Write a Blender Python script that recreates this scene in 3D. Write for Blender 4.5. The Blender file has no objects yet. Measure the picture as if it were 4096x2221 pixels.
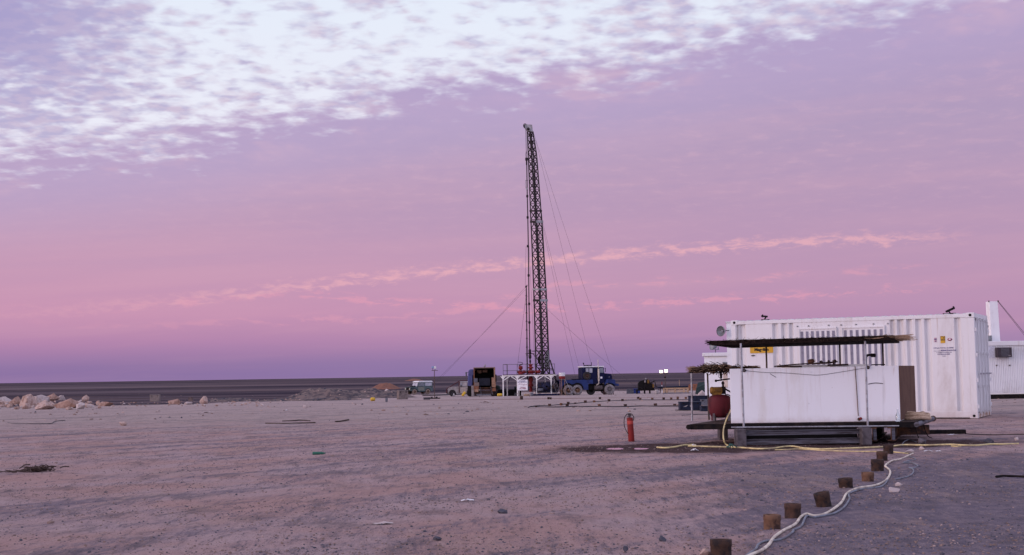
import bpy, bmesh, math, random
from mathutils import Vector, Matrix, noise
from math import radians, sin, cos, pi, atan2, sqrt

random.seed(7)
SC = bpy.context.scene
COL = SC.collection

# ------------------------------------------------------------------ camera
FPX = 5300.0                      # focal length in pixels of the 4096 px wide photograph
CAMZ = 1.19
ROLL = 0.0157
PITCH = math.atan(390.3 / FPX)
Xv = Vector((1, 0, 0))
Fv = Vector((0, cos(PITCH), sin(PITCH)))
Zc = Vector((0, -sin(PITCH), cos(PITCH)))
Rv = Xv * cos(ROLL) - Zc * sin(ROLL)
Uv = Xv * sin(ROLL) + Zc * cos(ROLL)
CAM = Vector((0, 0, CAMZ))
cd = bpy.data.cameras.new('camera')
cam = bpy.data.objects.new('camera', cd)
COL.objects.link(cam)
cd.sensor_width = 36.0
cd.sensor_fit = 'HORIZONTAL'
cd.lens = 36.0 * FPX / 4096.0
cd.clip_start = 0.1
cd.clip_end = 60000
m3 = Matrix((Rv, Uv, -Fv)).transposed()
cam.matrix_world = Matrix.Translation(CAM) @ m3.to_4x4()
SC.camera = cam


def ray(px, py):
    return Fv * FPX + Rv * (px - 2048.0) - Uv * (py - 1110.5)


def W(px, py, d):
    """world point seen at pixel px,py whose distance north is d metres"""
    r = ray(px, py)
    return CAM + r * (d / r.y)


def lin(r, g, b):
    def f(c):
        c /= 255.0
        return c / 12.92 if c <= 0.04045 else ((c + 0.055) / 1.055) ** 2.4
    return (f(r), f(g), f(b))


def azel(px, py):
    r = ray(px, py).normalized()
    return atan2(r.x, r.y), math.asin(r.z)


# ------------------------------------------------------------------ node helper
class NT:
    def __init__(self, tree):
        self.t = tree
        self.n = tree.nodes
        self.l = tree.links

    def sock(self, node_in, v):
        if v is None:
            return
        if hasattr(v, 'is_output') or isinstance(v, bpy.types.NodeSocket):
            self.l.new(v, node_in)
        else:
            if hasattr(node_in, 'default_value'):
                try:
                    node_in.default_value = v
                except Exception:
                    node_in.default_value = (*v, 1.0)

    def m(self, op, a, b=None, c=None, clamp=False):
        n = self.n.new('ShaderNodeMath')
        n.operation = op
        n.use_clamp = clamp
        self.sock(n.inputs[0], a)
        self.sock(n.inputs[1], b)
        self.sock(n.inputs[2], c)
        return n.outputs[0]

    def sstep(self, x, a, b, lo=0.0, hi=1.0):
        n = self.n.new('ShaderNodeMapRange')
        n.interpolation_type = 'SMOOTHSTEP'
        self.sock(n.inputs[0], x)
        for i, v in enumerate((a, b, lo, hi)):
            self.sock(n.inputs[i + 1], v)
        return n.outputs[0]

    def noise(self, vec, scale, detail=4, rough=0.55, dist=0.0, lac=2.0):
        n = self.n.new('ShaderNodeTexNoise')
        n.inputs['Scale'].default_value = scale
        n.inputs['Detail'].default_value = detail
        n.inputs['Roughness'].default_value = rough
        n.inputs['Distortion'].default_value = dist
        n.inputs['Lacunarity'].default_value = lac
        if vec is not None:
            self.l.new(vec, n.inputs['Vector'])
        return n.outputs[0]

    def comb(self, x, y, z=0.0):
        n = self.n.new('ShaderNodeCombineXYZ')
        self.sock(n.inputs[0], x)
        self.sock(n.inputs[1], y)
        self.sock(n.inputs[2], z)
        return n.outputs[0]

    def sep(self, v):
        n = self.n.new('ShaderNodeSeparateXYZ')
        self.l.new(v, n.inputs[0])
        return n.outputs

    def mix(self, fac, a, b, mode='MIX'):
        n = self.n.new('ShaderNodeMix')
        n.data_type = 'RGBA'
        n.blend_type = mode
        n.clamp_factor = True
        self.sock(n.inputs[0], fac)
        for i, v in ((6, a), (7, b)):
            if isinstance(v, tuple):
                n.inputs[i].default_value = (*v[:3], 1.0)
            else:
                self.l.new(v, n.inputs[i])
        return n.outputs[2]

    def ramp(self, fac, stops, interp='LINEAR'):
        n = self.n.new('ShaderNodeValToRGB')
        cr = n.color_ramp
        cr.interpolation = interp
        while len(cr.elements) < len(stops):
            cr.elements.new(0.5)
        for e, (p, c) in zip(cr.elements, stops):
            e.position = p
            e.color = (*c, 1.0)
        self.sock(n.inputs[0], fac)
        return n.outputs[0]

    def curve(self, fac, pts):
        n = self.n.new('ShaderNodeFloatCurve')
        c = n.mapping.curves[0]
        n.mapping.use_clip = False
        while len(c.points) < len(pts):
            c.points.new(0.5, 0.5)
        for p, (x, y) in zip(c.points, pts):
            p.location = (x, y)
            p.handle_type = 'AUTO'
        n.mapping.update()
        self.sock(n.inputs['Value'], fac)
        return n.outputs[0]


# ------------------------------------------------------------------ world: dusk sky with a cloud bank
SUN_DIR = Vector((-0.95, -0.27, 0.17)).normalized()       # towards the glow, behind the camera on the left
world = bpy.data.worlds.new('World')
SC.world = world
world.use_nodes = True
wt = NT(world.node_tree)
wt.n.clear()
tc = wt.n.new('ShaderNodeTexCoord')
D = tc.outputs['Generated']
dx, dy, dz = wt.sep(D)
az = wt.m('ARCTAN2', dx, dy)
el = wt.m('ARCSINE', dz)
zz = wt.m('ADD', wt.m('MAXIMUM', dz, 0.0), 0.14)
P = wt.comb(wt.m('DIVIDE', dx, zz), wt.m('DIVIDE', dy, zz), 0.0)
AE = wt.comb(wt.m('MULTIPLY', az, 1.0), wt.m('MULTIPLY', el, 6.0), 0.0)
azn = wt.m('MULTIPLY_ADD', az, 1.25, 0.5)                 # -0.4..0.4 rad -> 0..1
# lavender-pink gradient of the bank
grad = wt.ramp(wt.m('MULTIPLY', el, 2.5), [
    (0.0, lin(134, 112, 164)), (0.028, lin(144, 117, 166)), (0.070, lin(178, 132, 175)), (0.120, lin(199, 146, 181)),
    (0.20, lin(199, 152, 184)), (0.32, lin(191, 156, 188)), (0.45, lin(187, 163, 196)), (0.60, lin(182, 164, 203)),
    (0.75, lin(173, 162, 205)), (1.0, lin(160, 153, 204))])
side = wt.sstep(az, -0.35, 0.40)
grad = wt.mix(wt.m('MULTIPLY', side, 0.42), grad, lin(164, 141, 180))
# faint soft bands inside the bank
b1 = wt.noise(wt.comb(wt.m('MULTIPLY', az, 3.0), wt.m('MULTIPLY_ADD', az, -2.2, wt.m('MULTIPLY', el, 46.0)), 0.0), 1.0, 4, 0.55, 0.3)
grad = wt.mix(wt.m('MULTIPLY', wt.sstep(b1, 0.42, 0.75), 0.16), grad, lin(224, 172, 190))
grad = wt.mix(wt.m('MULTIPLY', wt.sstep(b1, 0.55, 0.25), 0.10), grad, lin(160, 142, 186))
rip = wt.noise(P, 15.0, 4, 0.6, 0.2)
ripf = wt.sstep(el, 0.06, 0.17)
grad = wt.mix(wt.m('MULTIPLY', wt.m('MULTIPLY', wt.sstep(rip, 0.50, 0.74), ripf), 0.20), grad, lin(226, 182, 200))
grad = wt.mix(wt.m('MULTIPLY', wt.m('MULTIPLY', wt.sstep(rip, 0.50, 0.28), ripf), 0.13), grad, lin(158, 138, 184))
# bright opening above the bank
bpts = [(-60, 655), (300, 622), (700, 570), (1100, 500), (1500, 410), (2000, 335), (2500, 285), (3000, 180), (3500, 75), (4150, -75)]
pts = []
for p in bpts:
    a, e = azel(*p)
    pts.append((a * 1.25 + 0.5, e * 2.5))
bnd = wt.m('MULTIPLY', wt.curve(azn, pts), 0.4)
n1 = wt.noise(P, 16.0, 3, 0.52, 0.15)
n2 = wt.noise(P, 4.2, 3, 0.5, 0.0)
over = wt.m('SUBTRACT', el, bnd)                           # height above the edge of the bank, rad
edge = wt.m('ADD', over, wt.m('MULTIPLY', wt.m('ADD', wt.m('SUBTRACT', n1, 0.5), wt.m('MULTIPLY', wt.m('SUBTRACT', n2, 0.5), 0.6)), 0.085))
opening = wt.sstep(edge, -0.014, 0.024)
# broken altocumulus in the opening
tl = wt.m('MULTIPLY', wt.sstep(az, -0.20, -0.40), wt.sstep(el, 0.13, 0.26))
near_edge = wt.sstep(over, 0.055, 0.0)
rdense = wt.m('MULTIPLY', wt.sstep(az, -0.03, 0.14), 0.06)
thr = wt.m('SUBTRACT', 0.535, wt.m('ADD', wt.m('ADD', wt.m('MULTIPLY', tl, 0.25), rdense), wt.m('MULTIPLY', near_edge, 0.05)))
n3 = wt.noise(P, 15.0, 3, 0.52, 0.15)
vw = wt.n.new('ShaderNodeTexVoronoi')
vw.feature = 'SMOOTH_F1'
vw.inputs['Scale'].default_value = 23.0
vw.inputs['Smoothness'].default_value = 0.6
vadd = wt.n.new('ShaderNodeVectorMath')
vadd.operation = 'ADD'
wt.l.new(P, vadd.inputs[0])
nw = wt.noise(P, 8.0, 3, 0.6, 0.0)
wt.l.new(wt.comb(wt.m('MULTIPLY', nw, 0.10), wt.m('MULTIPLY', n1, 0.12), 0.0), vadd.inputs[1])
wt.l.new(vadd.outputs[0], vw.inputs['Vector'])
cell = wt.m('SUBTRACT', 0.82, wt.m('MULTIPLY', vw.outputs['Distance'], 0.85))
n3 = wt.m('ADD', wt.m('MULTIPLY', n3, 0.66), wt.m('MULTIPLY', cell, 0.34))
nn = wt.m('ADD', wt.m('MULTIPLY', n3, 0.70), wt.m('MULTIPLY', n2, 0.30))
puff = wt.sstep(wt.m('SUBTRACT', nn, thr), -0.10, 0.13)
white = wt.ramp(wt.m('MULTIPLY', el, 2.5), [(0.35, lin(240, 236, 249)), (0.7, lin(231, 238, 252))])
sky_hi = wt.mix(wt.m('MULTIPLY', puff, 0.78), white, wt.mix(wt.sstep(wt.noise(P, 26.0, 3, 0.5), 0.38, 0.62), lin(178, 166, 206), lin(205, 184, 210)))
sky_hi = wt.mix(wt.m('MULTIPLY', wt.m('MULTIPLY', tl, puff), 0.75), sky_hi, lin(160, 149, 200))
grad = wt.mix(wt.m('MULTIPLY', wt.sstep(over, -0.075, -0.004), 0.62), grad, lin(184, 165, 206))
front = wt.mix(opening, grad, sky_hi)
# pink rims where the bank thins out under the edge
rim = wt.m('MULTIPLY', wt.sstep(over, -0.035, -0.008), wt.sstep(over, 0.010, -0.004))
rim = wt.m('MULTIPLY', rim, wt.sstep(wt.noise(P, 3.0, 4, 0.6, 0.2), 0.50, 0.66))
front = wt.mix(wt.m("MULTIPLY", rim, 0.30), front, lin(238, 192, 202))


def streak(front, ppts, width, amount, rgb, freq, lo=0.44, hi=0.60):
    q = []
    for p in ppts:
        a, e = azel(*p)
        q.append((a * 1.25 + 0.5, e * 5.0))
    c = wt.m('MULTIPLY', wt.curve(azn, q), 0.2)
    dn = wt.noise(wt.comb(wt.m('MULTIPLY', az, freq), wt.m('MULTIPLY', el, freq * 2.2), 0.0), 1.0, 4, 0.65, 0.6)
    dd = wt.m('ADD', wt.m('SUBTRACT', el, c), wt.m('MULTIPLY', wt.m('SUBTRACT', dn, 0.5), width * 3.0))
    g = wt.m('MULTIPLY', wt.sstep(dd, -width, -width * 0.15), wt.sstep(dd, width * 1.2, 0.0))
    g = wt.m('MULTIPLY', g, wt.sstep(wt.noise(wt.comb(wt.m('MULTIPLY', az, freq * 0.8), wt.m('MULTIPLY', el, freq * 3.0), 3.0), 1.0, 4, 0.65, 0.3), lo, hi))
    g = wt.m('MULTIPLY', g, wt.sstep(az, -0.40, -0.06, 0.12, 1.0))
    g = wt.m('MULTIPLY', g, wt.sstep(az, 0.36, 0.26))
    return wt.mix(wt.m('MULTIPLY', g, amount), front, rgb)


front = streak(front, [(-40, 1255), (600, 1215), (1250, 1140), (1500, 1112), (2000, 1062), (2600, 1008), (3200, 970), (4000, 938)], 0.0058, 0.68, lin(238, 178, 190), 75.0, 0.38, 0.62)
front = streak(front, [(-40, 1225), (500, 1232), (1100, 1180), (1600, 1210), (2200, 1235), (2900, 1195), (3400, 1170), (4000, 1120)], 0.0045, 0.50, lin(234, 160, 184), 60.0, 0.46, 0.60)
front = streak(front, [(-40, 1290), (600, 1300), (1300, 1275), (1700, 1270), (2200, 1150), (2800, 1120), (3400, 1090), (4000, 1040)], 0.004, 0.40, lin(232, 162, 184), 50.0, 0.46, 0.62)
# back half of the sky, towards the glow of the sun
glow = wt.n.new('ShaderNodeVectorMath')
glow.operation = 'DOT_PRODUCT'
wt.l.new(D, glow.inputs[0])
glow.inputs[1].default_value = SUN_DIR
gl = wt.sstep(glow.outputs['Value'], 0.2, 1.0)
back = wt.mix(gl, (1.20, 1.18, 1.68), (2.0, 1.70, 2.05))
top = wt.sstep(el, 0.30, 0.9)
back = wt.mix(top, back, (0.74, 0.77, 1.08))
fm = wt.sstep(dy, 0.15, 0.80)
fm = wt.m('MULTIPLY', fm, wt.sstep(el, 0.75, 0.42))
skyc = wt.mix(fm, back, front)
bg1 = wt.n.new('ShaderNodeBackground')
wt.l.new(skyc, bg1.inputs[0])
bg1.inputs[1].default_value = 0.97
nis = wt.n.new('ShaderNodeTexSky')
nis.sky_type = 'NISHITA'
nis.sun_disc = False
nis.sun_elevation = radians(1.5)
nis.sun_rotation = atan2(SUN_DIR.x, SUN_DIR.y)
bg2 = wt.n.new('ShaderNodeBackground')
wt.l.new(nis.outputs[0], bg2.inputs[0])
bg2.inputs[1].default_value = 0.02
ad = wt.n.new('ShaderNodeAddShader')
wt.l.new(bg1.outputs[0], ad.inputs[0])
wt.l.new(bg2.outputs[0], ad.inputs[1])
wo = wt.n.new('ShaderNodeOutputWorld')
wt.l.new(ad.outputs[0], wo.inputs[0])

# low warm afterglow as a very soft sun
sl = bpy.data.lights.new('sun', 'SUN')
sl.energy = 1.05
sl.angle = radians(16)
sl.color = (1.0, 0.74, 0.66)
so = bpy.data.objects.new('sun', sl)
COL.objects.link(so)
so.rotation_euler = SUN_DIR.to_track_quat('Z', 'Y').to_euler()
so.location = (-20, -20, 30)

SC.view_settings.view_transform = 'Standard'
SC.view_settings.look = 'None'
SC.view_settings.exposure = 0.0
SC.view_settings.gamma = 1.0

# ------------------------------------------------------------------ materials
MATS = {}


def mat(name, c, rough=0.7, c2=None, scale=6.0, lo=0.42, hi=0.62, metal=0.0, bump=0.0, bscale=40.0, stretch=None, amt=1.0, spec=0.12):
    if name in MATS:
        return MATS[name]
    m = bpy.data.materials.new(name)
    m.use_nodes = True
    t = NT(m.node_tree)
    p = t.n['Principled BSDF']
    p.inputs['Roughness'].default_value = rough
    p.inputs['Metallic'].default_value = metal
    p.inputs['Specular IOR Level'].default_value = spec
    co = t.n.new('ShaderNodeTexCoord').outputs['Object']
    if stretch:
        mp = t.n.new('ShaderNodeMapping')
        mp.inputs['Scale'].default_value = stretch
        t.l.new(co, mp.inputs[0])
        co = mp.outputs[0]
    if c2 is None:
        c2 = tuple(v * 0.78 for v in c)
    n = t.noise(co, scale, 6, 0.65, 0.2)
    col = t.mix(t.m('MULTIPLY', t.sstep(n, lo, hi), amt), c, c2)
    t.l.new(col, p.inputs['Base Color'])
    if bump > 0:
        b = t.n.new('ShaderNodeBump')
        b.inputs['Strength'].default_value = bump
        b.inputs['Distance'].default_value = 0.02
        t.l.new(t.noise(co, bscale, 5, 0.6), b.inputs['Height'])
        t.l.new(b.outputs[0], p.inputs['Normal'])
    MATS[name] = m
    return m


def emat(name, c, s):
    m = bpy.data.materials.new(name)
    m.use_nodes = True
    p = m.node_tree.nodes['Principled BSDF']
    p.inputs['Base Color'].default_value = (*c, 1)
    p.inputs['Emission Color'].default_value = (*c, 1)
    p.inputs['Emission Strength'].default_value = s
    MATS[name] = m
    return m


M_WHITE = mat('white paint', (0.60, 0.585, 0.59), 0.5, (0.46, 0.42, 0.40), 1.6, 0.50, 0.78, bump=0.05, bscale=9, stretch=(1, 1, 0.35))
M_TANK = mat('white tank paint', (0.76, 0.74, 0.75), 0.45, (0.68, 0.64, 0.61), 1.5, 0.5, 0.75, bump=0.04, bscale=6, stretch=(2, 2, 0.4))
_t = NT(M_TANK.node_tree)
_p = _t.n['Principled BSDF']
_old = _p.inputs['Base Color'].links[0].from_socket
_co = _t.n.new('ShaderNodeTexCoord').outputs['Object']
_x, _y, _z = _t.sep(_co)
_st = _t.noise(_t.comb(_t.m('MULTIPLY', _x, 9.0), 0.0, _t.m('MULTIPLY', _z, 0.7)), 1.0, 5, 0.6, 0.1)
_c = _t.mix(_t.m('MULTIPLY', _t.sstep(_st, 0.56, 0.74), 0.40), _old, (0.55, 0.47, 0.43))
_sp = _t.noise(_co, 26.0, 3, 0.6)
_c = _t.mix(_t.m('MULTIPLY', _t.sstep(_sp, 0.70, 0.76), 0.55), _c, (0.30, 0.17, 0.11))
_rn = _t.noise(_t.comb(_t.m('MULTIPLY', _x, 22.0), 0.0, _t.m('MULTIPLY', _z, 1.6)), 1.0, 4, 0.6)
_rz = _t.m('MULTIPLY', _t.sstep(_rn, 0.55, 0.68), _t.sstep(_z, 0.62, 0.90))
_c = _t.mix(_t.m('MULTIPLY', _rz, 0.42), _c, (0.42, 0.27, 0.19))
_dn = _t.noise(_co, 5.0, 5, 0.7)
_dz = _t.sstep(_t.m('ADD', _z, _t.m('MULTIPLY', _dn, 0.22)), 0.24, 0.04)
_c = _t.mix(_t.m('MULTIPLY', _dz, 0.5), _c, (0.42, 0.32, 0.28))
_t.l.new(_c, _p.inputs['Base Color'])
M_WHITE_OLD = mat('chipped white paint', (0.66, 0.63, 0.60), 0.6, (0.28, 0.16, 0.10), 5, 0.60, 0.72)
M_SIDING = mat('white siding', (0.68, 0.67, 0.68), 0.5, (0.58, 0.56, 0.56), 1.2, 0.48, 0.7)
for _m, _h in ((M_WHITE, 2.5), (M_SIDING, 2.4)):
    _t = NT(_m.node_tree)
    _p = _t.n['Principled BSDF']
    _old = _p.inputs['Base Color'].links[0].from_socket
    _co = _t.n.new('ShaderNodeTexCoord').outputs['Object']
    _x, _y, _z = _t.sep(_co)
    _rn = _t.noise(_t.comb(_t.m('MULTIPLY', _x, 14.0), _t.m('MULTIPLY', _y, 14.0), _t.m('MULTIPLY', _z, 0.6)), 1.0, 5, 0.65)
    _rz = _t.m('MULTIPLY', _t.sstep(_rn, 0.55, 0.72), _t.sstep(_z, 0.6, _h))
    _c = _t.mix(_t.m('MULTIPLY', _rz, 0.50), _old, (0.36, 0.25, 0.19))
    _dn = _t.noise(_co, 4.0, 5, 0.7)
    _dz = _t.sstep(_t.m('ADD', _z, _t.m('MULTIPLY', _dn, 0.5)), 0.62, 0.14)
    _c = _t.mix(_t.m('MULTIPLY', _dz, 0.55), _c, (0.36, 0.28, 0.25))
    _sp = _t.noise(_co, 18.0, 4, 0.65)
    _c = _t.mix(_t.m('MULTIPLY', _t.sstep(_sp, 0.69, 0.74), 0.6), _c, (0.26, 0.15, 0.10))
    _t.l.new(_c, _p.inputs['Base Color'])
M_ROOF = mat('grey roof sheet', (0.42, 0.43, 0.46), 0.5, (0.33, 0.32, 0.33))
M_BLACK = mat('black steel', (0.010, 0.009, 0.010), 0.8, (0.022, 0.016, 0.014), 9, spec=0.04)
M_RUSTDK = mat('dark rusty steel', (0.055, 0.032, 0.024), 0.8, (0.022, 0.017, 0.018), 14, bump=0.3, bscale=60)
M_RUST = mat('rusty steel', (0.155, 0.070, 0.038), 0.85, (0.040, 0.027, 0.026), 5, 0.40, 0.62, bump=0.3, bscale=50)
M_RUSTLT = mat('tan rusty steel', (0.145, 0.080, 0.052), 0.85, (0.048, 0.029, 0.025), 11, bump=0.3, bscale=60)
M_RUSTMID = mat('brown rusty steel', (0.078, 0.043, 0.032), 0.85, (0.035, 0.024, 0.022), 12, bump=0.3, bscale=60)
M_BEAM = mat('worn grey beam', (0.115, 0.108, 0.130), 0.6, (0.048, 0.040, 0.044), 4, stretch=(0.5, 1, 6), bump=0.1)
M_CONC = mat('grey block', (0.100, 0.086, 0.094), 0.9, (0.060, 0.050, 0.054), 8, bump=0.4, bscale=40)
M_GALV = mat('galvanised tube', (0.33, 0.33, 0.36), 0.45, (0.22, 0.20, 0.21), 15, metal=0.3)
M_DKPOST = mat('dark post paint', (0.055, 0.042, 0.040), 0.7, (0.11, 0.07, 0.05), 9)
M_BROWN = mat('brown board', (0.135, 0.080, 0.060), 0.9, (0.110, 0.064, 0.050), 3, spec=0.02)
M_STRAW = mat('dark thatch', (0.022, 0.014, 0.012), 0.95, (0.010, 0.007, 0.006), 30, spec=0.02)
M_STRAWLT = mat('dry straw', (0.30, 0.20, 0.13), 0.95, (0.17, 0.10, 0.065), 24)
M_STRAWPALE = mat('pale straw', (0.50, 0.36, 0.25), 0.95, (0.36, 0.24, 0.16), 40, bump=0.6, bscale=70)
M_RED = mat('red paint', (0.20, 0.020, 0.022), 0.55, (0.11, 0.018, 0.018), 6, bump=0.05)
M_REDDK = mat('dull red paint', (0.088, 0.013, 0.019), 0.6, (0.052, 0.010, 0.014), 4)
M_REDEXT = mat('extinguisher red', (0.195, 0.020, 0.018), 0.6, (0.14, 0.018, 0.017), 8)
M_YEL = mat('yellow plastic', (0.52, 0.33, 0.04), 0.5, (0.38, 0.23, 0.03), 5)
M_SIGNYEL = mat('yellow sign', (0.52, 0.30, 0.035), 0.5, (0.46, 0.26, 0.03), 5)
M_OCHRE = mat('ochre machine paint', (0.22, 0.115, 0.025), 0.5, (0.10, 0.055, 0.02), 9)
M_HOSE = mat('yellow hose', (0.58, 0.47, 0.23), 0.6, (0.36, 0.28, 0.16), 7)
M_CREAM = mat('cream hose', (0.60, 0.52, 0.42), 0.6, (0.36, 0.29, 0.24), 9)
M_CABLE = mat('grey cable', (0.17, 0.18, 0.21), 0.55, (0.11, 0.105, 0.12), 6)
M_DKCABLE = mat('dark cable', (0.05, 0.045, 0.052), 0.6)
M_GREENROPE = mat('green rope', (0.045, 0.10, 0.085), 0.8)
M_BLUE = mat('blue truck paint', (0.008, 0.009, 0.038), 0.75, (0.006, 0.007, 0.026), 1.6, 0.42, 0.65)
M_BLUELT = mat('faded blue paint', (0.020, 0.034, 0.115), 0.6, (0.016, 0.022, 0.075), 2.0)
M_BLUEGREY = mat('blue grey tarpaulin', (0.085, 0.09, 0.19), 0.8, (0.040, 0.045, 0.14), 3, stretch=(3, 3, 0.6))
M_CRATEBLUE = mat('navy crate', (0.015, 0.020, 0.040), 0.6, (0.010, 0.012, 0.022), 6)
M_BLUECRATE = mat('blue crate', (0.025, 0.04, 0.16), 0.6)
M_TYRE = mat('dusty tyre', (0.21, 0.185, 0.185), 0.9, (0.12, 0.105, 0.108), 5, bump=0.3)
M_TYREDK = mat('black tyre', (0.022, 0.02, 0.022), 0.85, (0.04, 0.034, 0.032), 8)
M_TYRETAN = mat('sandy tyre', (0.26, 0.19, 0.15), 0.9, (0.13, 0.10, 0.085), 5)
M_RIM = mat('rusty hub', (0.20, 0.11, 0.068), 0.7, (0.08, 0.05, 0.04), 6)
M_GLASS = mat('window glass', (0.10, 0.115, 0.13), 0.08, (0.14, 0.15, 0.17), 2, spec=0.6)
M_GLASSLT = mat('pale window glass', (0.34, 0.33, 0.37), 0.12, (0.24, 0.24, 0.27), 3, spec=0.6)
M_GREEN = mat('grey green car paint', (0.085, 0.115, 0.115), 0.5, (0.060, 0.080, 0.082), 3)
M_GREENLT = mat('pale green panel', (0.17, 0.175, 0.145), 0.55)
M_PALE = mat('dusty pale grey paint', (0.29, 0.26, 0.255), 0.55, (0.20, 0.175, 0.17), 3)
M_MAROON = mat('maroon tube', (0.085, 0.022, 0.026), 0.6)
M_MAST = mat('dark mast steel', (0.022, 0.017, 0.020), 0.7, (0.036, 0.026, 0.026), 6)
M_MASTLT = mat('light mast sheet', (0.32, 0.31, 0.32), 0.6, (0.20, 0.19, 0.19), 3)
M_WIRE = mat('steel wire', (0.045, 0.038, 0.045), 0.6)
M_SIGNWHITE = mat('white sign board', (0.74, 0.71, 0.72), 0.5, (0.68, 0.64, 0.64), 4)
M_INK = mat('black lettering', (0.022, 0.018, 0.020), 0.6)
M_INKBLUE = mat('blue lettering', (0.10, 0.085, 0.20), 0.6)
M_INKRED = mat('red lettering', (0.25, 0.045, 0.085), 0.6)
M_OLIVE = mat('olive sticker', (0.14, 0.10, 0.03), 0.5)
M_TAN = mat('tan panel', (0.32, 0.19, 0.125), 0.8, (0.21, 0.115, 0.080), 4)
M_TANRED = mat('red brown panel', (0.22, 0.095, 0.055), 0.8, (0.13, 0.06, 0.04), 4)
M_GREYBOX = mat('grey box', (0.115, 0.115, 0.135), 0.7, (0.075, 0.072, 0.085), 6)
M_SOOT_SHADE = mat('soot and shade black sheet', (0.012, 0.010, 0.010), 0.9)
M_ROCK = mat('pink tan rock', (0.38, 0.272, 0.235), 0.95, (0.24, 0.155, 0.125), 2.4, bump=0.5, bscale=9)
M_ROCKRED = mat('reddish rock', (0.31, 0.20, 0.162), 0.95, (0.20, 0.115, 0.085), 2.4, bump=0.5, bscale=9)
M_ROCKPALE = mat('pale rock', (0.40, 0.325, 0.31), 0.95, (0.30, 0.24, 0.22), 4, bump=0.5, bscale=14)
M_ROCKDK = mat('dark stone', (0.055, 0.055, 0.072), 0.85, (0.085, 0.078, 0.09), 8, bump=0.4, bscale=30)
M_PEBBLE = mat('sand pebble', (0.21, 0.145, 0.125), 0.95, (0.15, 0.105, 0.09), 3)
M_PEBBLE2 = mat('pale pebble', (0.32, 0.235, 0.215), 0.95, (0.22, 0.165, 0.16), 3)
M_REDDIRT = mat('red dirt', (0.20, 0.085, 0.055), 0.95, (0.13, 0.06, 0.045), 1.2, bump=0.4, bscale=4)
M_BERM = mat('dirt spoil', (0.150, 0.108, 0.098), 0.95, (0.058, 0.045, 0.050), 1.1, bump=0.5, bscale=3)
M_PALLET = mat('pallet wood', (0.40, 0.27, 0.17), 0.85, (0.27, 0.175, 0.11), 6)
M_TWIG = mat('dead twigs', (0.060, 0.040, 0.034), 0.9)
M_PAPER = mat('white litter', (0.66, 0.63, 0.64), 0.8, (0.48, 0.45, 0.45), 20)
M_BOTTLEGREEN = mat('green plastic', (0.03, 0.11, 0.075), 0.4)
M_TENT = mat('dark green tarpaulin', (0.018, 0.030, 0.030), 0.8)
M_PUDDLE = mat('muddy puddle', (0.06, 0.04, 0.034), 0.05, spec=0.8)
M_LAMPGREY = mat('grey lamp housing', (0.20, 0.21, 0.22), 0.35, (0.12, 0.125, 0.13), 6, metal=0.3)
M_LAMPWHITE = mat('white lamp housing', (0.62, 0.62, 0.60), 0.4)
M_LAMPBLUE = mat('blue lamp housing', (0.22, 0.30, 0.45), 0.4)
M_LIT = emat('lit floodlight lens', (1.0, 0.86, 0.66), 3.2)
mg = bpy.data.materials.new('clear bottle glass')
mg.use_nodes = True
_p = mg.node_tree.nodes['Principled BSDF']
_p.inputs['Base Color'].default_value = (0.8, 0.88, 0.9, 1)
_p.inputs['Transmission Weight'].default_value = 0.85
_p.inputs['Roughness'].default_value = 0.05
M_CLEAR = mg


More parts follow.
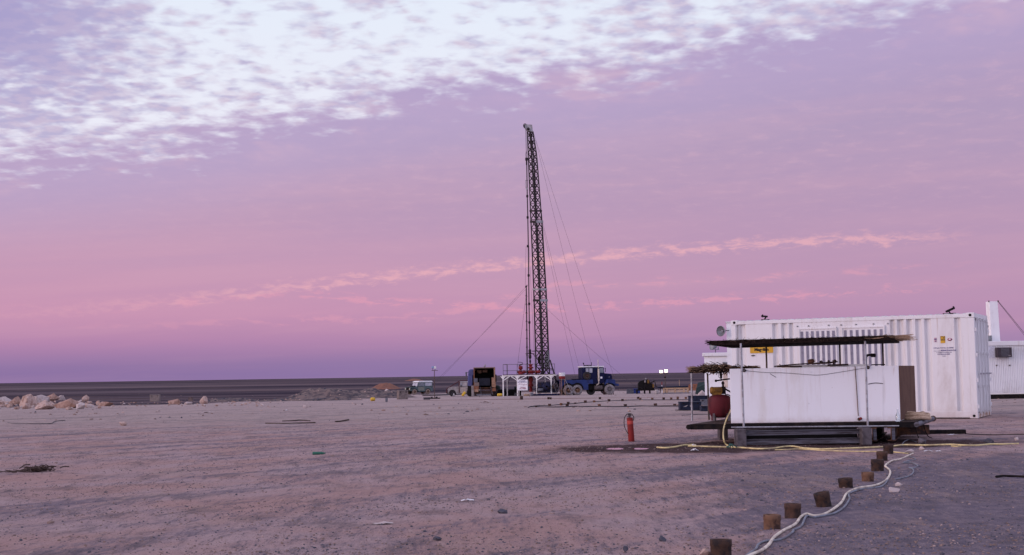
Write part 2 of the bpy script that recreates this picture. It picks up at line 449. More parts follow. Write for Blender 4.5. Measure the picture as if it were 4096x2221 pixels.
# ------------------------------------------------------------------ mesh builder
class MB:
    def __init__(self):
        self.v = []
        self.f = []
        self.sm = []
        self.mi = []

    def add(self, vs, fs, smooth=False, mi=0):
        o = len(self.v)
        self.v += [Vector(p) for p in vs]
        for f in fs:
            self.f.append([i + o for i in f])
            self.sm.append(smooth)
            self.mi.append(mi)
        return self

    def box(self, c, s, rot=None, mi=0):
        """box of size s centred on c"""
        c = Vector(c)
        vs = []
        for z in (-.5, .5):
            for x, y in ((-.5, -.5), (.5, -.5), (.5, .5), (-.5, .5)):
                p = Vector((x * s[0], y * s[1], z * s[2]))
                if rot is not None:
                    p = rot @ p
                vs.append(c + p)
        return self.add(vs, [(3, 2, 1, 0), (4, 5, 6, 7), (0, 1, 5, 4), (1, 2, 6, 5), (2, 3, 7, 6), (3, 0, 4, 7)], mi=mi)

    def box2(self, a, b, mi=0):
        c = [(a[i] + b[i]) / 2 for i in range(3)]
        return self.box(c, [abs(b[i] - a[i]) for i in range(3)], mi=mi)

    def hexa(self, b4, t4):
        """solid from four bottom and four top corners (counter-clockwise from above)"""
        return self.add(list(b4) + list(t4), [(3, 2, 1, 0), (4, 5, 6, 7), (0, 1, 5, 4), (1, 2, 6, 5), (2, 3, 7, 6), (3, 0, 4, 7)])

    def bar(self, a, b, w, h=None, up=(0, 0, 1)):
        a = Vector(a); b = Vector(b)
        h = h or w
        d = (b - a)
        L = d.length
        if L < 1e-6:
            return self
        d /= L
        u = Vector(up)
        if abs(d.dot(u)) > 0.98:
            u = Vector((0, 1, 0))
        s = d.cross(u).normalized()
        t = s.cross(d).normalized()
        q = []
        for e in (a, b):
            for i, j in ((-1, -1), (1, -1), (1, 1), (-1, 1)):
                q.append(e + s * (i * w / 2) + t * (j * h / 2))
        return self.add(q, [(3, 2, 1, 0), (4, 5, 6, 7), (0, 1, 5, 4), (1, 2, 6, 5), (2, 3, 7, 6), (3, 0, 4, 7)])

    def cyl(self, a, b, r0, r1=None, seg=12, caps=True):
        r1 = r0 if r1 is None else r1
        a = Vector(a); b = Vector(b)
        d = (b - a).normalized()
        u = Vector((0, 0, 1)) if abs(d.z) < 0.9 else Vector((1, 0, 0))
        s = d.cross(u).normalized()
        t = s.cross(d).normalized()
        vs = []
        for e, r in ((a, r0), (b, r1)):
            for i in range(seg):
                w = 2 * pi * i / seg
                vs.append(e + s * (cos(w) * r) + t * (sin(w) * r))
        self.add(vs, [(i, (i + 1) % seg, seg + (i + 1) % seg, seg + i) for i in range(seg)], True)
        if caps:
            self.add(vs[:seg], [list(range(seg))[::-1]])
            self.add(vs[seg:], [list(range(seg))])
        return self

    def lathe(self, prof, o=(0, 0, 0), axis=(0, 0, 1), seg=16):
        """prof: list of (r, h) along axis from o"""
        o = Vector(o)
        d = Vector(axis).normalized()
        u = Vector((0, 0, 1)) if abs(d.z) < 0.9 else Vector((1, 0, 0))
        s = d.cross(u).normalized()
        t = s.cross(d).normalized()
        vs = []
        for r, h in prof:
            for i in range(seg):
                w = 2 * pi * i / seg
                vs.append(o + d * h + s * (cos(w) * r) + t * (sin(w) * r))
        fs = []
        for k in range(len(prof) - 1):
            for i in range(seg):
                j = (i + 1) % seg
                fs.append((k * seg + i, k * seg + j, (k + 1) * seg + j, (k + 1) * seg + i))
        return self.add(vs, fs, True)

    def tube(self, pts, r, seg=8, smooth_pts=0):
        pts = [Vector(p) for p in pts]
        if smooth_pts:
            out = []
            n = len(pts)
            for i in range(n - 1):
                p0 = pts[max(0, i - 1)]; p1 = pts[i]; p2 = pts[i + 1]; p3 = pts[min(n - 1, i + 2)]
                for k in range(smooth_pts):
                    t = k / smooth_pts
                    out.append(0.5 * ((2 * p1) + (p2 - p0) * t + (2 * p0 - 5 * p1 + 4 * p2 - p3) * t * t + (3 * p1 - p0 - 3 * p2 + p3) * t ** 3))
            out.append(pts[-1])
            pts = out
        n = len(pts)
        vs = []
        for i, p in enumerate(pts):
            d = (pts[min(n - 1, i + 1)] - pts[max(0, i - 1)]).normalized()
            u = Vector((0, 0, 1)) if abs(d.z) < 0.95 else Vector((0, 1, 0))
            s = d.cross(u).normalized()
            t = s.cross(d).normalized()
            rr = r(i / (n - 1)) if callable(r) else r
            for k in range(seg):
                w = 2 * pi * k / seg
                vs.append(p + s * (cos(w) * rr) + t * (sin(w) * rr))
        fs = []
        for i in range(n - 1):
            for k in range(seg):
                j = (k + 1) % seg
                fs.append((i * seg + k, i * seg + j, (i + 1) * seg + j, (i + 1) * seg + k))
        self.add(vs, fs, True)
        self.add(vs[:seg], [list(range(seg))[::-1]])
        self.add(vs[-seg:], [list(range(seg))])
        return self

    def prism(self, poly, a, b):
        """polygon given in (x,z), extruded along y from a to b"""
        n = len(poly)
        vs = [(x, a, z) for x, z in poly] + [(x, b, z) for x, z in poly]
        fs = [list(range(n)), list(range(n, 2 * n))[::-1]]
        fs += [(i, n + i, n + (i + 1) % n, (i + 1) % n) for i in range(n)]
        return self.add(vs, fs)

    def build(self, name, m, parent=None, world=False, bevel=0.0, loc=None):
        me = bpy.data.meshes.new(name)
        vs = self.v
        ob = bpy.data.objects.new(name, me)
        COL.objects.link(ob)
        if parent is not None:
            ob.parent = parent
            if world:
                im = thing_matrix(parent).inverted()
                vs = [im @ p for p in vs]
        else:
            if loc is None:
                zs = min(p.z for p in vs)
                loc = Vector((sum(p.x for p in vs) / len(vs), sum(p.y for p in vs) / len(vs), zs))
            loc = Vector(loc)
            vs = [p - loc for p in vs]
            ob.location = loc
        me.from_pydata([tuple(p) for p in vs], [], self.f)
        for ml in (m if isinstance(m, (list, tuple)) else [m]):
            me.materials.append(ml)
        me.polygons.foreach_set('use_smooth', self.sm)
        me.polygons.foreach_set('material_index', self.mi)
        bm = bmesh.new()
        bm.from_mesh(me)
        bmesh.ops.recalc_face_normals(bm, faces=bm.faces)
        bm.to_mesh(me)
        bm.free()
        if bevel > 0:
            md = ob.modifiers.new('bevel', 'BEVEL')
            md.width = bevel
            md.segments = 2
            md.limit_method = 'ANGLE'
        return ob


def build_each(mb, name, m, parent, world=False, bevel=0.0):
    """every loose piece of a builder becomes a part of its own"""
    par = list(range(len(mb.v)))

    def find(i):
        while par[i] != i:
            par[i] = par[par[i]]
            i = par[i]
        return i
    for f in mb.f:
        for k in f[1:]:
            par[find(k)] = find(f[0])
    key = {}
    for i, p in enumerate(mb.v):          # weld pieces that share a point (caps)
        q = (round(p.x, 5), round(p.y, 5), round(p.z, 5))
        if q in key:
            par[find(i)] = find(key[q])
        else:
            key[q] = i
    groups = {}
    for fi, f in enumerate(mb.f):
        groups.setdefault(find(f[0]), []).append(fi)
    out = []
    for fl in groups.values():
        nb = MB()
        mp = {}
        for fi in fl:
            for k in mb.f[fi]:
                if k not in mp:
                    mp[k] = len(nb.v)
                    nb.v.append(mb.v[k])
            nb.f.append([mp[k] for k in mb.f[fi]])
            nb.sm.append(mb.sm[fi])
            nb.mi.append(0)
        out.append(nb.build(name, m, parent, world, bevel))
    return out


def thing_matrix(o):
    mtx = Matrix.LocRotScale(o.location, o.rotation_euler, o.scale)
    if o.parent is not None:
        mtx = thing_matrix(o.parent) @ mtx
    return mtx


def tag(o, label, cat, group=None, kind=None):
    if label:
        o['label'] = label
    if cat:
        o['category'] = cat
    if group:
        o['group'] = group
    if kind:
        o['kind'] = kind
    return o


def thing(name, label, cat, loc, rz=0.0, group=None):
    o = bpy.data.objects.new(name, None)
    COL.objects.link(o)
    o.empty_display_size = 0.3
    o.location = loc
    o.rotation_euler = (0, 0, rz)
    return tag(o, label, cat, group)


def copy_tree(o, parent=None):
    c = o.copy()
    COL.objects.link(c)
    if parent is not None:
        c.parent = parent
    for ch in [k for k in bpy.data.objects if k.parent == o]:
        copy_tree(ch, c)
    return c


def text_mesh(s, size, bold=0.0, depth=0.002, align='CENTER', sx=1.0):
    cu = bpy.data.curves.new('lettering', 'FONT')
    cu.body = s
    cu.size = size
    cu.align_x = align
    cu.align_y = 'CENTER'
    cu.offset = bold
    cu.extrude = depth
    ob = bpy.data.objects.new('lettering', cu)
    COL.objects.link(ob)
    dg = bpy.context.evaluated_depsgraph_get()
    me = bpy.data.meshes.new_from_object(ob.evaluated_get(dg))
    bpy.data.objects.remove(ob)
    mb = MB()
    mb.add([Vector((v.co.x * sx, -v.co.z, v.co.y)) for v in me.vertices], [list(p.vertices) for p in me.polygons])
    bpy.data.meshes.remove(me)
    return mb          # letters stand in the xz plane and face -y


# ------------------------------------------------------------------ ground
def g(y):
    """broad fall of the ground away from the camera"""
    if y < 30:
        return 0.0
    if y < 40:
        t = (y - 30) / 10
        return -0.0101 * 5 * t * t * 1.2
    if y < 155:
        return -0.0606 - 0.0101 * (y - 40)
    if y < 260:
        t = (y - 155) / 105
        return -1.222 - 0.20 * (1 - (1 - t) ** 2)
    return -1.422


def G(px, py, lift=0.0):
    """ground point under a pixel"""
    r = ray(px, py)
    lo, hi = 2.0, 6000.0
    for _ in range(60):
        mid = (lo + hi) / 2
        z = CAMZ + r.z / r.y * mid
        if z > g(mid):
            lo = mid
        else:
            hi = mid
    p = CAM + r * (lo / r.y)
    p.z = g(lo) + lift
    return p


STUB_FEET = []
for _px, _py in ((2891, 2236), (3095, 2122), (3178, 2076), (3312, 2034), (3392, 1962), (3478, 1936), (3517, 1893), (3534, 1848), (3559, 1817), (2526, 1767)):
    _q = G(_px, _py)
    STUB_FEET.append((_q.x, _q.y + 0.06))


def micro(x, y):
    w = max(0.0, 1.0 - max(0, y - 45) / 40.0) if y > 45 else 1.0
    if y < 4 or abs(x) > 40:
        w *= 0.3
    v = noise.noise(Vector((x * 0.35, y * 0.35, 1.3))) * 0.020
    v += noise.noise(Vector((x * 1.1, y * 1.4, 4.3))) * 0.011
    v += noise.noise(Vector((x * 3.3, y * 3.3, 9.3))) * 0.007
    v += noise.noise(Vector((x * 7.5, y * 7.5, 2.3))) * 0.006
    for sx, sy in STUB_FEET:
        r2 = (x - sx) ** 2 + (y - sy) ** 2
        if r2 < 0.2:
            v += 0.020 * math.exp(-r2 / 0.020) * (0.8 + 0.9 * noise.noise(Vector((x * 6, y * 6, 7))))
    return v * w - 0.004


def axis(fine0, fine1, step, grow, far):
    v = []
    x = fine0
    while x < fine1:
        v.append(x)
        x += step
    s = step
    hi = [fine1]
    while hi[-1] < far:
        s *= grow
        hi.append(hi[-1] + s)
    s = step
    lo = [fine0]
    while lo[-1] > -far:
        s *= grow
        lo.append(lo[-1] - s)
    return lo[:0:-1] + v + hi


xs = axis(-8.0, 10.0, 0.085, 1.10, 26000)
ys = axis(8.5, 26.0, 0.085, 1.055, 26000)
mb = MB()
vs = [(x, y, g(y) + micro(x, y)) for y in ys for x in xs]
nx = len(xs)
fs = [(j * nx + i, j * nx + i + 1, (j + 1) * nx + i + 1, (j + 1) * nx + i) for j in range(len(ys) - 1) for i in range(nx - 1)]
mb.add(vs, fs, True)
gm = bpy.data.materials.new('desert gravel')
gm.use_nodes = True
t = NT(gm.node_tree)
pb = t.n['Principled BSDF']
pb.inputs['Roughness'].default_value = 0.95
pb.inputs['Specular IOR Level'].default_value = 0.02
pos = t.n.new('ShaderNodeNewGeometry').outputs['Position']
gx, gy, gz = t.sep(pos)
pxy = t.comb(gx, gy, 0.0)
# broad sandy / gravelly patches, drawn out along old wheel tracks that cross the site
trk = t.comb(t.m('MULTIPLY_ADD', gx, 0.10, t.m('MULTIPLY', gy, 0.115)), t.m('MULTIPLY_ADD', gy, 0.62, t.m('MULTIPLY', gx, -0.74)), 0.0)
nA = t.noise(trk, 1.0, 6, 0.62, 0.6)
nB = t.noise(pxy, 0.55, 5, 0.6, 0.4)
nC = t.noise(pxy, 5.0, 5, 0.7, 0.2)
nD = t.noise(pxy, 34.0, 4, 0.75, 0.0)
nE = t.noise(pxy, 120.0, 2, 0.7, 0.0)
nF = t.noise(t.comb(t.m('MULTIPLY', gx, 1.0), t.m('MULTIPLY', gy, 0.55), 0.0), 1.9, 6, 0.72, 0.3)
nG = t.noise(t.comb(t.m('MULTIPLY', gx, 1.0), t.m('MULTIPLY', gy, 0.30), 0.0), 0.8, 6, 0.78, 0.3)
nH = t.noise(t.comb(t.m('MULTIPLY', gx, 9.0), t.m('MULTIPLY', gy, 1.5), 0.0), 1.0, 6, 0.82, 0.2)
sand = t.mix(t.sstep(nB, 0.38, 0.62), (0.425, 0.268, 0.242), (0.430, 0.312, 0.308))
gravel = t.mix(t.sstep(nC, 0.35, 0.65), (0.135, 0.116, 0.150), (0.225, 0.180, 0.205))
pale = (0.40, 0.315, 0.290)
near = t.mix(t.sstep(t.m('ADD', t.m('ADD', t.m('MULTIPLY', nA, 0.52), t.m('ADD', t.m('MULTIPLY', nC, 0.16), t.m('MULTIPLY', nH, 0.32))), t.m('MULTIPLY', t.m('MULTIPLY', t.sstep(gx, 0.6, 3.4), t.sstep(gy, 21.0, 11.5)), 0.17)), 0.465, 0.60), sand, gravel)
# pale crushed stone of the pad farther out
padf = t.sstep(t.m('ADD', gy, t.m('MULTIPLY', t.m('SUBTRACT', nB, 0.5), 14.0)), 24.0, 46.0)
padc = t.mix(t.sstep(t.noise(trk, 0.6, 5, 0.6, 0.5), 0.50, 0.68), pale, (0.20, 0.165, 0.165))
near = t.mix(t.m('MULTIPLY', padf, 0.85), near, padc)
near = t.mix(t.m('MULTIPLY', t.sstep(nH, 0.53, 0.68), 0.62), near, (0.085, 0.072, 0.086))
near = t.mix(t.m('MULTIPLY', t.sstep(nH, 0.46, 0.32), 0.55), near, (0.46, 0.345, 0.32))
near = t.mix(t.m('MULTIPLY', t.sstep(nF, 0.50, 0.66), 0.50), near, (0.105, 0.088, 0.098))
near = t.mix(t.m('MULTIPLY', t.sstep(nG, 0.47, 0.34), 0.45), near, (0.40, 0.28, 0.235))
near = t.mix(t.m('MULTIPLY', t.sstep(nG, 0.54, 0.68), 0.40), near, (0.13, 0.105, 0.108))
near = t.mix(t.m('MULTIPLY', t.sstep(nD, 0.50, 0.72), 0.55), near, (0.075, 0.064, 0.070))
near = t.mix(t.m('MULTIPLY', t.sstep(nD, 0.46, 0.30), 0.40), near, (0.36, 0.26, 0.215))
near = t.mix(t.m('MULTIPLY', t.sstep(nE, 0.52, 0.75), 0.35), near, (0.10, 0.082, 0.090))
near = t.mix(t.m('MULTIPLY', t.sstep(nE, 0.46, 0.28), 0.30), near, (0.40, 0.31, 0.27))


def ellipse(cx, cy, rx, ry, rot=0.0):
    ca, sa = cos(rot), sin(rot)
    ux = t.m('DIVIDE', t.m('ADD', t.m('MULTIPLY', t.m('SUBTRACT', gx, cx), ca), t.m('MULTIPLY', t.m('SUBTRACT', gy, cy), sa)), rx)
    uy = t.m('DIVIDE', t.m('SUBTRACT', t.m('MULTIPLY', t.m('SUBTRACT', gy, cy), ca), t.m('MULTIPLY', t.m('SUBTRACT', gx, cx), sa)), ry)
    r2 = t.m('SQRT', t.m('ADD', t.m('MULTIPLY', ux, ux), t.m('MULTIPLY', uy, uy)))
    return t.sstep(t.m('ADD', r2, t.m('MULTIPLY', t.m('SUBTRACT', nB2, 0.5), 0.9)), 1.05, 0.70)


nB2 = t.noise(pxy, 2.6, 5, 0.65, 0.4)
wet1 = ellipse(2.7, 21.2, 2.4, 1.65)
wet_shade2 = ellipse(5.2, 21.7, 3.0, 1.6)  # damp patch under the skid, its dark colour also paints in the shade there
wet_shade_max = t.m('MAXIMUM', wet1, wet_shade2)
near = t.mix(t.m('MULTIPLY', wet_shade_max, 0.92), near, (0.046, 0.025, 0.024))
rust = t.m('MAXIMUM', ellipse(-1.5, 108.0, 10.0, 3.5), ellipse(5.5, 104.0, 9.0, 2.2))
rust = t.m('MAXIMUM', rust, ellipse(7.5, 59.0, 6.0, 0.9))
near = t.mix(t.m('MULTIPLY', rust, 0.6), near, (0.12, 0.055, 0.042))
# dark stony plain beyond the edge of the pad
yb = t.sstep(gx, -30.0, -15.0, 104.0, 192.0)
far_n = t.noise(t.comb(t.m('MULTIPLY', gx, 0.010), t.m('MULTIPLY', gy, 0.022), 0.0), 1.0, 6, 0.65, 0.5)
edgep = t.sstep(t.m('SUBTRACT', t.m('ADD', gy, t.m('MULTIPLY', t.m('SUBTRACT', t.noise(pxy, 0.10, 6, 0.7), 0.5), 85.0)), yb), -4.0, 10.0)
lg = t.m('LOGARITHM', t.m('MAXIMUM', gy, 1.0), 2.718)
bands = t.noise(t.comb(t.m('MULTIPLY', gx, 0.0012), t.m('MULTIPLY', lg, 5.0), 0.0), 1.0, 5, 0.65, 0.4)
plain = t.mix(t.sstep(bands, 0.42, 0.66), (0.028, 0.021, 0.032), (0.135, 0.098, 0.104))
plain = t.mix(t.m('MULTIPLY', t.sstep(far_n, 0.52, 0.66), 0.6), plain, (0.16, 0.105, 0.09))
plain = t.mix(t.m('MULTIPLY', t.sstep(t.noise(pxy, 0.9, 4, 0.7), 0.5, 0.7), 0.5), plain, (0.035, 0.028, 0.032))
colr = t.mix(edgep, near, plain)
t.l.new(colr, pb.inputs['Base Color'])
rg = t.m('SUBTRACT', 0.95, t.m('MULTIPLY', wet_shade_max, 0.1))
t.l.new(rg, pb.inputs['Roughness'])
bp = t.n.new('ShaderNodeBump')
bp.inputs['Strength'].default_value = 0.9
bp.inputs['Distance'].default_value = 0.07
hh = t.m('ADD', t.m('ADD', t.m('MULTIPLY', nC, 0.8), t.m('MULTIPLY', nF, 1.6)), t.m('ADD', t.m('MULTIPLY', nD, 0.55), t.m('MULTIPLY', nE, 0.30)))
t.l.new(hh, bp.inputs['Height'])
t.l.new(bp.outputs[0], pb.inputs['Normal'])
gr = mb.build('ground', gm, loc=(0, 0, 0))
tag(gr, 'stony desert ground with pale crushed stone pad', None, kind='structure')
del gr['label']


# ------------------------------------------------------------------ rocks and gravel
def rock(mb, c, rx, ry, rz, seed, sub=2, sink=0.25, rough=0.33, mi=0, rot=None):
    if rough > 0.25 and sub >= 2:
        rr = random.Random(int(seed * 1000))
        bm = bmesh.new()
        for i in range(17):
            q = Vector((rr.gauss(0, 1), rr.gauss(0, 1), rr.gauss(0, 1))).normalized() * rr.uniform(0.78, 1.12)
            bm.verts.new(q)
        bmesh.ops.convex_hull(bm, input=bm.verts)
        for v in [v for v in bm.verts if not v.link_faces]:
            bm.verts.remove(v)
        bmesh.ops.subdivide_edges(bm, edges=bm.edges[:], cuts=2, use_grid_fill=True)
        bm.verts.index_update()
        vs = []
        for v in bm.verts:
            k = 1 + 0.10 * noise.noise(v.co * 2.6 + Vector((seed, 0, 0))) + 0.05 * noise.noise(v.co * 6 + Vector((0, seed, 0)))
            vs.append(Vector(c) + Vector((v.co.x * k * rx, v.co.y * k * ry, v.co.z * k * rz + rz * (1 - 2 * sink))))
        fs = [[v.index for v in f.verts] for f in bm.faces]
        bm.free()
        mb.add(vs, fs, False, mi)
        return mb
    bm = bmesh.new()
    bmesh.ops.create_icosphere(bm, subdivisions=sub, radius=1.0)
    o = Vector((seed * 3.7, seed * 1.9, seed * 0.7))
    vs = []
    rzm = Matrix.Rotation(seed * 1.7 if rot is None else rot, 3, 'Z')
    for v in bm.verts:
        p = v.co.normalized()
        k = 1 + rough * noise.noise(p * 1.3 + o) + rough * 0.5 * noise.noise(p * 3.1 + o)
        # flat facets
        for q in range(11):
            n = Vector((sin(seed * 2.1 + q * 2.4), cos(seed * 1.3 + q * 1.7), sin(q * 2.9 + seed))).normalized()
            dd = (p * k).dot(n)
            lim = 0.60 + 0.14 * sin(seed + q * 1.9)
            if dd > lim:
                k *= 1 - (dd - lim) / dd * 0.97
        w = rzm @ Vector((p.x * k * rx, p.y * k * ry, 0))
        vs.append(Vector(c) + Vector((w.x, w.y, p.z * k * rz + rz * (1 - 2 * sink))))
    fs = [[v.index for v in f.verts] for f in bm.faces]
    bm.free()
    mb.add(vs, fs, False, mi)
    return mb


ICO = []
_bm = bmesh.new()
bmesh.ops.create_icosphere(_bm, subdivisions=1, radius=1.0)
ICOV = [v.co.copy() for v in _bm.verts]
ICOF = [[v.index for v in f.verts] for f in _bm.faces]
_bm.free()
OCTV = [Vector(p) for p in ((1, 0, 0), (0, 1, 0), (-1, 0, 0), (0, -1, 0), (0, 0, 1), (0, 0, -1))]
OCTF = [(0, 1, 4), (1, 2, 4), (2, 3, 4), (3, 0, 4), (1, 0, 5), (2, 1, 5), (3, 2, 5), (0, 3, 5)]


def scatter(name, n, d0, d1, smin, smax, mats, seed, hw=0.45, power=2.2, xoff=0.0):
    rnd = random.Random(seed)
    mb = MB()
    for i in range(n):
        d = d0 * (d1 / d0) ** rnd.random()
        x = (rnd.random() * 2 - 1) * hw * d + xoff
        # pebbles gather in drifts
        if noise.noise(Vector((x * 0.18, d * 0.5, seed))) + 0.35 * noise.noise(Vector((x, d * 1.5, seed))) < rnd.uniform(-0.5, 0.35):
            continue
        s = smin + (smax - smin) * rnd.random() ** power
        a = rnd.random() * 6.28
        ca, sa = cos(a), sin(a)
        kx, ky, kz = rnd.uniform(.7, 1.3), rnd.uniform(.6, 1.1), rnd.uniform(.35, .75)
        z0 = g(d) + micro(x, d) + s * kz * rnd.uniform(0.05, 0.45)
        vv = []
        for p in (ICOV if s > max(0.009, smax * 0.4) else OCTV):
            j = rnd.uniform(.75, 1.2)
            qx, qy = p.x * kx * s * j, p.y * ky * s * j
            vv.append((x + qx * ca - qy * sa, d + qx * sa + qy * ca, z0 + p.z * kz * s * j))
        mb.add(vv, ICOF if s > max(0.009, smax * 0.4) else OCTF, False, rnd.choices(range(len(mats)), [5, 3, 1.2][:len(mats)])[0])
    ob = mb.build(name, mats, loc=(0, 0, 0))
    return ob


tag(scatter('gravel', 24000, 8.5, 70, 0.003, 0.017, [M_PEBBLE, M_ROCKDK, M_PEBBLE2], 3, power=3.5), 'loose pebbles strewn over the desert ground', None, kind='stuff')
tag(scatter('grit', 75000, 8.6, 34, 0.0035, 0.0115, [M_PEBBLE, M_ROCKDK, M_PEBBLE2], 13, power=2.0), 'fine dark grit over the near ground', None, kind='stuff')
tag(scatter('stones', 260, 9, 110, 0.012, 0.036, [M_PEBBLE, M_PEBBLE2, M_ROCKDK], 5, power=3.0), 'scattered fist sized stones on the desert ground', None, kind='stuff')
tag(scatter('far_stones', 2600, 45, 300, 0.02, 0.095, [M_PEBBLE, M_ROCK, M_ROCKDK], 8, power=4), 'scattered stones on the far pad and plain', None, kind='stuff')


def rock_at(label, px, ypx, wpx, hpx, m, seed, depth=0.8, rough=0.3, name='rock', cat='rock', group=None, sub=3):
    """a rock whose foot is at px, ypx and that is wpx wide and hpx high in the photo"""
    p = G(px, ypx)
    s = p.y / FPX
    mb = MB()
    rock(mb, p, wpx * s * 0.63, wpx * s * 0.63 * depth, hpx * s * 0.85, seed, sub, 0.28, rough, rot=0.0)
    return tag(mb.build(name, m, loc=p), label, cat, group)


GB = 'boulders along the left edge of the pad'
rock_at('tallest pointed pink boulder of the rock heap at the left edge of the pad', 112, 1629, 54, 48, M_ROCK, 1, group=GB)
rock_at('flat pink slab leaning at the foot of the tallest boulder in the left heap', 180, 1638, 66, 30, M_ROCK, 2.3, group=GB)
rock_at('pale boulder behind the leaning slab in the left heap', 165, 1615, 60, 34, M_ROCKPALE, 3.1, group=GB)
rock_at('rounded reddish boulder at the back of the left heap', 205, 1606, 50, 26, M_ROCKRED, 4.2, group=GB)
rock_at('long flat reddish rock right of the boulder heap', 270, 1633, 96, 32, M_ROCKRED, 5.7, depth=0.5, group=GB)
rock_at('pale angular rock in front of the long reddish rock', 318, 1636, 40, 24, M_ROCKPALE, 6.6, group=GB)
rock_at('small white rock on top behind the long reddish rock', 247, 1600, 28, 16, M_ROCKPALE, 7.2, group=GB)
rock_at('small tan rock at the right end of the long reddish rock', 342, 1629, 22, 18, M_ROCK, 8.4, group=GB)
rock_at('low pale rock at the far left edge of the boulder heap', 22, 1610, 46, 22, M_ROCKPALE, 9.1, group=GB)
rock_at('reddish brown rock beside the low pale rock at the far left', 62, 1618, 44, 26, M_ROCKRED, 10.2, group=GB)
rock_at('small tan rock under the tallest boulder of the left heap', 103, 1636, 32, 22, M_ROCK, 11.7, group=GB)
rock_at('low reddish rock right of the heap among rubble', 424, 1625, 44, 22, M_ROCKRED, 12.5, group=GB)
rock_at('small tan rock standing behind the rubble right of the heap', 342, 1606, 26, 20, M_ROCK, 13.3, group=GB)
rock_at('white rock in the rubble beside the low reddish rock', 365, 1631, 30, 14, M_ROCKPALE, 14.8, group=GB)
rock_at('large round pink boulder standing alone between the rock heap and the spoil banks', 815, 1616, 38, 32, M_ROCK, 15.6, rough=0.2)
rock_at('pair of low tan rocks left of the lone round boulder', 700, 1618, 44, 20, M_ROCKRED, 16.1)
rock_at('pale low rock just left of the lone round boulder', 752, 1619, 26, 13, M_ROCKPALE, 17.9)
rock_at('small conical pale stone in the middle of the left ground', 493, 1703, 28, 16, M_ROCK, 18.2)
rock_at('white stone at the edge of the pale pad left of the vehicles', 1222, 1633, 18, 12, M_ROCKPALE, 19.4)
rock_at('dark round stone in the lower middle foreground', 2011, 2054, 34, 18, M_ROCKDK, 20.1, name='stone', cat='stone')
rock_at('flat bluish stone in the lower middle foreground', 1748, 2160, 32, 13, M_ROCKDK, 21.4, name='stone', cat='stone')
rock_at('dark stone at the bottom edge left of the front pipe stub', 2651, 2163, 28, 18, M_ROCKDK, 22.2, name='stone', cat='stone')
rock_at('pink stone at the bottom edge beside the front pipe stub', 2822, 2222, 42, 24, M_ROCK, 23.3, name='stone', cat='stone')
rock_at('small dark stone in front of the far pipe stub row near the bottom', 2503, 2203, 22, 16, M_ROCKDK, 24.9, name='stone', cat='stone')
rock_at('white crumbly rock right of the cream hose bend', 3576, 1972, 40, 22, M_ROCKPALE, 25.2)
rock_at('smaller pale crumbly rock behind the white one right of the cream hose', 3594, 1946, 28, 15, M_ROCKPALE, 26.7)
rock_at('white dome shaped stone at the end of the cream hose', 3640, 1811, 38, 13, M_ROCKPALE, 27.1, name='stone', cat='stone', rough=0.15)
rock_at('white lump of stone just behind the yellow hose at the skid corner', 3690, 1800, 22, 12, M_ROCKPALE, 27.9, name='stone', cat='stone')
rock_at('grey concrete lump under the right end of the skid', 3685, 1776, 36, 22, M_CONC, 28.4, name='concrete_lump', cat='rubble')
rock_at('dark stone beside the yellow hose at the right', 3957, 1773, 38, 17, M_ROCKDK, 29.5, name='stone', cat='stone')
rock_at('small pale stone at the right end of the yellow hose', 4066, 1762, 16, 12, M_ROCKPALE, 30.6, name='stone', cat='stone')
rock_at('big white boulder in front of the dark tarpaulin', 2806, 1592, 32, 32, M_ROCKPALE, 31.2, rough=0.2)
rock_at('pale rocky lump on the spoil bank left of the green car', 1546, 1568, 20, 10, M_ROCKPALE, 32.2)
rock_at('greyish boulder by the dark crates near the thatch post', 2858, 1587, 44, 14, M_ROCKDK, 33.4)

# rubble between the boulders, and banks of spoil at the pad's edge
rnd = random.Random(11)
mb = MB()
for i in range(300):
    px = rnd.choice((rnd.uniform(-60, 460), rnd.uniform(-60, 440), rnd.uniform(300, 1050)))
    py = 1624 - px * 0.010 + rnd.gauss(0, 7)
    p = G(px, max(py, 1596))
    s = rnd.uniform(0.05, 0.26) ** 1.2 * (2.3 if px < 430 else 1.1)
    rock(mb, p, s, s * 0.8, s * 0.6, i * 0.37 + 50, 1, 0.3, 0.35, rnd.choice((0, 0, 1, 2)))
tag(mb.build('rubble', [M_ROCK, M_ROCKRED, M_ROCKPALE], loc=(0, 0, 0)), 'broken rubble along the left edge of the pad', None, kind='stuff')


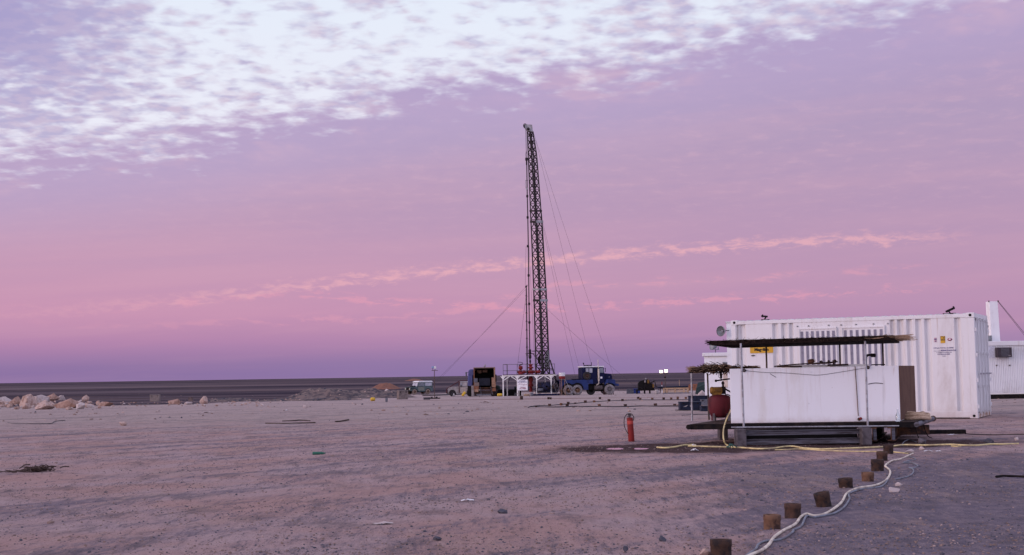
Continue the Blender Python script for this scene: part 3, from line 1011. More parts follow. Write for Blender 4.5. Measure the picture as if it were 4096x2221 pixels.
def mound(label, x0, x1, ybase, hpx, m, seed, dlen=3.0, name='dirt_mound', jag=0.35, cat='mound', peak=0.5):
    a = G(x0, ybase); b = G(x1, ybase)
    d = (a.y + b.y) / 2
    s = d / FPX
    L = (b - a).length
    nU, nV = 60, 16
    vs = []
    for j in range(nV + 1):
        v = j / nV
        for i in range(nU + 1):
            u = i / nU
            e = (sin(pi * u ** (math.log(0.5) / math.log(peak)))) ** 0.8 if 0 < u < 1 else 0
            h = hpx * s * e * sin(pi * v)
            x = a.x + (b.x - a.x) * u
            y = d + (v - 0.3) * dlen
            h *= 1 + jag * noise.noise(Vector((x * 0.5 + seed, y * 0.6, seed))) + jag * 0.8 * noise.noise(Vector((x * 1.7, y * 1.7 + seed, 2)))
            vs.append((x, y + noise.noise(Vector((x, y, seed))) * 0.2, g(y) - 0.03 + max(0, h)))
    fs = [(j * (nU + 1) + i, j * (nU + 1) + i + 1, (j + 1) * (nU + 1) + i + 1, (j + 1) * (nU + 1) + i) for j in range(nV) for i in range(nU)]
    mb = MB().add(vs, fs, True)
    if m is M_BERM:
        r2 = random.Random(int(seed * 10))
        for k in range(46):
            i = r2.randrange(4, nU - 3); j = r2.randrange(1, nV - 4)
            q = vs[j * (nU + 1) + i]
            ss = r2.uniform(0.06, 0.22)
            rock(mb, q, ss, ss, ss * 0.6, k + seed, 1, 0.4, 0.3, 1 if r2.random() < 0.25 else 2)
        return tag(mb.build(name, [m, M_ROCK, M_ROCKDK], loc=(a + b) / 2), label, cat)
    return tag(mb.build(name, m, loc=(a + b) / 2), label, cat)


mound('long low bank of stony spoil left of the green car', 1190, 1460, 1597, 42, M_BERM, 3.0, 8.0, 'spoil_bank', peak=0.45)
mound('dark rubbly bank of spoil next to the grey crate', 1400, 1640, 1592, 34, M_BERM, 5.0, 9.0, 'spoil_bank', peak=0.4)
mound('low strip of dark spoil in front of the long bank', 1060, 1420, 1604, 12, M_BERM, 6.4, 3.0, 'spoil_bank')
mound('bright red dirt heap behind the spoil banks', 1488, 1585, 1557, 24, M_REDDIRT, 8.0, 16.0, jag=0.2)
mound('small far red dirt heap on the plain behind the green car', 1628, 1680, 1524, 8, M_REDDIRT, 9.0, 40.0, jag=0.2)
mound('low ridge of pale rubble right of the lone boulder', 840, 1000, 1606, 14, M_BERM, 12.0, 4.0, 'spoil_bank')


# ------------------------------------------------------------------ white shipping container
H = 2.5
D1 = FPX * H / 422.0
FR = W(3904.5, 1471.8, D1); FR.z = 0
FL = W(2929.0, 1487.0, D1 * 1.085); FL.z = 0
ang = atan2(FR.y - FL.y, FR.x - FL.x)
CL = (FR - FL).length
CW = 2.44
cont = thing('shipping_container', 'white ribbed shipping container with barred windows and yellow name plate behind the water tank', 'container', FL, ang)
# local: x from 0 (far left) to CL, y from 0 (long side towards the camera) to CW, z up
wp = 0.12
ribs_l = [(0.14, 0.30), (0.52, 0.68)]


def corr(segments, x0, x1, z0, z1, y_out=0.012, y_in=0.078):
    """profile along x: list of (xa, xb) recessed grooves; the rest stands proud"""
    prof = [(x0, y_out)]
    for a, b in segments:
        s = min(0.045, (b - a) * 0.35)
        prof += [(a, y_out), (a + s, y_in), (b - s, y_in), (b, y_out)]
    prof.append((x1, y_out))
    mb = MB()
    n = len(prof)
    vs = [(x, y, z0) for x, y in prof] + [(x, y, z1) for x, y in prof]
    mb.add(vs, [(i, i + 1, n + i + 1, n + i) for i in range(n - 1)])
    return mb


def cx(px):
    """position along the container's front side under pixel column px"""
    lo, hi = -1.0, CL + 1
    mtx = thing_matrix(cont)
    for _ in range(40):
        mid = (lo + hi) / 2
        p = mtx @ Vector((mid, 0, 1.2)) - CAM
        q = 2048 + FPX * p.dot(Rv) / p.dot(Fv)
        if q < px:
            lo = mid
        else:
            hi = mid
    return lo


# grooves between the ribs (pixel columns in the photo)
gr_px = [(2950, 2968), (2986, 3000), (3095, 3112), (3132, 3150), (3166, 3182), (3565, 3584), (3602, 3622), (3640, 3660), (3676, 3698), (3720, 3736)]
gr_px = [(2940, 2956), (2962, 2984), (3096, 3114), (3132, 3150), (3163, 3176), (3568, 3582), (3597, 3617), (3634, 3652), (3670, 3690), (3706, 3727), (3826, 3846)]
gl = [(cx(a) + 0.0, cx(b)) for a, b in gr_px]
z0, z1 = 0.17, 2.39
corr([(max(0.13, a - 0.02), b + 0.02) for a, b in gl], 0.12, CL - 0.15, z0, z1).build('side_panel', M_WHITE, cont)
MB().box2((0.02, 0.085, 0.17), (CL - 0.1, CW - 0.03, 2.38)).build('inner_wall', M_WHITE, cont)
MB().box2((0.105, 0.0, 2.39), (CL - 0.105, 0.07, 2.475)).build('top_rail', M_WHITE, cont, bevel=0.006)
MB().box2((0.105, 0.0, 0.02), (CL - 0.105, 0.07, 0.17)).build('bottom_rail', M_WHITE, cont, bevel=0.006)
for x in (0.0, CL - 0.15):
    MB().box2((x + 0.002, 0.003, 0.12), (x + (0.118 if x == 0 else 0.148), 0.12, 2.38)).build('corner_post', M_WHITE, cont, bevel=0.008)
MB().box2((CL - 0.12, CW - 0.10, 0.12), (CL, CW, 2.38)).build('corner_post', M_WHITE, cont, bevel=0.008)
for x in (0, CL - 0.178):
    for y in (0, CW - 0.162):
        for z in (0.0, 2.382):
            if x == 0 and y > 0:
                continue
            c = MB().box2((x - 0.004, y - 0.004, z), (x + 0.178, y + 0.162, z + 0.118)).build('corner_casting', M_WHITE, cont, bevel=0.008)
            MB().lathe([(0.001, 0.0), (0.034, 0.0), (0.034, 0.012), (0.001, 0.012)], (x + 0.09, y - 0.008, z + 0.06), (0, 1, 0), 12).build('socket_hole', M_SOOT_SHADE, c)
# roof sheet with cross ribs
mb = MB()
nr = 27
for i in range(nr):
    xa = 0.12 + (CL - 0.25) * i / nr
    xb = xa + (CL - 0.25) / nr
    w = xb - xa
    pr = [(xa, 2.455), (xa + w * .30, 2.455), (xa + w * .42, 2.494), (xa + w * .85, 2.494), (xb, 2.455)]
    n = len(pr)
    vv = [(x, 0.03, z) for x, z in pr] + [(x, CW - 0.03, z) for x, z in pr]
    mb.add(vv, [(k, k + 1, n + k + 1, n + k) for k in range(n - 1)])
    mb.add([(x, 0.03, z) for x, z in pr[1:]] , [(0, 1, 2, 3)])
mb.build('roof_sheet', M_ROOF, cont)
# two barred window frames on the side
for (a, b) in ((3200, 3352), (3372, 3545)):
    xa, xb = cx(a), cx(b)
    fr = MB()
    zt, zb = 2.215, 0.75
    fr.box2((xa, -0.012, zb), (xb, 0.0105, zt + 0.05))
    f = fr.build('window_panel', M_WHITE, cont, bevel=0.004)
    mb = MB().box2((xa, -0.03, zt), (xb, -0.0125, zt + 0.03)).box2((xa, -0.03, zb), (xa + 0.025, -0.0125, zt - 0.001)).box2((xb - 0.025, -0.03, zb), (xb, -0.0125, zt - 0.001))
    mb.build('window_frame', M_WHITE, f)
    mb = MB()
    npx = 7 if a < 3300 else 7
    for k in range(npx):
        xm = xa + (xb - xa) * (k + 0.6) / (npx + 0.2)
        mb.box2((xm - 0.032, -0.022, zb + 0.02), (xm + 0.032, -0.0128, zt - 0.05))
    build_each(mb, 'window_slot', mat('grey window slot', (0.20, 0.19, 0.24), 0.6), f)
# two small bolts over the window panels
mb = MB()
for a in (3195, 3240, 3320, 3370, 3430, 3500, 3558):
    mb.lathe([(0.0, -0.02), (0.016, -0.016), (0.016, 0.012)], (cx(a), 0, 2.30), (0, -1, 0), 8)
build_each(mb, 'bolt', M_CONC, cont)
# yellow name plate
xa, xb = cx(3003), cx(3095)
pl = MB().box2((xa, -0.008, 1.652), (xb, 0.0115, 1.815)).build('name_plate', M_SIGNYEL, cont)
tm = text_mesh('Magellan', 0.105, 0.004, 0.003, sx=1.02)
tm.v = [p + Vector(((xa + xb) / 2, -0.011, 1.737)) for p in tm.v]
tm.build('lettering', M_INK, pl)
mb = MB().lathe([(0.0, -0.016), (0.02, -0.012), (0.02, 0.02)], (cx(3014), 0, 1.59), (0, -1, 0), 8).box((cx(3014), 0.004, 1.59), (0.11, 0.006, 0.014))
mb.build('rust_spot', M_RUSTMID, cont)
# stickers and stencilled text near the right end
zS = 1.876
st = MB().box2((cx(3741), 0.006, zS - 0.06), (cx(3751), 0.0118, zS + 0.05)).build('sticker', mat('pink sticker', (0.5, 0.33, 0.36), 0.5), cont)
build_each(MB().box2((cx(3741.5), 0.002, zS + 0.0), (cx(3750.5), 0.0058, zS + 0.026)).box2((cx(3744), 0.002, zS - 0.045), (cx(3749), 0.0058, zS - 0.025)), 'print', M_INKBLUE, st)
st = MB().box2((cx(3766), 0.006, zS - 0.085), (cx(3785), 0.0118, zS + 0.085)).build('sticker', M_SIGNYEL, cont)
mb = text_mesh('IC', 0.085, 0.006, 0.001)
mb.v = [p + Vector((cx(3775.5), 0.0045, zS + 0.035)) for p in mb.v]
mb.build('lettering', M_SIGNYEL, st)
MB().box2((cx(3766.6), 0.0048, zS - 0.022), (cx(3784.6), 0.0056, zS + 0.082)).build('dark_field', M_OLIVE, st)
st = MB().lathe([(0.0001, 0.0), (0.055, 0.0), (0.055, 0.006), (0.0001, 0.006)], (0, 0, 0), (0, 1, 0), 24)
st.v = [Vector((cx(3803.5) + p.x, p.y + 0.006, zS + 0.0 + p.z * 0.62)) for p in st.v]
st = st.build('sticker', M_INKRED, cont)
mb = MB().lathe([(0.0001, 0.0), (0.03, 0.0), (0.03, 0.002), (0.0001, 0.002)], (0, 0, 0), (0, 1, 0), 16)
mb.v = [Vector((cx(3803.5) + p.x, p.y + 0.003, zS + 0.004 + p.z * 0.55)) for p in mb.v]
mb.build('print', M_SIGNWHITE, st)
mb = MB()
xm = cx(3777)
for s, dz, sz, bo, dx_ in (('CFP.(A) TOTAL ALGERIE', 0.0, 0.043, 0.0008, 0), ('POUR LE COMPTE DE', -0.070, 0.021, 0.0004, -0.125), ('SONATRACH D.P', -0.060, 0.044, 0.0024, 0.115),
                           ('4, CHEMIN DU RESERVOIR', -0.108, 0.030, 0.0004, 0.01), ('HYDRA-ALGER', -0.150, 0.043, 0.001, 0), ('ALGERIE', -0.194, 0.024, 0.0004, 0)):
    tm = text_mesh(s, sz, bo, 0.0008)
    tm.v = [p + Vector((xm + dx_, 0.0095, 1.675 + dz)) for p in tm.v]
    tm.build('stencilled_line', M_INKBLUE, cont)
# door end: two leaves, four lock rods, hinges, shallow ribs
for k in range(2):
    y0, y1 = (0.125, CW / 2 - 0.006) if k == 0 else (CW / 2 + 0.006, CW - 0.105)
    prof = [(y0, 0.03), (y0 + .1, .03)]
    for q in range(3):
        ya = y0 + 0.14 + q * 0.30
        prof += [(ya, .03), (ya + .05, -.012), (ya + .16, -.012), (ya + .21, .03)]
    prof += [(y1, 0.03)]
    n = len(prof)
    vv = [(CL - 0.05 + x, y, 0.14) for y, x in prof] + [(CL - 0.05 + x, y, 2.36) for y, x in prof]
    dr = MB().add(vv, [(i, i + 1, n + i + 1, n + i) for i in range(n - 1)]).build('door', M_WHITE, cont)
    for q in (0.32, 0.82):
        yy = y0 + (y1 - y0) * q
        r = MB().cyl((CL + 0.02, yy, 0.10), (CL + 0.02, yy, 2.40), 0.019, seg=8).build('lock_rod', M_WHITE, dr)
        mb = MB()
        for z in (0.12, 0.75, 1.55, 2.36):
            mb.box((CL + 0.01, yy, z), (0.055, 0.07, 0.06))
        build_each(mb, 'rod_guide', M_WHITE, r)
        MB().box((CL + 0.04, yy + 0.16, 1.05), (0.02, 0.36, 0.035)).build('handle', M_GALV, r)
    mb = MB()
    for z in (0.28, 0.9, 1.5, 2.1):
        yy = 0.09 if k == 0 else CW - 0.08
        mb.box((CL + 0.005, yy, z), (0.05, 0.14, 0.085))
    build_each(mb, 'hinge', M_WHITE, dr)
MB().box2((CL - 0.11, 0.163, 2.385), (CL, CW - 0.163, 2.492)).build('door_header', M_WHITE, cont)
MB().box2((CL - 0.11, 0.163, 0.01), (CL, CW - 0.163, 0.118)).build('door_sill', mat('rusty white sill', (0.5, 0.42, 0.38), 0.7, (0.24, 0.13, 0.08), 4), cont)
MB().cyl((CL - 0.02, 0.07, 1.72), (CL - 0.02, 0.07, 0.9), 0.012, seg=6).build('cable', M_DKCABLE, cont)


def roof_lamp(label, px, py, flip, tiltdeg, ln):
    x = cx(px)
    p = thing_matrix(cont) @ Vector((x, 0.35, 2.494))
    o = thing('roof_floodlight', label, 'lamp', p, ang, 'small floodlights on the container roof')
    MB().box((0, 0, 0.012), (ln, 0.06, 0.024)).build('base_plate', M_RUSTDK, o)
    MB().bar((0.02 * flip, 0, 0.024), (-0.02 * flip, 0, 0.08), 0.03).build('bracket', M_BLACK, o)
    R = Matrix.Rotation(radians(tiltdeg), 3, 'Y')
    hd = MB().box((0.02 * flip, 0, 0.10), (ln * 0.72, 0.14, 0.045), R)
    hd.build('lamp_head', M_BLACK, o, bevel=0.012)
    MB().cyl((ln * 0.33 * flip, 0, 0.10 - tiltdeg * flip * 0.002), (ln * 0.42 * flip, 0, 0.10 - tiltdeg * flip * 0.0025), 0.045, 0.03, seg=10).build('lamp_cap', M_BLACK, o)


roof_lamp('small dark floodlight lying low on the left part of the container roof', 3052, 1275, -1, 6, 0.20)
roof_lamp('dark floodlight tilted up on a flat bracket on the right part of the container roof', 3797, 1245, 1, -24, 0.30)

# ------------------------------------------------------------------ white cabins behind
d = 75.0
a = W(2816, 1412, d); b = W(3260, 1405, d)
zb = g(d) - 0.02
cab1 = thing('site_cabin', 'low white cabin with parapet behind the container, seen left of it', 'cabin', (a.x, d, zb), -0.17)
hh1 = a.z - zb
MB().box2((0, 0, 0), (b.x - a.x, 5.0, hh1 - 0.20)).build('wall', M_SIDING, cab1)
rf = MB().box2((-0.10, -0.12, hh1 - 0.20), (b.x - a.x, 5.1, hh1 + 0.0)).build('roof', M_WHITE, cab1, bevel=0.03)
MB().box2((0.02, -0.004, hh1 - 0.31), (b.x - a.x - 0.05, -0.0, hh1 - 0.2)).build('stained_edge', M_WHITE_OLD, cab1)
q = W(2893, 1470, d - 0.3); q2 = W(2938, 1448, d - 0.3)
ac = MB().box2((q.x - a.x, -0.40, q.z - zb), (q2.x - a.x, -0.006, q2.z - zb)).build('air_conditioner', M_LAMPGREY, cab1, bevel=0.02)
MB().box2((q.x - a.x + 0.04, -0.412, q.z - zb + 0.05), (q2.x - a.x - 0.04, -0.402, q2.z - zb - 0.05)).build('grille', M_GREYBOX, ac)
MB().box2((q.x - a.x + 0.02, -0.10, q.z - zb - 1.1), (q2.x - a.x + 0.1, -0.006, q.z - zb - 0.28)).build('curtain_panel', mat('cream panel', (0.55, 0.45, 0.38), 0.8), cab1)

d2 = 42.0
a2 = W(2905, 1291, d2); z2 = g(d2) - 0.02
cab2 = thing('site_cabin', 'tall white cabin standing directly behind the left end of the container', 'cabin', (a2.x, d2, z2), -0.19)
MB().box2((0, 0, 0), (2.0, 2.2, a2.z - z2)).build('wall', M_SIDING, cab2)
MB().box2((-0.03, -0.03, a2.z - z2), (2.03, 2.23, a2.z - z2 + 0.03)).build('roof', M_WHITE, cab2)

# round floodlight on the tall cabin, and the small one on the low cabin's roof
p = W(2899, 1325, d2 - 0.05)
o = thing('round_floodlight', 'big round grey floodlight on the white cabin wall left of the container', 'lamp', p, 0.0)
f_ = Vector((-0.75, -0.66, 0.0)).normalized()
sh = MB().lathe([(0.03, -0.02), (0.07, 0.0), (0.11, 0.06), (0.155, 0.15), (0.165, 0.16), (0.150, 0.15), (0.10, 0.06), (0.0, 0.035)], (-0.03, -0.05, 0), f_, 24)
s_ = sh.build('reflector', M_LAMPGREY, o)
MB().lathe([(0.157, 0.15), (0.170, 0.155), (0.172, 0.17), (0.16, 0.175)], (-0.03, -0.05, 0), f_, 24).build('rim', M_GALV, s_)
MB().lathe([(0.0, 0.10), (0.03, 0.09), (0.035, 0.06), (0.02, 0.03)], (-0.03, -0.05, 0), f_, 12).build('bulb', M_GLASSLT, s_)
MB().cyl((-0.02, -0.03, 0.02), (0.32, 0.12, 0.02), 0.012, seg=6).build('bracket', M_DKCABLE, o)
p = W(2882, 1408, 73.5); p.z = zb + hh1
p.y = d + 0.3
o = thing('roof_floodlight', 'grey floodlight with bright top on the roof of the low white cabin', 'lamp', p, 0.0)
MB().cyl((0, 0, 0), (0, 0, 0.18), 0.02, seg=8).build('stem', M_DKCABLE, o)
MB().box((0.08, 0, 0.19), (0.26, 0.10, 0.04)).box((0.16, 0, 0.26), (0.05, 0.05, 0.16)).build('bracket', M_LAMPGREY, o)
hd = MB().lathe([(0.05, -0.06), (0.10, 0.0), (0.20, 0.16), (0.23, 0.28), (0.22, 0.285), (0.0, 0.2)], (0.02, 0, 0.34), (-1.0, -0.5, 0.18), 16)
hd.build('lamp_head', M_LAMPGREY, o)
MB().box((-0.12, -0.05, 0.565), (0.34, 0.22, 0.04)).build('lamp_top', M_LAMPWHITE, o, bevel=0.01)

d3 = 63.0
zb3 = g(d3)
pL = W(3945, 1365, d3); pT = W(4000, 1365, d3)
hh3 = pT.z - zb3
cab3 = thing('site_cabin', 'white corrugated cabin on black skids at the right edge of the photo', 'cabin', (W(3900, 1400, d3).x, d3, zb3), 0.0)
Lx = 8.0
mb = MB()
npr = 96
pr = []
for i in range(npr):
    xa = Lx * i / npr; w = Lx / npr
    pr += [(xa, 0.0), (xa + w * .45, 0.0), (xa + w * .55, 0.035), (xa + w * .9, 0.035)]
pr.append((Lx, 0.0))
n = len(pr)
vv = [(x, y, 0.26) for x, y in pr] + [(x, y, hh3 - 0.22) for x, y in pr]
mb.add(vv, [(i, i + 1, n + i + 1, n + i) for i in range(n - 1)])
mb.box2((0.0, 0.04, 0.26), (Lx, 2.4, hh3 - 0.22))
mb.build('wall', M_SIDING, cab3)
MB().box2((-0.05, -0.05, hh3 - 0.22), (Lx, 2.45, hh3)).build('roof', M_WHITE, cab3, bevel=0.02)
MB().box2((0.0, -0.012, 0.215), (Lx, -0.002, 0.262)).build('base_trim', M_WHITE_OLD, cab3)
MB().box2((0.05, 0.05, 0.0), (Lx, 0.25, 0.258)).box2((0.05, 2.1, 0.0), (Lx, 2.3, 0.258)).build('skid', M_BLACK, cab3)


def c3(px, py):
    p = W(px, py, d3)
    return p.x - cab3.location.x, p.z - zb3


x0_, zt_ = c3(3979, 1391); x1_, zb_ = c3(4038, 1429)
ac = MB().box2((x0_, -0.34, zb_), (x1_, -0.006, zt_)).build('air_conditioner', mat('dark grey casing', (0.045, 0.035, 0.042), 0.5), cab3, bevel=0.02)
mb = MB()
for k in range(8):
    z_ = zb_ + 0.05 + (zt_ - zb_ - 0.1) * k / 7
    mb.box2((x0_ + 0.17, -0.352, z_ - 0.012), (x1_ - 0.13, -0.342, z_ + 0.012))
mb.build('grille', M_GREYBOX, ac)
MB().box2((x1_ - 0.18, -0.352, zb_ + 0.05), (x1_ - 0.07, -0.342, zb_ + 0.09)).build('badge', M_PALE, ac)
MB().box2((x0_ - 0.4, -0.012, zb_ - 0.02), (x0_ - 0.03, -0.004, zt_ + 0.08)).build('side_patch', mat('grey patch', (0.52, 0.52, 0.58), 0.6), cab3)
mb = MB()
for q_ in (3986, 4038):
    x_, z_ = c3(q_, 1462)
    mb.box((x_, -0.02, z_), (0.06, 0.04, 0.06))
build_each(mb, 'socket', M_DKPOST, cab3)
x0_, zt_ = c3(3972, 1204); x1_, zb_ = c3(4017, 1362)
dct = MB().hexa([(x0_ + 0.02, 0.5, hh3), (x1_, 0.5, hh3), (x1_, 1.0, hh3), (x0_ + 0.02, 1.0, hh3)],
                [(x0_, 0.5, zt_), (x1_ - 0.05, 0.5, zt_), (x1_ - 0.05, 1.0, zt_), (x0_, 1.0, zt_)]).build('duct', M_SIDING, cab3, bevel=0.012)
MB().box2((x0_ - 0.03, 0.47, zt_ - 0.03), (x0_ - 0.001, 0.56, zt_ + 0.04)).box2((x1_ - 0.05, 0.47, zt_ - 0.03), (x1_ + 0.0, 0.56, zt_ + 0.04)).build('lug', M_DKPOST, dct)
MB().tube([(x1_ - 0.02, 0.5, zt_), (x1_ + 0.6, 0.6, zt_ - 0.75), (x1_ + 1.7, 0.8, zt_ - 2.1)], 0.011, 5).tube([(x1_ - 0.02, 0.52, zt_ - 0.03), (x1_ + 0.7, 0.62, zt_ - 0.95), (x1_ + 1.7, 0.85, zt_ - 2.2)], 0.009, 5).build('guy_wire', M_WIRE, dct)
MB().box((x0_ - 0.10, 0.4, hh3 + 0.14), (0.16, 0.2, 0.28)).build('vent_box', M_LAMPGREY, cab3)
MB().cyl((x0_ - 0.13, 0.4, hh3), (x0_ - 0.16, 0.4, hh3 + 0.95), 0.008, seg=5).box((x0_ - 0.16, 0.4, hh3 + 0.72), (0.07, 0.02, 0.10)).build('aerial', M_WIRE, cab3)

# ------------------------------------------------------------------ water tank on its skid
ZT = 0.335
tFL = W(2924, 1692, 22.1); tFR = W(3602, 1680, 21.95)
tBR = W(3661, 1658, 24.1)
dep = tBR - tFR
tBL = tFL + dep
zts = [1.237, 1.245, 1.245, 1.237]
cs = [tFL, tFR, tBR, tBL]
tank = thing('water_tank', 'big white painted steel water tank with brown end panel standing on the skid', 'tank', Vector((tFL.x, tFL.y, ZT)))


def flat(p, z):
    return Vector((p.x, p.y, z))


MB().hexa([flat(p, ZT) for p in cs], [flat(p, z) for p, z in zip(cs, zts)]).build('tank_body', M_TANK, tank, world=True, bevel=0.006)
u_ = (tBR - tFR); u_.z = 0; un = u_.normalized()
e_ = (tFR - tFL); e_.z = 0; en = e_.normalized()
nf = Vector((en.y, -en.x, 0))            # towards the camera
MB().hexa([flat(tFR, ZT + 0.02) + en * 0.003 + un * 0.005, flat(tFR, ZT + 0.02) + en * 0.018 + un * 0.005, flat(tBR, ZT + 0.02) + en * 0.018, flat(tBR, ZT + 0.02) + en * 0.003],
          [flat(tFR, 1.246) + en * 0.003 + un * 0.005, flat(tFR, 1.246) + en * 0.018 + un * 0.005, flat(tBR, 1.246) + en * 0.018, flat(tBR, 1.246) + en * 0.003]).build('end_panel', M_BROWN, tank, world=True)


def tk(px, py, out=0.0):
    """point on the tank's front face under a pixel, moved out by some metres"""
    r = ray(px, py)
    k = (tFL - CAM).dot(nf) / r.dot(nf)
    return CAM + r * k + nf * out


lid = MB()
a_ = flat(tFL, 1.239) + en * 0.75 + un * 0.25; b_ = flat(tFL, 1.241) + en * 2.1 + un * 0.25
lid.box(flat(a_ + en * 0.68 + un * 0.5, 1.262), (1.3, 1.0, 0.04), Matrix.Rotation(atan2(en.y, en.x), 3, 'Z'))
lid.build('lid', M_WHITE_OLD, tank, world=True)
mb = MB()
mb.tube([tk(3100, 1466, -0.1), tk(3180, 1458, -0.12), tk(3290, 1452, -0.15), tk(3360, 1447, -0.2)], 0.012, 6)
mb.tube([tk(3110, 1467, -0.05), tk(3210, 1466, -0.05)], 0.015, 6)
mb.tube([tk(3124, 1462, -0.08), tk(3121, 1456, -0.08)], 0.008, 6)
mb.bar(tk(3315, 1461, -0.1), tk(3398, 1459, -0.1), 0.03, 0.03)
mb.tube([tk(3230, 1456, -0.1), tk(3320, 1453, -0.1), tk(3345, 1449, -0.1)], 0.012, 6)
mb.build('pipework', M_RUSTDK, tank, world=True)
mb = MB()
mb.lathe([(0.0, -0.05), (0.035, -0.045), (0.042, 0.0), (0.04, 0.05), (0.0, 0.055)], tk(3250, 1446, -0.15), (1, 0.2, 0.1), 14)
mb.build('small_motor', M_RUST, tank, world=True)
MB().box(tk(3264, 1448, -0.14), (0.03, 0.03, 0.085)).build('white_flange', M_WHITE_OLD, tank, world=True)
mb = MB()
for q_ in ((3291, 1448, .026), (3321, 1446, .018), (3346, 1444, .026)):
    mb.lathe([(0.0, -0.03), (q_[2], -0.026), (q_[2] * 1.1, 0.01), (0.0, 0.03)], tk(q_[0], q_[1], -0.15), (0.2, 0, 1), 10)
mb.lathe([(0.02, 0.0), (0.016, 0.03), (0.026, 0.07), (0.0, 0.072)], tk(3340, 1458, -0.1), (0, 0, 1), 10)
build_each(mb, 'valve', M_RUSTDK, tank, world=True)
mb = MB()
mb.tube([tk(3467, 1464, -0.06), tk(3467, 1440, -0.06), tk(3470, 1425, -0.06), tk(3480, 1420, -0.06), tk(3503, 1424, -0.06)], 0.020, 10, 4)
mb.lathe([(0.02, 0.0), (0.033, 0.0), (0.033, 0.07), (0.025, 0.075)], tk(3487, 1421.5, -0.06), (1, 0, -0.03), 10)
mb.build('goose_neck_vent', M_BLACK, tank, world=True)
MB().bar(tk(3492, 1459.5, -0.1), tk(3545, 1458.5, -0.1), 0.04, 0.018).build('hatch_bar', M_BLACK, tank, world=True)
mb = MB()
for q_ in ((2976, 1482), (3471, 1470)):
    mb.lathe([(0.0, -0.02), (0.028, -0.016), (0.03, 0.02), (0.012, 0.022)], tk(*q_), nf, 12)
build_each(mb, 'lug', M_RUSTMID, tank, world=True)
mb = MB()
mb.tube([tk(2976, 1482, 0.02), tk(3060, 1490, 0.012), tk(3140, 1492, 0.010), tk(3220, 1498, 0.010), tk(3280, 1500, 0.010), tk(3370, 1487, 0.010), tk(3471, 1470, 0.02)], 0.0028, 5, 6)
mb.build('sagging_wire', M_WIRE, tank, world=True)
MB().tube([tk(3420, 1466, 0.010), tk(3427, 1570, 0.010), tk(3433, 1665, 0.010)], 0.006, 6).build('sight_tube', M_RUSTLT, tank, world=True)
tp = MB().lathe([(0.0, -0.03), (0.022, -0.02), (0.028, 0.01), (0.02, 0.05), (0.0, 0.055)], tk(3436, 1677, 0.0), nf, 12).build('tap', M_RUSTMID, tank, world=True)
MB().lathe([(0.0, 0.05), (0.024, 0.05), (0.024, 0.065), (0.0, 0.068)], tk(3440, 1674, 0.0), nf, 12).build('red_handwheel', M_RED, tp, world=True)
MB().tube([tk(3472, 1537, 0.006), tk(3500, 1532, 0.006), tk(3532, 1535, 0.006)], 0.006, 5, 4).tube([tk(3080, 1495, 0.004), tk(3104, 1510, 0.004)], 0.004, 4).build('scratch', M_CONC, tank, world=True)
mb = MB()
for q_ in ((3245, 1489), (3236, 1615), (3060, 1560)):
    mb.lathe([(0.0, -0.006), (0.008, -0.004), (0.008, 0.004)], tk(*q_), nf, 8)
build_each(mb, 'rivet', M_RUSTDK, tank, world=True)

MB().bar(tk(3529, 1466, 0.001), tk(3531, 1683, 0.001), 0.008, 0.006).build('weld_seam', M_TANK, tank, world=True)
# skid platform
sk = thing('skid_platform', 'black steel skid on grey blocks carrying the white tank and the red compressor', 'skid', flat(tFL, 0.0))
fL = W(2762, 1699, 22.15); fR = W(3672, 1691, 21.7)
bL = fL + u_ * 1.0; bR = fR + u_ * 1.05
zP = 0.285
fL.z = fR.z = bL.z = bR.z = zP
rr = 0.042
MB().bar(fL, fR, 0.08, 0.088).bar(flat(fL, zP) + u_ * 0.5, flat(fR, zP) + u_ * 0.5, 0.08, 0.07).build('frame_beam', M_BLACK, sk, world=True)
MB().cyl(fL - un * 0.06 - en * 0.02, bL + un * 0.05, rr, seg=14).build('side_tube', M_BLACK, sk, world=True)
MB().cyl(fR - un * 0.06 - en * 0.02, bR + un * 0.1, rr, seg=14).build('side_tube', M_BEAM, sk, world=True)
MB().lathe([(0.0, 0.0), (rr * 1.05, 0.0), (rr * 1.25, 0.05), (rr * 1.3, 0.13), (rr * 0.9, 0.16), (0.0, 0.165)], bR + un * 0.1, un, 14).build('tube_cap', M_RUSTLT, sk, world=True)
MB().bar(bL, bR, 0.08, 0.088).build('frame_beam', M_BLACK, sk, world=True)
MB().hexa([flat(fL, 0.322) + en * 0.05, flat(fR, 0.322) - en * 0.05, flat(bR, 0.322) - en * 0.05, flat(bL, 0.322) + en * 0.05],
          [flat(fL, 0.333) + en * 0.05, flat(fR, 0.333) - en * 0.05, flat(bR, 0.333) - en * 0.05, flat(bL, 0.333) + en * 0.05]).build('deck_plate', M_RUSTDK, sk, world=True)
rail_a = W(2925, 1710, 21.55); rail_b = W(3596, 1704, 21.4)
MB().cyl(rail_a, rail_b, 0.011, seg=8).build('front_rail', M_GALV, sk, world=True)
bl1 = W(2966, 1746, 21.55); bl2 = W(3467, 1742, 21.45)
for q_ in (bl1, bl2):
    MB().box2((q_.x - 0.078, q_.y - 0.02, -0.02), (q_.x + 0.078, q_.y + 0.26, 0.26)).build('support_block', M_CONC, sk, world=True, bevel=0.012)
    MB().box2((q_.x - 0.07, q_.y + 1.85, -0.02), (q_.x + 0.08, q_.y + 2.1, 0.24)).build('support_block', M_CONC, sk, world=True, bevel=0.012)
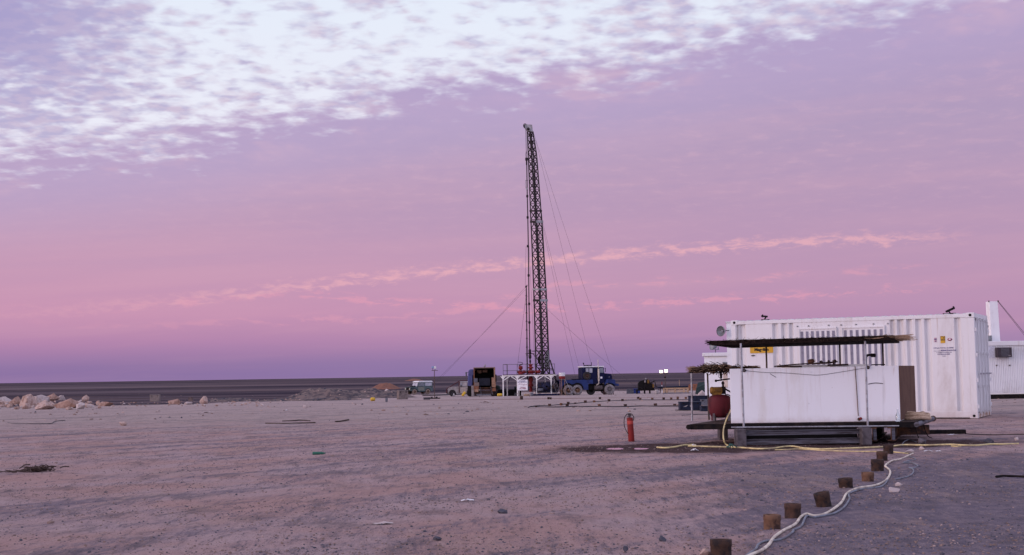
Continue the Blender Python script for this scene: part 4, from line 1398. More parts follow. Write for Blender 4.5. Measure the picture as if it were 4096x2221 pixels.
for zc, hz in ((0.192, 0.075), (0.050, 0.085)):
    y_ = (bl1.y + bl2.y) / 2 + 0.13
    mb = MB()
    mb.box2((bl1.x + 0.079, y_ - 0.02, zc - hz / 2 + 0.009), (bl2.x - 0.079, y_ + 0.02, zc + hz / 2 - 0.009))
    mb.box2((bl1.x + 0.079, y_ - 0.055, zc + hz / 2 - 0.008), (bl2.x - 0.079, y_ + 0.055, zc + hz / 2))
    mb.box2((bl1.x + 0.079, y_ - 0.055, zc - hz / 2), (bl2.x - 0.079, y_ + 0.055, zc - hz / 2 + 0.008))
    mb.build('cross_beam', M_BEAM, sk, world=True)
MB().box2((bl1.x + 0.05, bl1.y + 0.30, -0.02), (bl2.x - 0.05, bl1.y + 0.40, 0.24)).build('shade_plate', M_SOOT_SHADE, sk, world=True)  # black plate added behind the beams so the gaps read as deep shade
# rusty runners going back to the right
ra = W(3497, 1745, 21.62); rdir = Vector((0.34, 1.0, 0)).normalized()
for off, L_ in ((0.0, 3.0), (0.30, 3.3)):
    a_ = flat(ra, 0.0) + Vector((off, 0.08, 0)); b_ = a_ + rdir * L_
    mb = MB()
    mb.bar(flat(a_, 0.135), flat(b_, 0.135), 0.018, 0.19)
    mb.bar(flat(a_, 0.236), flat(b_, 0.236), 0.12, 0.014)
    mb.bar(flat(a_, 0.032), flat(b_, 0.032), 0.12, 0.014)
    mb.build('runner_beam', M_RUST, sk, world=True)
    MB().bar(flat(a_, 0.04) + Vector((0.03, 0, 0)), flat(a_, 0.228) + Vector((0.03, 0, 0)), 0.05, 0.05).build('stiffener', M_BEAM, sk, world=True)
a_ = W(3676, 1712, 22.6)
MB().bar(flat(a_, 0.12) + Vector((-0.12, 0.9, 0)), flat(a_, 0.12) + Vector((0.42, 0.8, 0)), 0.10, 0.17).build('rusty_stub_beam', M_RUST, sk, world=True)
mb = MB()
for k in range(2):
    p_ = W(3660 + k * 34, 1704, 21.8 + k * 0.9)
    mb.tube([flat(p_, 0.26), flat(p_, 0.16) + Vector((0.02, 0, 0)), flat(p_, 0.05) + Vector((0.05, -0.05, 0)), flat(p_, 0.02) + Vector((0.1, -0.1, 0))], 0.008, 6, 4)
build_each(mb, 'hanging_cable', M_BLACK, sk, world=True)


# thatched canopies
def canopy_slab(mb, c4, zt4, thick, n_straw, seed, mi_straw=1, sl=0.18):
    """slab with straw ends sticking out all round"""
    low = [flat(p, z - thick) for p, z in zip(c4, zt4)]
    top = [flat(p, z) for p, z in zip(c4, zt4)]
    mb.hexa(low, top)
    r = random.Random(seed)
    for i in range(n_straw):
        u, v = r.random(), r.random()
        if r.random() < 0.55:
            v = r.choice((0, 1, 0)) * 1.0 + r.uniform(-.02, .02)
        a = top[0].lerp(top[1], u); b = top[3].lerp(top[2], u)
        p = a.lerp(b, v)
        p.z -= thick * r.uniform(-0.1, 0.75)
        d_ = Vector((r.uniform(-1, 1), r.uniform(-.5, .5), r.uniform(-0.05, 0.25))).normalized()
        L = sl * r.uniform(0.3, 1.2)
        w = r.uniform(0.003, 0.007)
        q = p + d_ * L
        s = d_.cross(Vector((0, 0.3, 1))).normalized() * w
        mb.add([p - s, p + s, q + s * .4, q - s * .4, p + Vector((0, 0, w))], [(0, 1, 2, 3), (0, 1, 4)], False, mi_straw if r.random() < 0.25 else 0)


can = thing('thatched_canopy', 'long flat dark thatched roof on tall posts above the white tank', 'canopy', flat(tFL, 0.335))
cA = W(2846, 1372, 21.75); cB = W(3578, 1350, 21.4)
dc = Vector((u_.x * 0.75, u_.y * 0.95, 0))
c4 = [cA, cB, cB + dc, cA + dc]
mb = MB()
zA, zB = cA.z, cB.z
canopy_slab(mb, c4, [zA + 0.035, zB + 0.035, zB + 0.02, zA + 0.02], 0.075, 900, 2, 1, 0.10)
r_ = random.Random(4)
for i in range(260):            # loose ends at the left tip
    v = r_.random()
    p = cA.lerp(cA + dc, v * 0.6); p.z = zA + r_.uniform(-0.01, 0.03)
    mb.bar(p, p + Vector((-r_.uniform(0.02, 0.12), r_.uniform(-.05, .05), r_.uniform(-.03, .03))), 0.004)
mb.build('thatch', [M_STRAW, M_STRAWLT], can, world=True)
mb = MB()
for i in range(420):            # pale straw sticking out at the right end
    v = r_.random()
    p = cB.lerp(cB + dc, v * 0.7) - en * r_.uniform(0, 0.5); p.z = zB + r_.uniform(-0.02, 0.03)
    q_ = p + Vector((r_.uniform(0.08, 0.36), r_.uniform(-.1, .1), r_.uniform(-.03, .03)))
    mb.bar(p, q_, 0.005)
mb.build('straw_end', M_STRAWLT, can, world=True)
for (pt, pb_, dd, m_) in (((2963, 1374), (2975, 1708), 21.62, M_GALV), ((3460, 1360), (3471, 1704), 21.50, M_GALV)):
    MB().cyl(W(pb_[0], pb_[1], dd), W(pt[0], pt[1], dd), 0.017, seg=10).build('post', m_, can, world=True)
for (px, yt, yb_) in ((3064, 1371, 1469), (3358, 1362, 1465), (3530, 1357, 1463)):
    dd = 23.4
    a_ = W(px, yt, dd)
    b_ = W(px + 3, yb_, dd)
    b2 = Vector((b_.x, b_.y, 1.24))
    MB().cyl(b2, a_, 0.016, seg=8).build('post', M_DKPOST, can, world=True)
mb = MB()
mb.bar(W(2880, 1374, 21.8), W(3570, 1356, 21.5), 0.04, 0.03).bar(W(2890, 1376, 23.0), W(3590, 1360, 22.9), 0.04, 0.03)
build_each(mb, 'roof_beam', M_DKPOST, can, world=True)

can2 = thing('thatched_canopy', 'low ragged straw roof on two thin posts over the red compressor', 'canopy', flat(W(2832, 1680, 23.6), 0.335))
mb = MB()
qA = W(2765, 1487, 23.3); qB = W(2995, 1474, 22.9)
qd = Vector((0.35, 1.2, 0.0))
low = [qA, qB, qB + qd, qA + qd]
mb.hexa([flat(p, p.z - 0.0) for p in low], [flat(p, p.z + 0.03) for p in low])
for i in range(1500):
    u = r_.random() ** 0.85; v = r_.random()
    p = qA.lerp(qB, u) + qd * v
    hgt = 0.085 * sin(pi * min(1, u * 1.15 + 0.08)) + 0.02
    p.z += r_.uniform(-0.02, hgt)
    lean = r_.uniform(-0.3, 1.0)
    d_ = Vector((-0.9 if u < 0.3 else r_.uniform(-1.0, 0.3), -0.5 - 0.4 * r_.random(), -0.55 * lean if 0.25 < u < 0.8 else r_.uniform(-.15, .15))).normalized()
    if r_.random() < 0.12:
        d_ = Vector((-0.8, -0.2, r_.uniform(0.15, 0.5))).normalized()
    L = r_.uniform(0.05, 0.17)
    mb.bar(p, p + d_ * L, r_.uniform(0.005, 0.010))
    mb.mi[-6:] = [1 if r_.random() < 0.4 else 0] * 6
for i in range(160):
    p = qA + qd * r_.random(); p.z += r_.uniform(-0.01, 0.06)
    mb.bar(p + Vector((0.12, 0, 0)), p + Vector((-r_.uniform(0.03, 0.12), r_.uniform(-.05, .05), r_.uniform(-.02, .05))), 0.006)
    mb.mi[-6:] = [1] * 6
for i in range(120):
    p = qB + qd * r_.random(); p.z += r_.uniform(0.0, 0.03)
    mb.bar(p - Vector((0.2, 0, 0)), p + Vector((r_.uniform(0.0, 0.10), r_.uniform(-.03, .03), r_.uniform(-.01, .02))), 0.006)
    mb.mi[-6:] = [1 if r_.random() < .6 else 0] * 6
mb.build('thatch', [M_STRAW, M_STRAWLT], can2, world=True)
a_ = W(2766, 1486, 24.0); b_ = W(2768, 1677, 24.0)
MB().cyl(Vector((b_.x, b_.y, 0.32)), a_, 0.017, seg=10).build('post', M_GALV, can2, world=True)
a_ = W(2830, 1494, 24.3); b_ = W(2836, 1680, 24.3)
MB().cyl(Vector((b_.x, b_.y, 0.32)), a_, 0.016, seg=10).build('post', M_DKPOST, can2, world=True)

# red air compressor
pc = W(2881, 1683, 23.4); pc.z = 0.334
cmp_ = thing('air_compressor', 'dull red air receiver with ochre pump on top, left of the white tank', 'compressor', pc)
S_ = 23.4 / FPX
R_ = 46 * S_
MB().lathe([(0.0, 0.05), (R_ * .55, 0.055), (R_ * .80, 0.085), (R_ * .93, 0.15), (R_, 0.24), (R_ * 1.0, 0.35), (R_ * .95, 0.40), (R_ * .80, 0.435), (R_ * .5, 0.455), (0.0, 0.46)], (0, 0, 0), (0, 0, 1), 32).build('receiver', M_REDDK, cmp_)
for w in (0.4, 2.3, 3.9, 5.4):
    MB().hexa(*[[(cos(w + k) * rr_, sin(w + k) * rr_, z_) for k, rr_ in ((-.16, R_ * .70), (.16, R_ * .70), (.13, R_ * .90), (-.13, R_ * .90))] for z_ in (0.0, 0.18)]).build('leg', M_CONC if w > 3 else M_REDDK, cmp_)
pm = MB()
pm.cyl((-0.15, 0, 0.53), (0.04, 0, 0.53), 0.062, seg=16)
pm.lathe([(0.0, 0), (0.05, 0.0), (0.066, 0.02), (0.066, 0.05)], (-0.165, 0, 0.53), (1, 0, 0), 16)
pm.box((-0.05, 0, 0.47), (0.16, 0.10, 0.05))
pm.build('pump', M_OCHRE, cmp_, bevel=0.004)
mb = MB()
mb.box((0.07, 0, 0.53), (0.07, 0.09, 0.13))
mb.cyl((0.065, 0, 0.58), (0.065, 0, 0.69), 0.018, seg=10)
mb.lathe([(0.0, 0), (.028, .005), (.028, .03), (0, .035)], (0.065, 0, 0.64), (0, 0, 1), 10)
mb.cyl((-0.06, 0, 0.70), (0.22, 0, 0.735), 0.013, seg=8)
mb.lathe([(0.0, -.02), (.022, -.015), (.022, .02), (0, .025)], (-0.06, 0, 0.70), (1, 0, 0), 10)
mb.tube([(0.09, 0, 0.56), (0.14, -0.02, 0.53), (0.20, -0.02, 0.50), (0.24, -0.02, 0.50)], 0.015, 8, 4)
mb.lathe([(0.0, -.02), (.022, -.015), (.022, .02), (0, .025)], (0.20, -0.02, 0.50), (1, 0, 0), 10)
mb.tube([(0.10, 0, 0.46), (0.16, 0, 0.45), (0.20, 0, 0.41), (0.22, 0, 0.36)], 0.009, 6, 4)
mb.build('pipework', M_BLACK, cmp_)
mb = MB().box((0.035, 0, 0.80), (0.035, 0.04, 0.115)).cyl((0.035, 0, 0.72), (0.035, 0, 0.86), 0.010, seg=8).tube([(0.02, 0, 0.855), (-0.01, 0, 0.83), (-0.008, 0, 0.77), (0.02, 0, 0.74)], 0.004, 5, 4)
mb.build('pressure_switch', M_BLACK, cmp_)
MB().lathe([(.04, 0), (.045, .05), (.018, .17), (.016, .21), (0, .212)], (0.15, -0.12, 0.0), (0, 0, 1), 12).build('grey_cone', M_GREYBOX, cmp_)

# straw coil, bottle
pS = W(3662, 1684, 22.6); pS.z = 0.334
o = thing('straw_coil', 'round pale straw coil lying on the right end of the skid', 'straw', pS)
for k, (r0, z_, rr_) in enumerate(((0.20, 0.03, 0.034), (0.19, 0.075, 0.030), (0.12, 0.10, 0.030))):
    mb = MB()
    rp = random.Random(k)
    pts_ = []
    for i in range(41):
        w = 2 * pi * i / 40
        pts_.append((cos(w) * r0 * 1.12, sin(w) * r0 * 1.3, z_ + 0.008 * sin(3 * w + k)))
    mb.tube(pts_, rr_, 10)
    mb.build('straw_ring', M_STRAWPALE, o)
MB().lathe([(0.0, 0.0), (.21, 0.0), (.22, .03), (.20, .09), (.08, .115), (0, .118)], (0, 0, 0), (0, 0, 1), 24).build('straw_core', M_STRAWPALE, o)
pB = W(3592, 1684, 21.82); pB.z = 0.334
tag(MB().lathe([(0, 0), (.036, 0), (.038, .02), (.036, .10), (.014, .15), (.012, .19), (.014, .20), (.0, .20)], pB, (0, 0, 1), 16).build('bottle', M_CLEAR, loc=pB), 'clear glass bottle standing in front of the right end of the white tank', 'bottle')


# ------------------------------------------------------------------ hoses and cables on the ground
def ground_path(pp, lift, sm=6):
    return [G(x, y, lift) for x, y in pp]


def zmicro(p, r):
    return Vector((p.x, p.y, g(p.y) + micro(p.x, p.y) + r))


def hose(name, label, pp, r, m, cat, sm=6, seg=8, close=True):
    pts_ = [G(x, y + 0) for x, y in pp]
    pts_ = [zmicro(p, r * 0.9) for p in pts_]
    mb = MB().tube(pts_, r, seg, sm)
    return tag(mb.build(name, m), label, cat)


hose('hose', 'long yellow hose lying straight along the ground in front of the skid', [(2752, 1789), (2830, 1789), (2900, 1789), (2960, 1791), (3030, 1796), (3090, 1794), (3140, 1786), (3175, 1785), (3220, 1791), (3300, 1794), (3400, 1792), (3500, 1788), (3560, 1784), (3620, 1780), (3700, 1781), (3800, 1780), (3850, 1782), (3910, 1781), (3960, 1777), (4010, 1776), (4074, 1774)], 0.013, M_HOSE, 'hose')
hose('hose', 'thin pale yellow hose beside the long yellow one in front of the skid', [(3100, 1798), (3150, 1797), (3200, 1794), (3300, 1801), (3420, 1805), (3540, 1806), (3600, 1810), (3632, 1813)], 0.009, M_HOSE, 'hose')
hose('hose', 'short yellow hose end lying on the wet ground left of the skid', [(2628, 1793), (2665, 1794), (2705, 1791), (2735, 1785), (2765, 1783), (2782, 1785)], 0.014, M_HOSE, 'hose')
hose('hose', 'short doubled piece of yellow hose at the right below the container corner', [(3806, 1784), (3826, 1787), (3843, 1786)], 0.011, M_HOSE, 'hose')
# hose hanging from the tank
h0 = W(2926, 1636, 22.9); h1 = W(2905, 1680, 22.3); h2 = W(2894, 1720, 21.75); h3 = W(2895, 1760, 21.5)
h4 = zmicro(G(2908, 1783), 0.012); h5 = zmicro(G(2945, 1790), 0.012)
tag(MB().tube([h0, h1, h2, h3, h4, h5], 0.012, 8, 8).build('hose', M_HOSE), 'yellow hose hanging in a curve from the compressor down to the ground', 'hose')
mb = MB()
for k in range(7):
    p_ = zmicro(G(2926 + random.uniform(-10, 12), 1791 + random.uniform(-3, 3)), 0.01)
    mb.tube([p_, p_ + Vector((random.uniform(-.05, .05), random.uniform(-.04, .04), random.uniform(.02, .07))), p_ + Vector((random.uniform(-.07, .08), random.uniform(-.05, .05), 0.005))], 0.009, 6, 4)
tag(mb.build('rope_knot', M_GREENROPE), 'dark green rope knot tied round the yellow hoses', 'rope')
hose('hose', 'long cream hose winding past the pipe stubs to the bottom edge', [(3652, 1813), (3602, 1835), (3569, 1848), (3548, 1858), (3541, 1865), (3545, 1874), (3558, 1887), (3561, 1902), (3547, 1924), (3517, 1942), (3484, 1953), (3440, 1961), (3406, 1968), (3384, 1985), (3370, 2012), (3347, 2034), (3303, 2053), (3259, 2064), (3226, 2058), (3204, 2075), (3181, 2097), (3134, 2125), (3097, 2149), (3075, 2178), (3045, 2204), (3004, 2219), (2960, 2245), (2900, 2290)], 0.0115, M_CREAM, 'hose')
hose('cable', 'blue grey cable snaking loosely along the cream hose', [(3551, 1926), (3532, 1948), (3500, 1957), (3443, 1964), (3400, 1978), (3395, 1990), (3398, 2003), (3377, 2031), (3340, 2051), (3300, 2060), (3255, 2070), (3232, 2066), (3222, 2075), (3204, 2104), (3174, 2117), (3172, 2127), (3141, 2149), (3104, 2160), (3063, 2162), (3034, 2173), (3023, 2195), (2997, 2213), (2965, 2240)], 0.009, M_CABLE, 'cable')
hose('cable', 'blue grey cable looping on the ground right of the pipe stubs', [(3640, 1826), (3660, 1832), (3657, 1839), (3630, 1845), (3612, 1854), (3640, 1853), (3662, 1860), (3671, 1866), (3655, 1875), (3637, 1874), (3652, 1881), (3653, 1897), (3639, 1909), (3613, 1916), (3581, 1921)], 0.008, M_CABLE, 'cable')
hose('cable', 'thin grey cable beside the skid runner', [(3606, 1781), (3616, 1768), (3630, 1761), (3648, 1763), (3665, 1768)], 0.008, M_CABLE, 'cable')
hose('stick', 'dark thick stick lying at the right edge', [(3985, 1911), (4010, 1907), (4045, 1907), (4110, 1909)], 0.013, M_BLACK, 'stick')
hose('cable', 'dark cable lying across the pad along the front row of far pipe stubs', [(2113, 1631), (2124, 1628), (2150, 1629), (2230, 1630), (2300, 1627), (2330, 1628), (2400, 1627), (2490, 1629), (2560, 1626), (2620, 1627), (2690, 1627), (2760, 1628)], 0.024, M_DKCABLE, 'cable', seg=5)
hose('cable', 'dark cable running back along the rear row of far pipe stubs', [(2128, 1627), (2145, 1625), (2200, 1623), (2245, 1619), (2290, 1616), (2330, 1612), (2400, 1607), (2480, 1603), (2560, 1601), (2680, 1601), (2780, 1600)], 0.024, M_DKCABLE, 'cable', seg=5)
hose('cable', 'dark wire lying on the ground below the left boulder heap', [(32, 1691), (60, 1694), (100, 1695), (160, 1694), (205, 1694), (220, 1686), (260, 1683)], 0.012, M_DKCABLE, 'cable', seg=5)
hose('cable', 'thin dark cable looped on the ground behind the compressor post', [(2728, 1665), (2745, 1660), (2790, 1658), (2850, 1660)], 0.010, M_DKCABLE, 'cable', seg=5)
hose('wooden_pole', 'dark thin pole lying on the left middle ground', [(1062, 1695), (1130, 1696), (1200, 1694), (1262, 1693)], 0.016, M_TWIG, 'pole', seg=5)
hose('wooden_pole', 'shorter dark pole with a hump behind the thin one', [(1130, 1686), (1180, 1684), (1200, 1682), (1240, 1687)], 0.018, M_TWIG, 'pole', seg=5)
hose('wooden_pole', 'short dark stick lying right of the two poles', [(1340, 1689), (1360, 1688), (1395, 1683)], 0.02, M_TWIG, 'pole', seg=5)
hose('pipe', 'long dark flow pipe on the ground left of the rig', [(1690, 1584), (1750, 1583), (1820, 1580), (1885, 1577)], 0.09, M_DKCABLE, 'pipe', seg=6)
hose('pipe', 'dark flow pipe on the ground in front of the burnt truck', [(1905, 1577), (1960, 1578), (1990, 1580), (2060, 1580)], 0.08, M_DKCABLE, 'pipe', seg=6)
hose('plastic_bottle', 'green plastic bottle lying on the left foreground', [(1254, 1820), (1270, 1820), (1298, 1820)], lambda t_: 0.020 if t_ < 0.85 else 0.010, M_BOTTLEGREEN, 'bottle', 3) if False else None
pg = zmicro(G(1276, 1822), 0.022)
tag(MB().lathe([(0, -0.10), (.022, -0.10), (.024, -0.08), (.024, 0.04), (.010, 0.08), (.010, 0.10), (0, 0.10)], pg, (1, 0.1, 0), 12).build('plastic_bottle', M_BOTTLEGREEN), 'green plastic bottle lying on the left foreground', 'bottle')


# ------------------------------------------------------------------ pipe stubs
def stub_mesh(r, h):
    t_ = r * 0.80
    return MB().lathe([(r * .99, -0.02), (r, 0.0), (r, h * 0.62), (r * 1.045, h * 0.64), (r * 1.045, h * 0.96), (r * 1.02, h), (t_, h), (t_, 0.01), (0.0, 0.01)], (0, 0, 0), (0, 0, 1), 28)


STM = {}


def stub(label, px, ytop, ybot, wpx, m, tilt=0.0, group=None):
    p = G(px, ybot - wpx * 0.02)
    s = p.y / FPX
    r = wpx * s / 2
    h = max(0.02, (ybot - ytop) * s)
    p.y += r
    mb = stub_mesh(r * 0.97, h)
    ob = mb.build('pipe_stub', m, loc=(0, 0, 0))
    ob.location = (p.x, p.y, g(p.y) - 0.004)
    ob.rotation_euler = (random.uniform(-.06, .06), random.uniform(-.05, .05), random.uniform(0, 6))
    if tilt:
        ob.rotation_euler = (0, tilt, 0)
    return tag(ob, label, 'pipe stub', group)


GN = 'pipe stubs in the near row beside the cream hose'
stub('frontmost dark rusty pipe stub, cut off by the bottom edge', 2891, 2164, 2236, 86, M_RUSTDK, 0, GN)
stub('light brown pipe stub with tan rim, second from the bottom edge', 3095, 2063, 2122, 69, M_RUSTLT, 0.03, GN)
stub('rust and grey pipe stub, third from the bottom edge beside the hose bend', 3178, 2018, 2076, 66, M_RUSTMID, 0, GN)
stub('dark pipe stub leaning to the left, fourth from the bottom edge', 3305, 1972, 2034, 62, M_RUSTDK, -0.19, GN)
stub('very dark upright pipe stub right behind the leaning one', 3392, 1915, 1962, 57, M_RUSTDK, -0.06, GN)
stub('short tan pipe stub with its open top showing', 3478, 1891, 1936, 49, M_RUSTLT, 0.02, GN)
stub('tall dark pipe stub touching the bend of the cream hose', 3517, 1840, 1893, 51, M_RUSTDK, 0.03, GN)
stub('dark pipe stub second nearest to the skid', 3534, 1808, 1848, 44, M_RUSTMID, 0.0, GN)
stub('pipe stub standing among the yellow hoses nearest to the skid', 3559, 1780, 1817, 40, M_RUSTDK, 0.03, GN)
GF = 'pipe stubs in the two far rows on the pad'
rowa = [(165, 182, 35, 22), (363, 165, 45, 34), (533, 155, 42, 34), (637, 140, 42, 38), (740, 133, 38, 20), (890, 118, 45, 36), (1020, 110, 38, 28), (1237, 98, 42, 36), (1437, 92, 38, 32), (1698, 77, 36, 32), (1877, 75, 36, 32), (2044, 72, 38, 34), (2155, 68, 36, 30), (2250, 65, 36, 40), (2370, 60, 34, 30)]
rowb = [(622, 175, 48, 42), (1097, 172, 46, 36), (1480, 178, 48, 42), (1925, 173, 50, 48), (2207, 168, 46, 36)]
rowc = [(345, 65, 33, 32), (378, 66, 30, 30), (1105, 65, 36, 32), (1668, 60, 36, 32)]
ordn = ['leftmost', 'second', 'third', 'fourth', 'fifth', 'sixth', 'seventh', 'eighth', 'ninth', 'tenth', 'eleventh', 'twelfth', 'thirteenth', 'fourteenth', 'rightmost']
for i, (x_, y_, w_, h_) in enumerate(rowa):
    n_ = ordn[i] if i < len(rowa) - 1 else 'rightmost'
    mm = [M_RUSTDK, M_RUSTMID, M_RUST, M_RUSTDK][i % 4] if i not in (9, 10, 12, 13) else M_RUSTLT
    hlp = 'low sunken' if h_ < 24 else ('tall tan' if h_ >= 40 else ('tan' if mm is M_RUSTLT else 'brown'))
    stub('%s pipe stub, %s in the long rear row' % (hlp, n_ + ' from the left' if 0 < i < len(rowa) - 1 else n_), 2100 + x_ / 3.68, 1580 + (y_ - h_) / 3.68, 1580 + y_ / 3.68, w_ / 3.68, mm, 0, GF)
for i, (x_, y_, w_, h_) in enumerate(rowb):
    n_ = ['leftmost', 'second from the left', 'middle', 'fourth from the left', 'rightmost'][i]
    stub('dark brown pipe stub, %s in the short front row on the pad' % n_, 2100 + x_ / 3.68, 1580 + (y_ - h_) / 3.68, 1580 + y_ / 3.68, w_ / 3.68, [M_RUSTDK, M_RUST, M_RUSTDK, M_RUSTMID, M_RUSTMID][i], 0, GF)
for (x_, y_, w_, h_), lb in zip(rowc, ('left one of the two touching dark pipe stubs before the rig platform', 'right one of the two touching dark pipe stubs before the rig platform', 'grey brown pipe stub standing alone in front of the blue truck', 'dark pipe stub just behind the rear row below the generator')):
    stub(lb, 2100 + x_ / 3.68, 1580 + (y_ - h_) / 3.68, 1580 + y_ / 3.68, w_ / 3.68, M_RUSTDK, 0, GF)

# ------------------------------------------------------------------ fire extinguisher
pe = G(2526, 1767)
ex = thing('fire_extinguisher', 'red fire extinguisher standing alone on the gravel left of the skid', 'extinguisher', pe)
ex.rotation_euler = (0, -0.052, 0)
s_ = pe.y / FPX
r_e = 12.4 * s_
hE = 96 * s_
MB().lathe([(0, 0), (r_e * .96, 0), (r_e, 0.008), (r_e, hE * .955), (r_e * .92, hE * .985), (r_e * .45, hE), (0, hE)], (0, 0, 0), (0, 0, 1), 24).build('cylinder', M_REDEXT, ex)
MB().lathe([(r_e * 1.003, hE * .72), (r_e * 1.012, hE * .722), (r_e * 1.012, hE * .86), (r_e * 1.003, hE * .862)], (0, 0, 0), (0, 0, 1), 24).build('label_band', mat('faded red label', (0.40, 0.06, 0.05), 0.5, (0.34, 0.045, 0.035), 9), ex)
mb = MB().cyl((0, 0, hE), (0, 0, hE + .035), .018, seg=10).box((0, 0, hE + .05), (.05, .03, .04)).bar((-.045, 0, hE + .012), (.04, 0, hE + .03), .018, .012)
build_each(mb, 'valve', M_CONC, ex)
MB().tube([(.0, 0, hE + .065), (-.025, 0, hE + .082), (-.055, 0, hE + .088), (-.058, 0, hE + .078), (-.03, 0, hE + .065)], .004, 6, 4).build('carry_handle', M_GALV, ex)
mb = MB().tube([(.055, -.02, hE - .06), (.068, -.02, hE - .02), (.062, -.02, hE + .02), (.035, -.02, hE + .055), (0, -.02, hE + .066), (-.05, -.02, hE + .055), (-.09, -.02, hE + .005), (-.105, -.02, hE - .06), (-.105, -.02, hE - .14), (-.085, -.02, hE - .21), (-.06, -.02, hE - .26), (-.05, -.03, hE - .28)], .0065, 8, 5)
mb.build('hose', M_BLACK, ex)
MB().cyl((-.088, -.02, hE - .265), (-.052, -.03, hE - .295), .006, .005, seg=8).build('nozzle', M_PALE, ex)

# ------------------------------------------------------------------ litter, twigs, puddles
def litter(label, px, py, wpx, m=M_PAPER, name='paper_scrap', hp=0.35, seed=0):
    p = G(px, py)
    s = p.y / FPX * wpx
    r = random.Random(seed + px)
    n = 7
    vs, fs = [], []
    for j in range(n):
        for i in range(n):
            u, v = i / (n - 1) - .5, j / (n - 1) - .5
            x = u * s * (1 + .3 * noise.noise(Vector((u * 3, v * 3, px))))
            y = v * s * 0.7 * (1 + .4 * noise.noise(Vector((u * 3, v * 3, px + 9))))
            z = s * hp * (0.5 + noise.noise(Vector((u * 4, v * 4, px * .1)))) * (1 - abs(u) * 1.4)
            vs.append(Vector((p.x + x, p.y + y, p.z + 0.004 + max(0, z))))
    for j in range(n - 1):
        for i in range(n - 1):
            fs.append((j * n + i, j * n + i + 1, (j + 1) * n + i + 1, (j + 1) * n + i))
    return tag(MB().add(vs, fs, False).build(name, m, loc=p), label, 'litter')


litter('crumpled white scrap lying in the middle of the foreground', 1871, 2005, 52, hp=0.22)
litter('flat pale scrap in the left of the lower foreground', 1533, 2096, 80, M_ROCKPALE, hp=0.08)
litter('small white scrap on the wet stain left of the skid', 2774, 1786, 22, hp=0.5)
litter('white paper scrap below the hose end left of the skid', 2778, 1805, 30, hp=0.4)
litter('tiny white paper on the left middle ground', 1145, 1644, 14, hp=0.6)
litter('torn white scraps beyond the end of the cream hose', 3712, 1806, 34, hp=0.15)
litter('white scraps lying right of the torn ones', 3756, 1806, 26, hp=0.15)
litter('pinkish scraps below the right end of the container', 3812, 1741, 44, hp=0.12)
litter('small white flake on the ground below the boulder heap', 636, 1651, 22, M_ROCKPALE, hp=0.5)
litter('pale flakes right of the small white flake', 830, 1652, 44, M_ROCKPALE, hp=0.2)
litter('crumpled pale sheet in front of the burnt truck', 1948, 1612, 32, M_ROCKPALE, hp=0.4)
litter('white bag on the ground left of the burnt truck', 1815, 1586, 10, hp=1.2)
mb = MB()
r_ = random.Random(21)
pt_ = G(150, 1885)
for i in range(90):
    p = pt_ + Vector((r_.gauss(0, .085), r_.gauss(0, .08), r_.uniform(0.0, .06)))
    d_ = Vector((r_.gauss(0, 1), r_.gauss(0, .5), r_.gauss(0, .12))).normalized()
    L = r_.uniform(.05, .15)
    q_ = p + d_ * L
    q_.z = max(q_.z, g(q_.y) + .004)
    mb.tube([p, (p + q_) / 2 + Vector((0, 0, r_.uniform(-.01, .025))), q_], r_.uniform(.003, .009), 5)
rock(mb, pt_ + Vector((-.02, .02, 0)), .14, .09, .05, 4.4, 2, .2, .5)
tag(mb.build('twig_heap', M_TWIG, loc=pt_), 'dark heap of dead twigs at the left edge of the foreground', 'twigs')
mb = MB()
pt2 = G(60, 1890)
for i in range(30):
    p = pt2 + Vector((r_.gauss(0, .12), r_.gauss(0, .06), .006))
    q_ = p + Vector((r_.gauss(0, .10), r_.gauss(0, .04), r_.uniform(0, .02)))
    mb.tube([p, q_], .005, 5)
tag(mb.build('twig_heap', M_TWIG, loc=pt2), 'few flat dark twigs left of the twig heap', 'twigs')


def puddle(label, px, py, w, hgt, seed):
    p = G(px, py)
    s = p.y / FPX
    n = 28
    hy = hgt * s * p.y / CAMZ * 0.5
    vs = [Vector((p.x, p.y, p.z + 0.006))]
    for i in range(n):
        a = 2 * pi * i / n
        k = 1 + .35 * noise.noise(Vector((cos(a) * 1.5, sin(a) * 1.5, seed)))
        vs.append(Vector((p.x + cos(a) * w * s * .5 * k, p.y + sin(a) * hy * k, p.z + 0.006)))
    mb = MB().add(vs, [(0, 1 + i, 1 + (i + 1) % n) for i in range(n)])
    return tag(mb.build('puddle', M_PUDDLE, loc=p), None, None, kind='structure')


puddle('x', 2462, 1797, 70, 7, 1.0)
puddle('x', 2562, 1797, 64, 6, 2.0)

# ------------------------------------------------------------------ dark crates near the thatch post
def crate(label, x0, x1, y0, y1, m, dd=None, depth=0.45, rz=0.0, name='crate', lidm=None, cat='crate', d_override=None):
    p = G((x0 + x1) / 2, y1) if d_override is None else flat(W((x0 + x1) / 2, y1, d_override), g(d_override))
    s = p.y / FPX
    w, h = (x1 - x0) * s, (y1 - y0) * s
    o = thing(name, label, cat, p + Vector((0, 0, -0.005)), rz)
    bd = MB().box2((-w / 2, 0, 0), (w / 2, depth, h * 0.9)).build('box', m, o, bevel=0.01)
    MB().box2((-w / 2 - .012, -.012, h * 0.90), (w / 2 + .012, depth + .012, h)).build('lid', lidm or m, o, bevel=0.008)
    mb = MB()
    for k in (-.33, .33):
        mb.box((w * k, -.012, h * .8), (.05, .022, h * .16))
    build_each(mb, 'latch', M_BLACK, o)
    return o, w, h


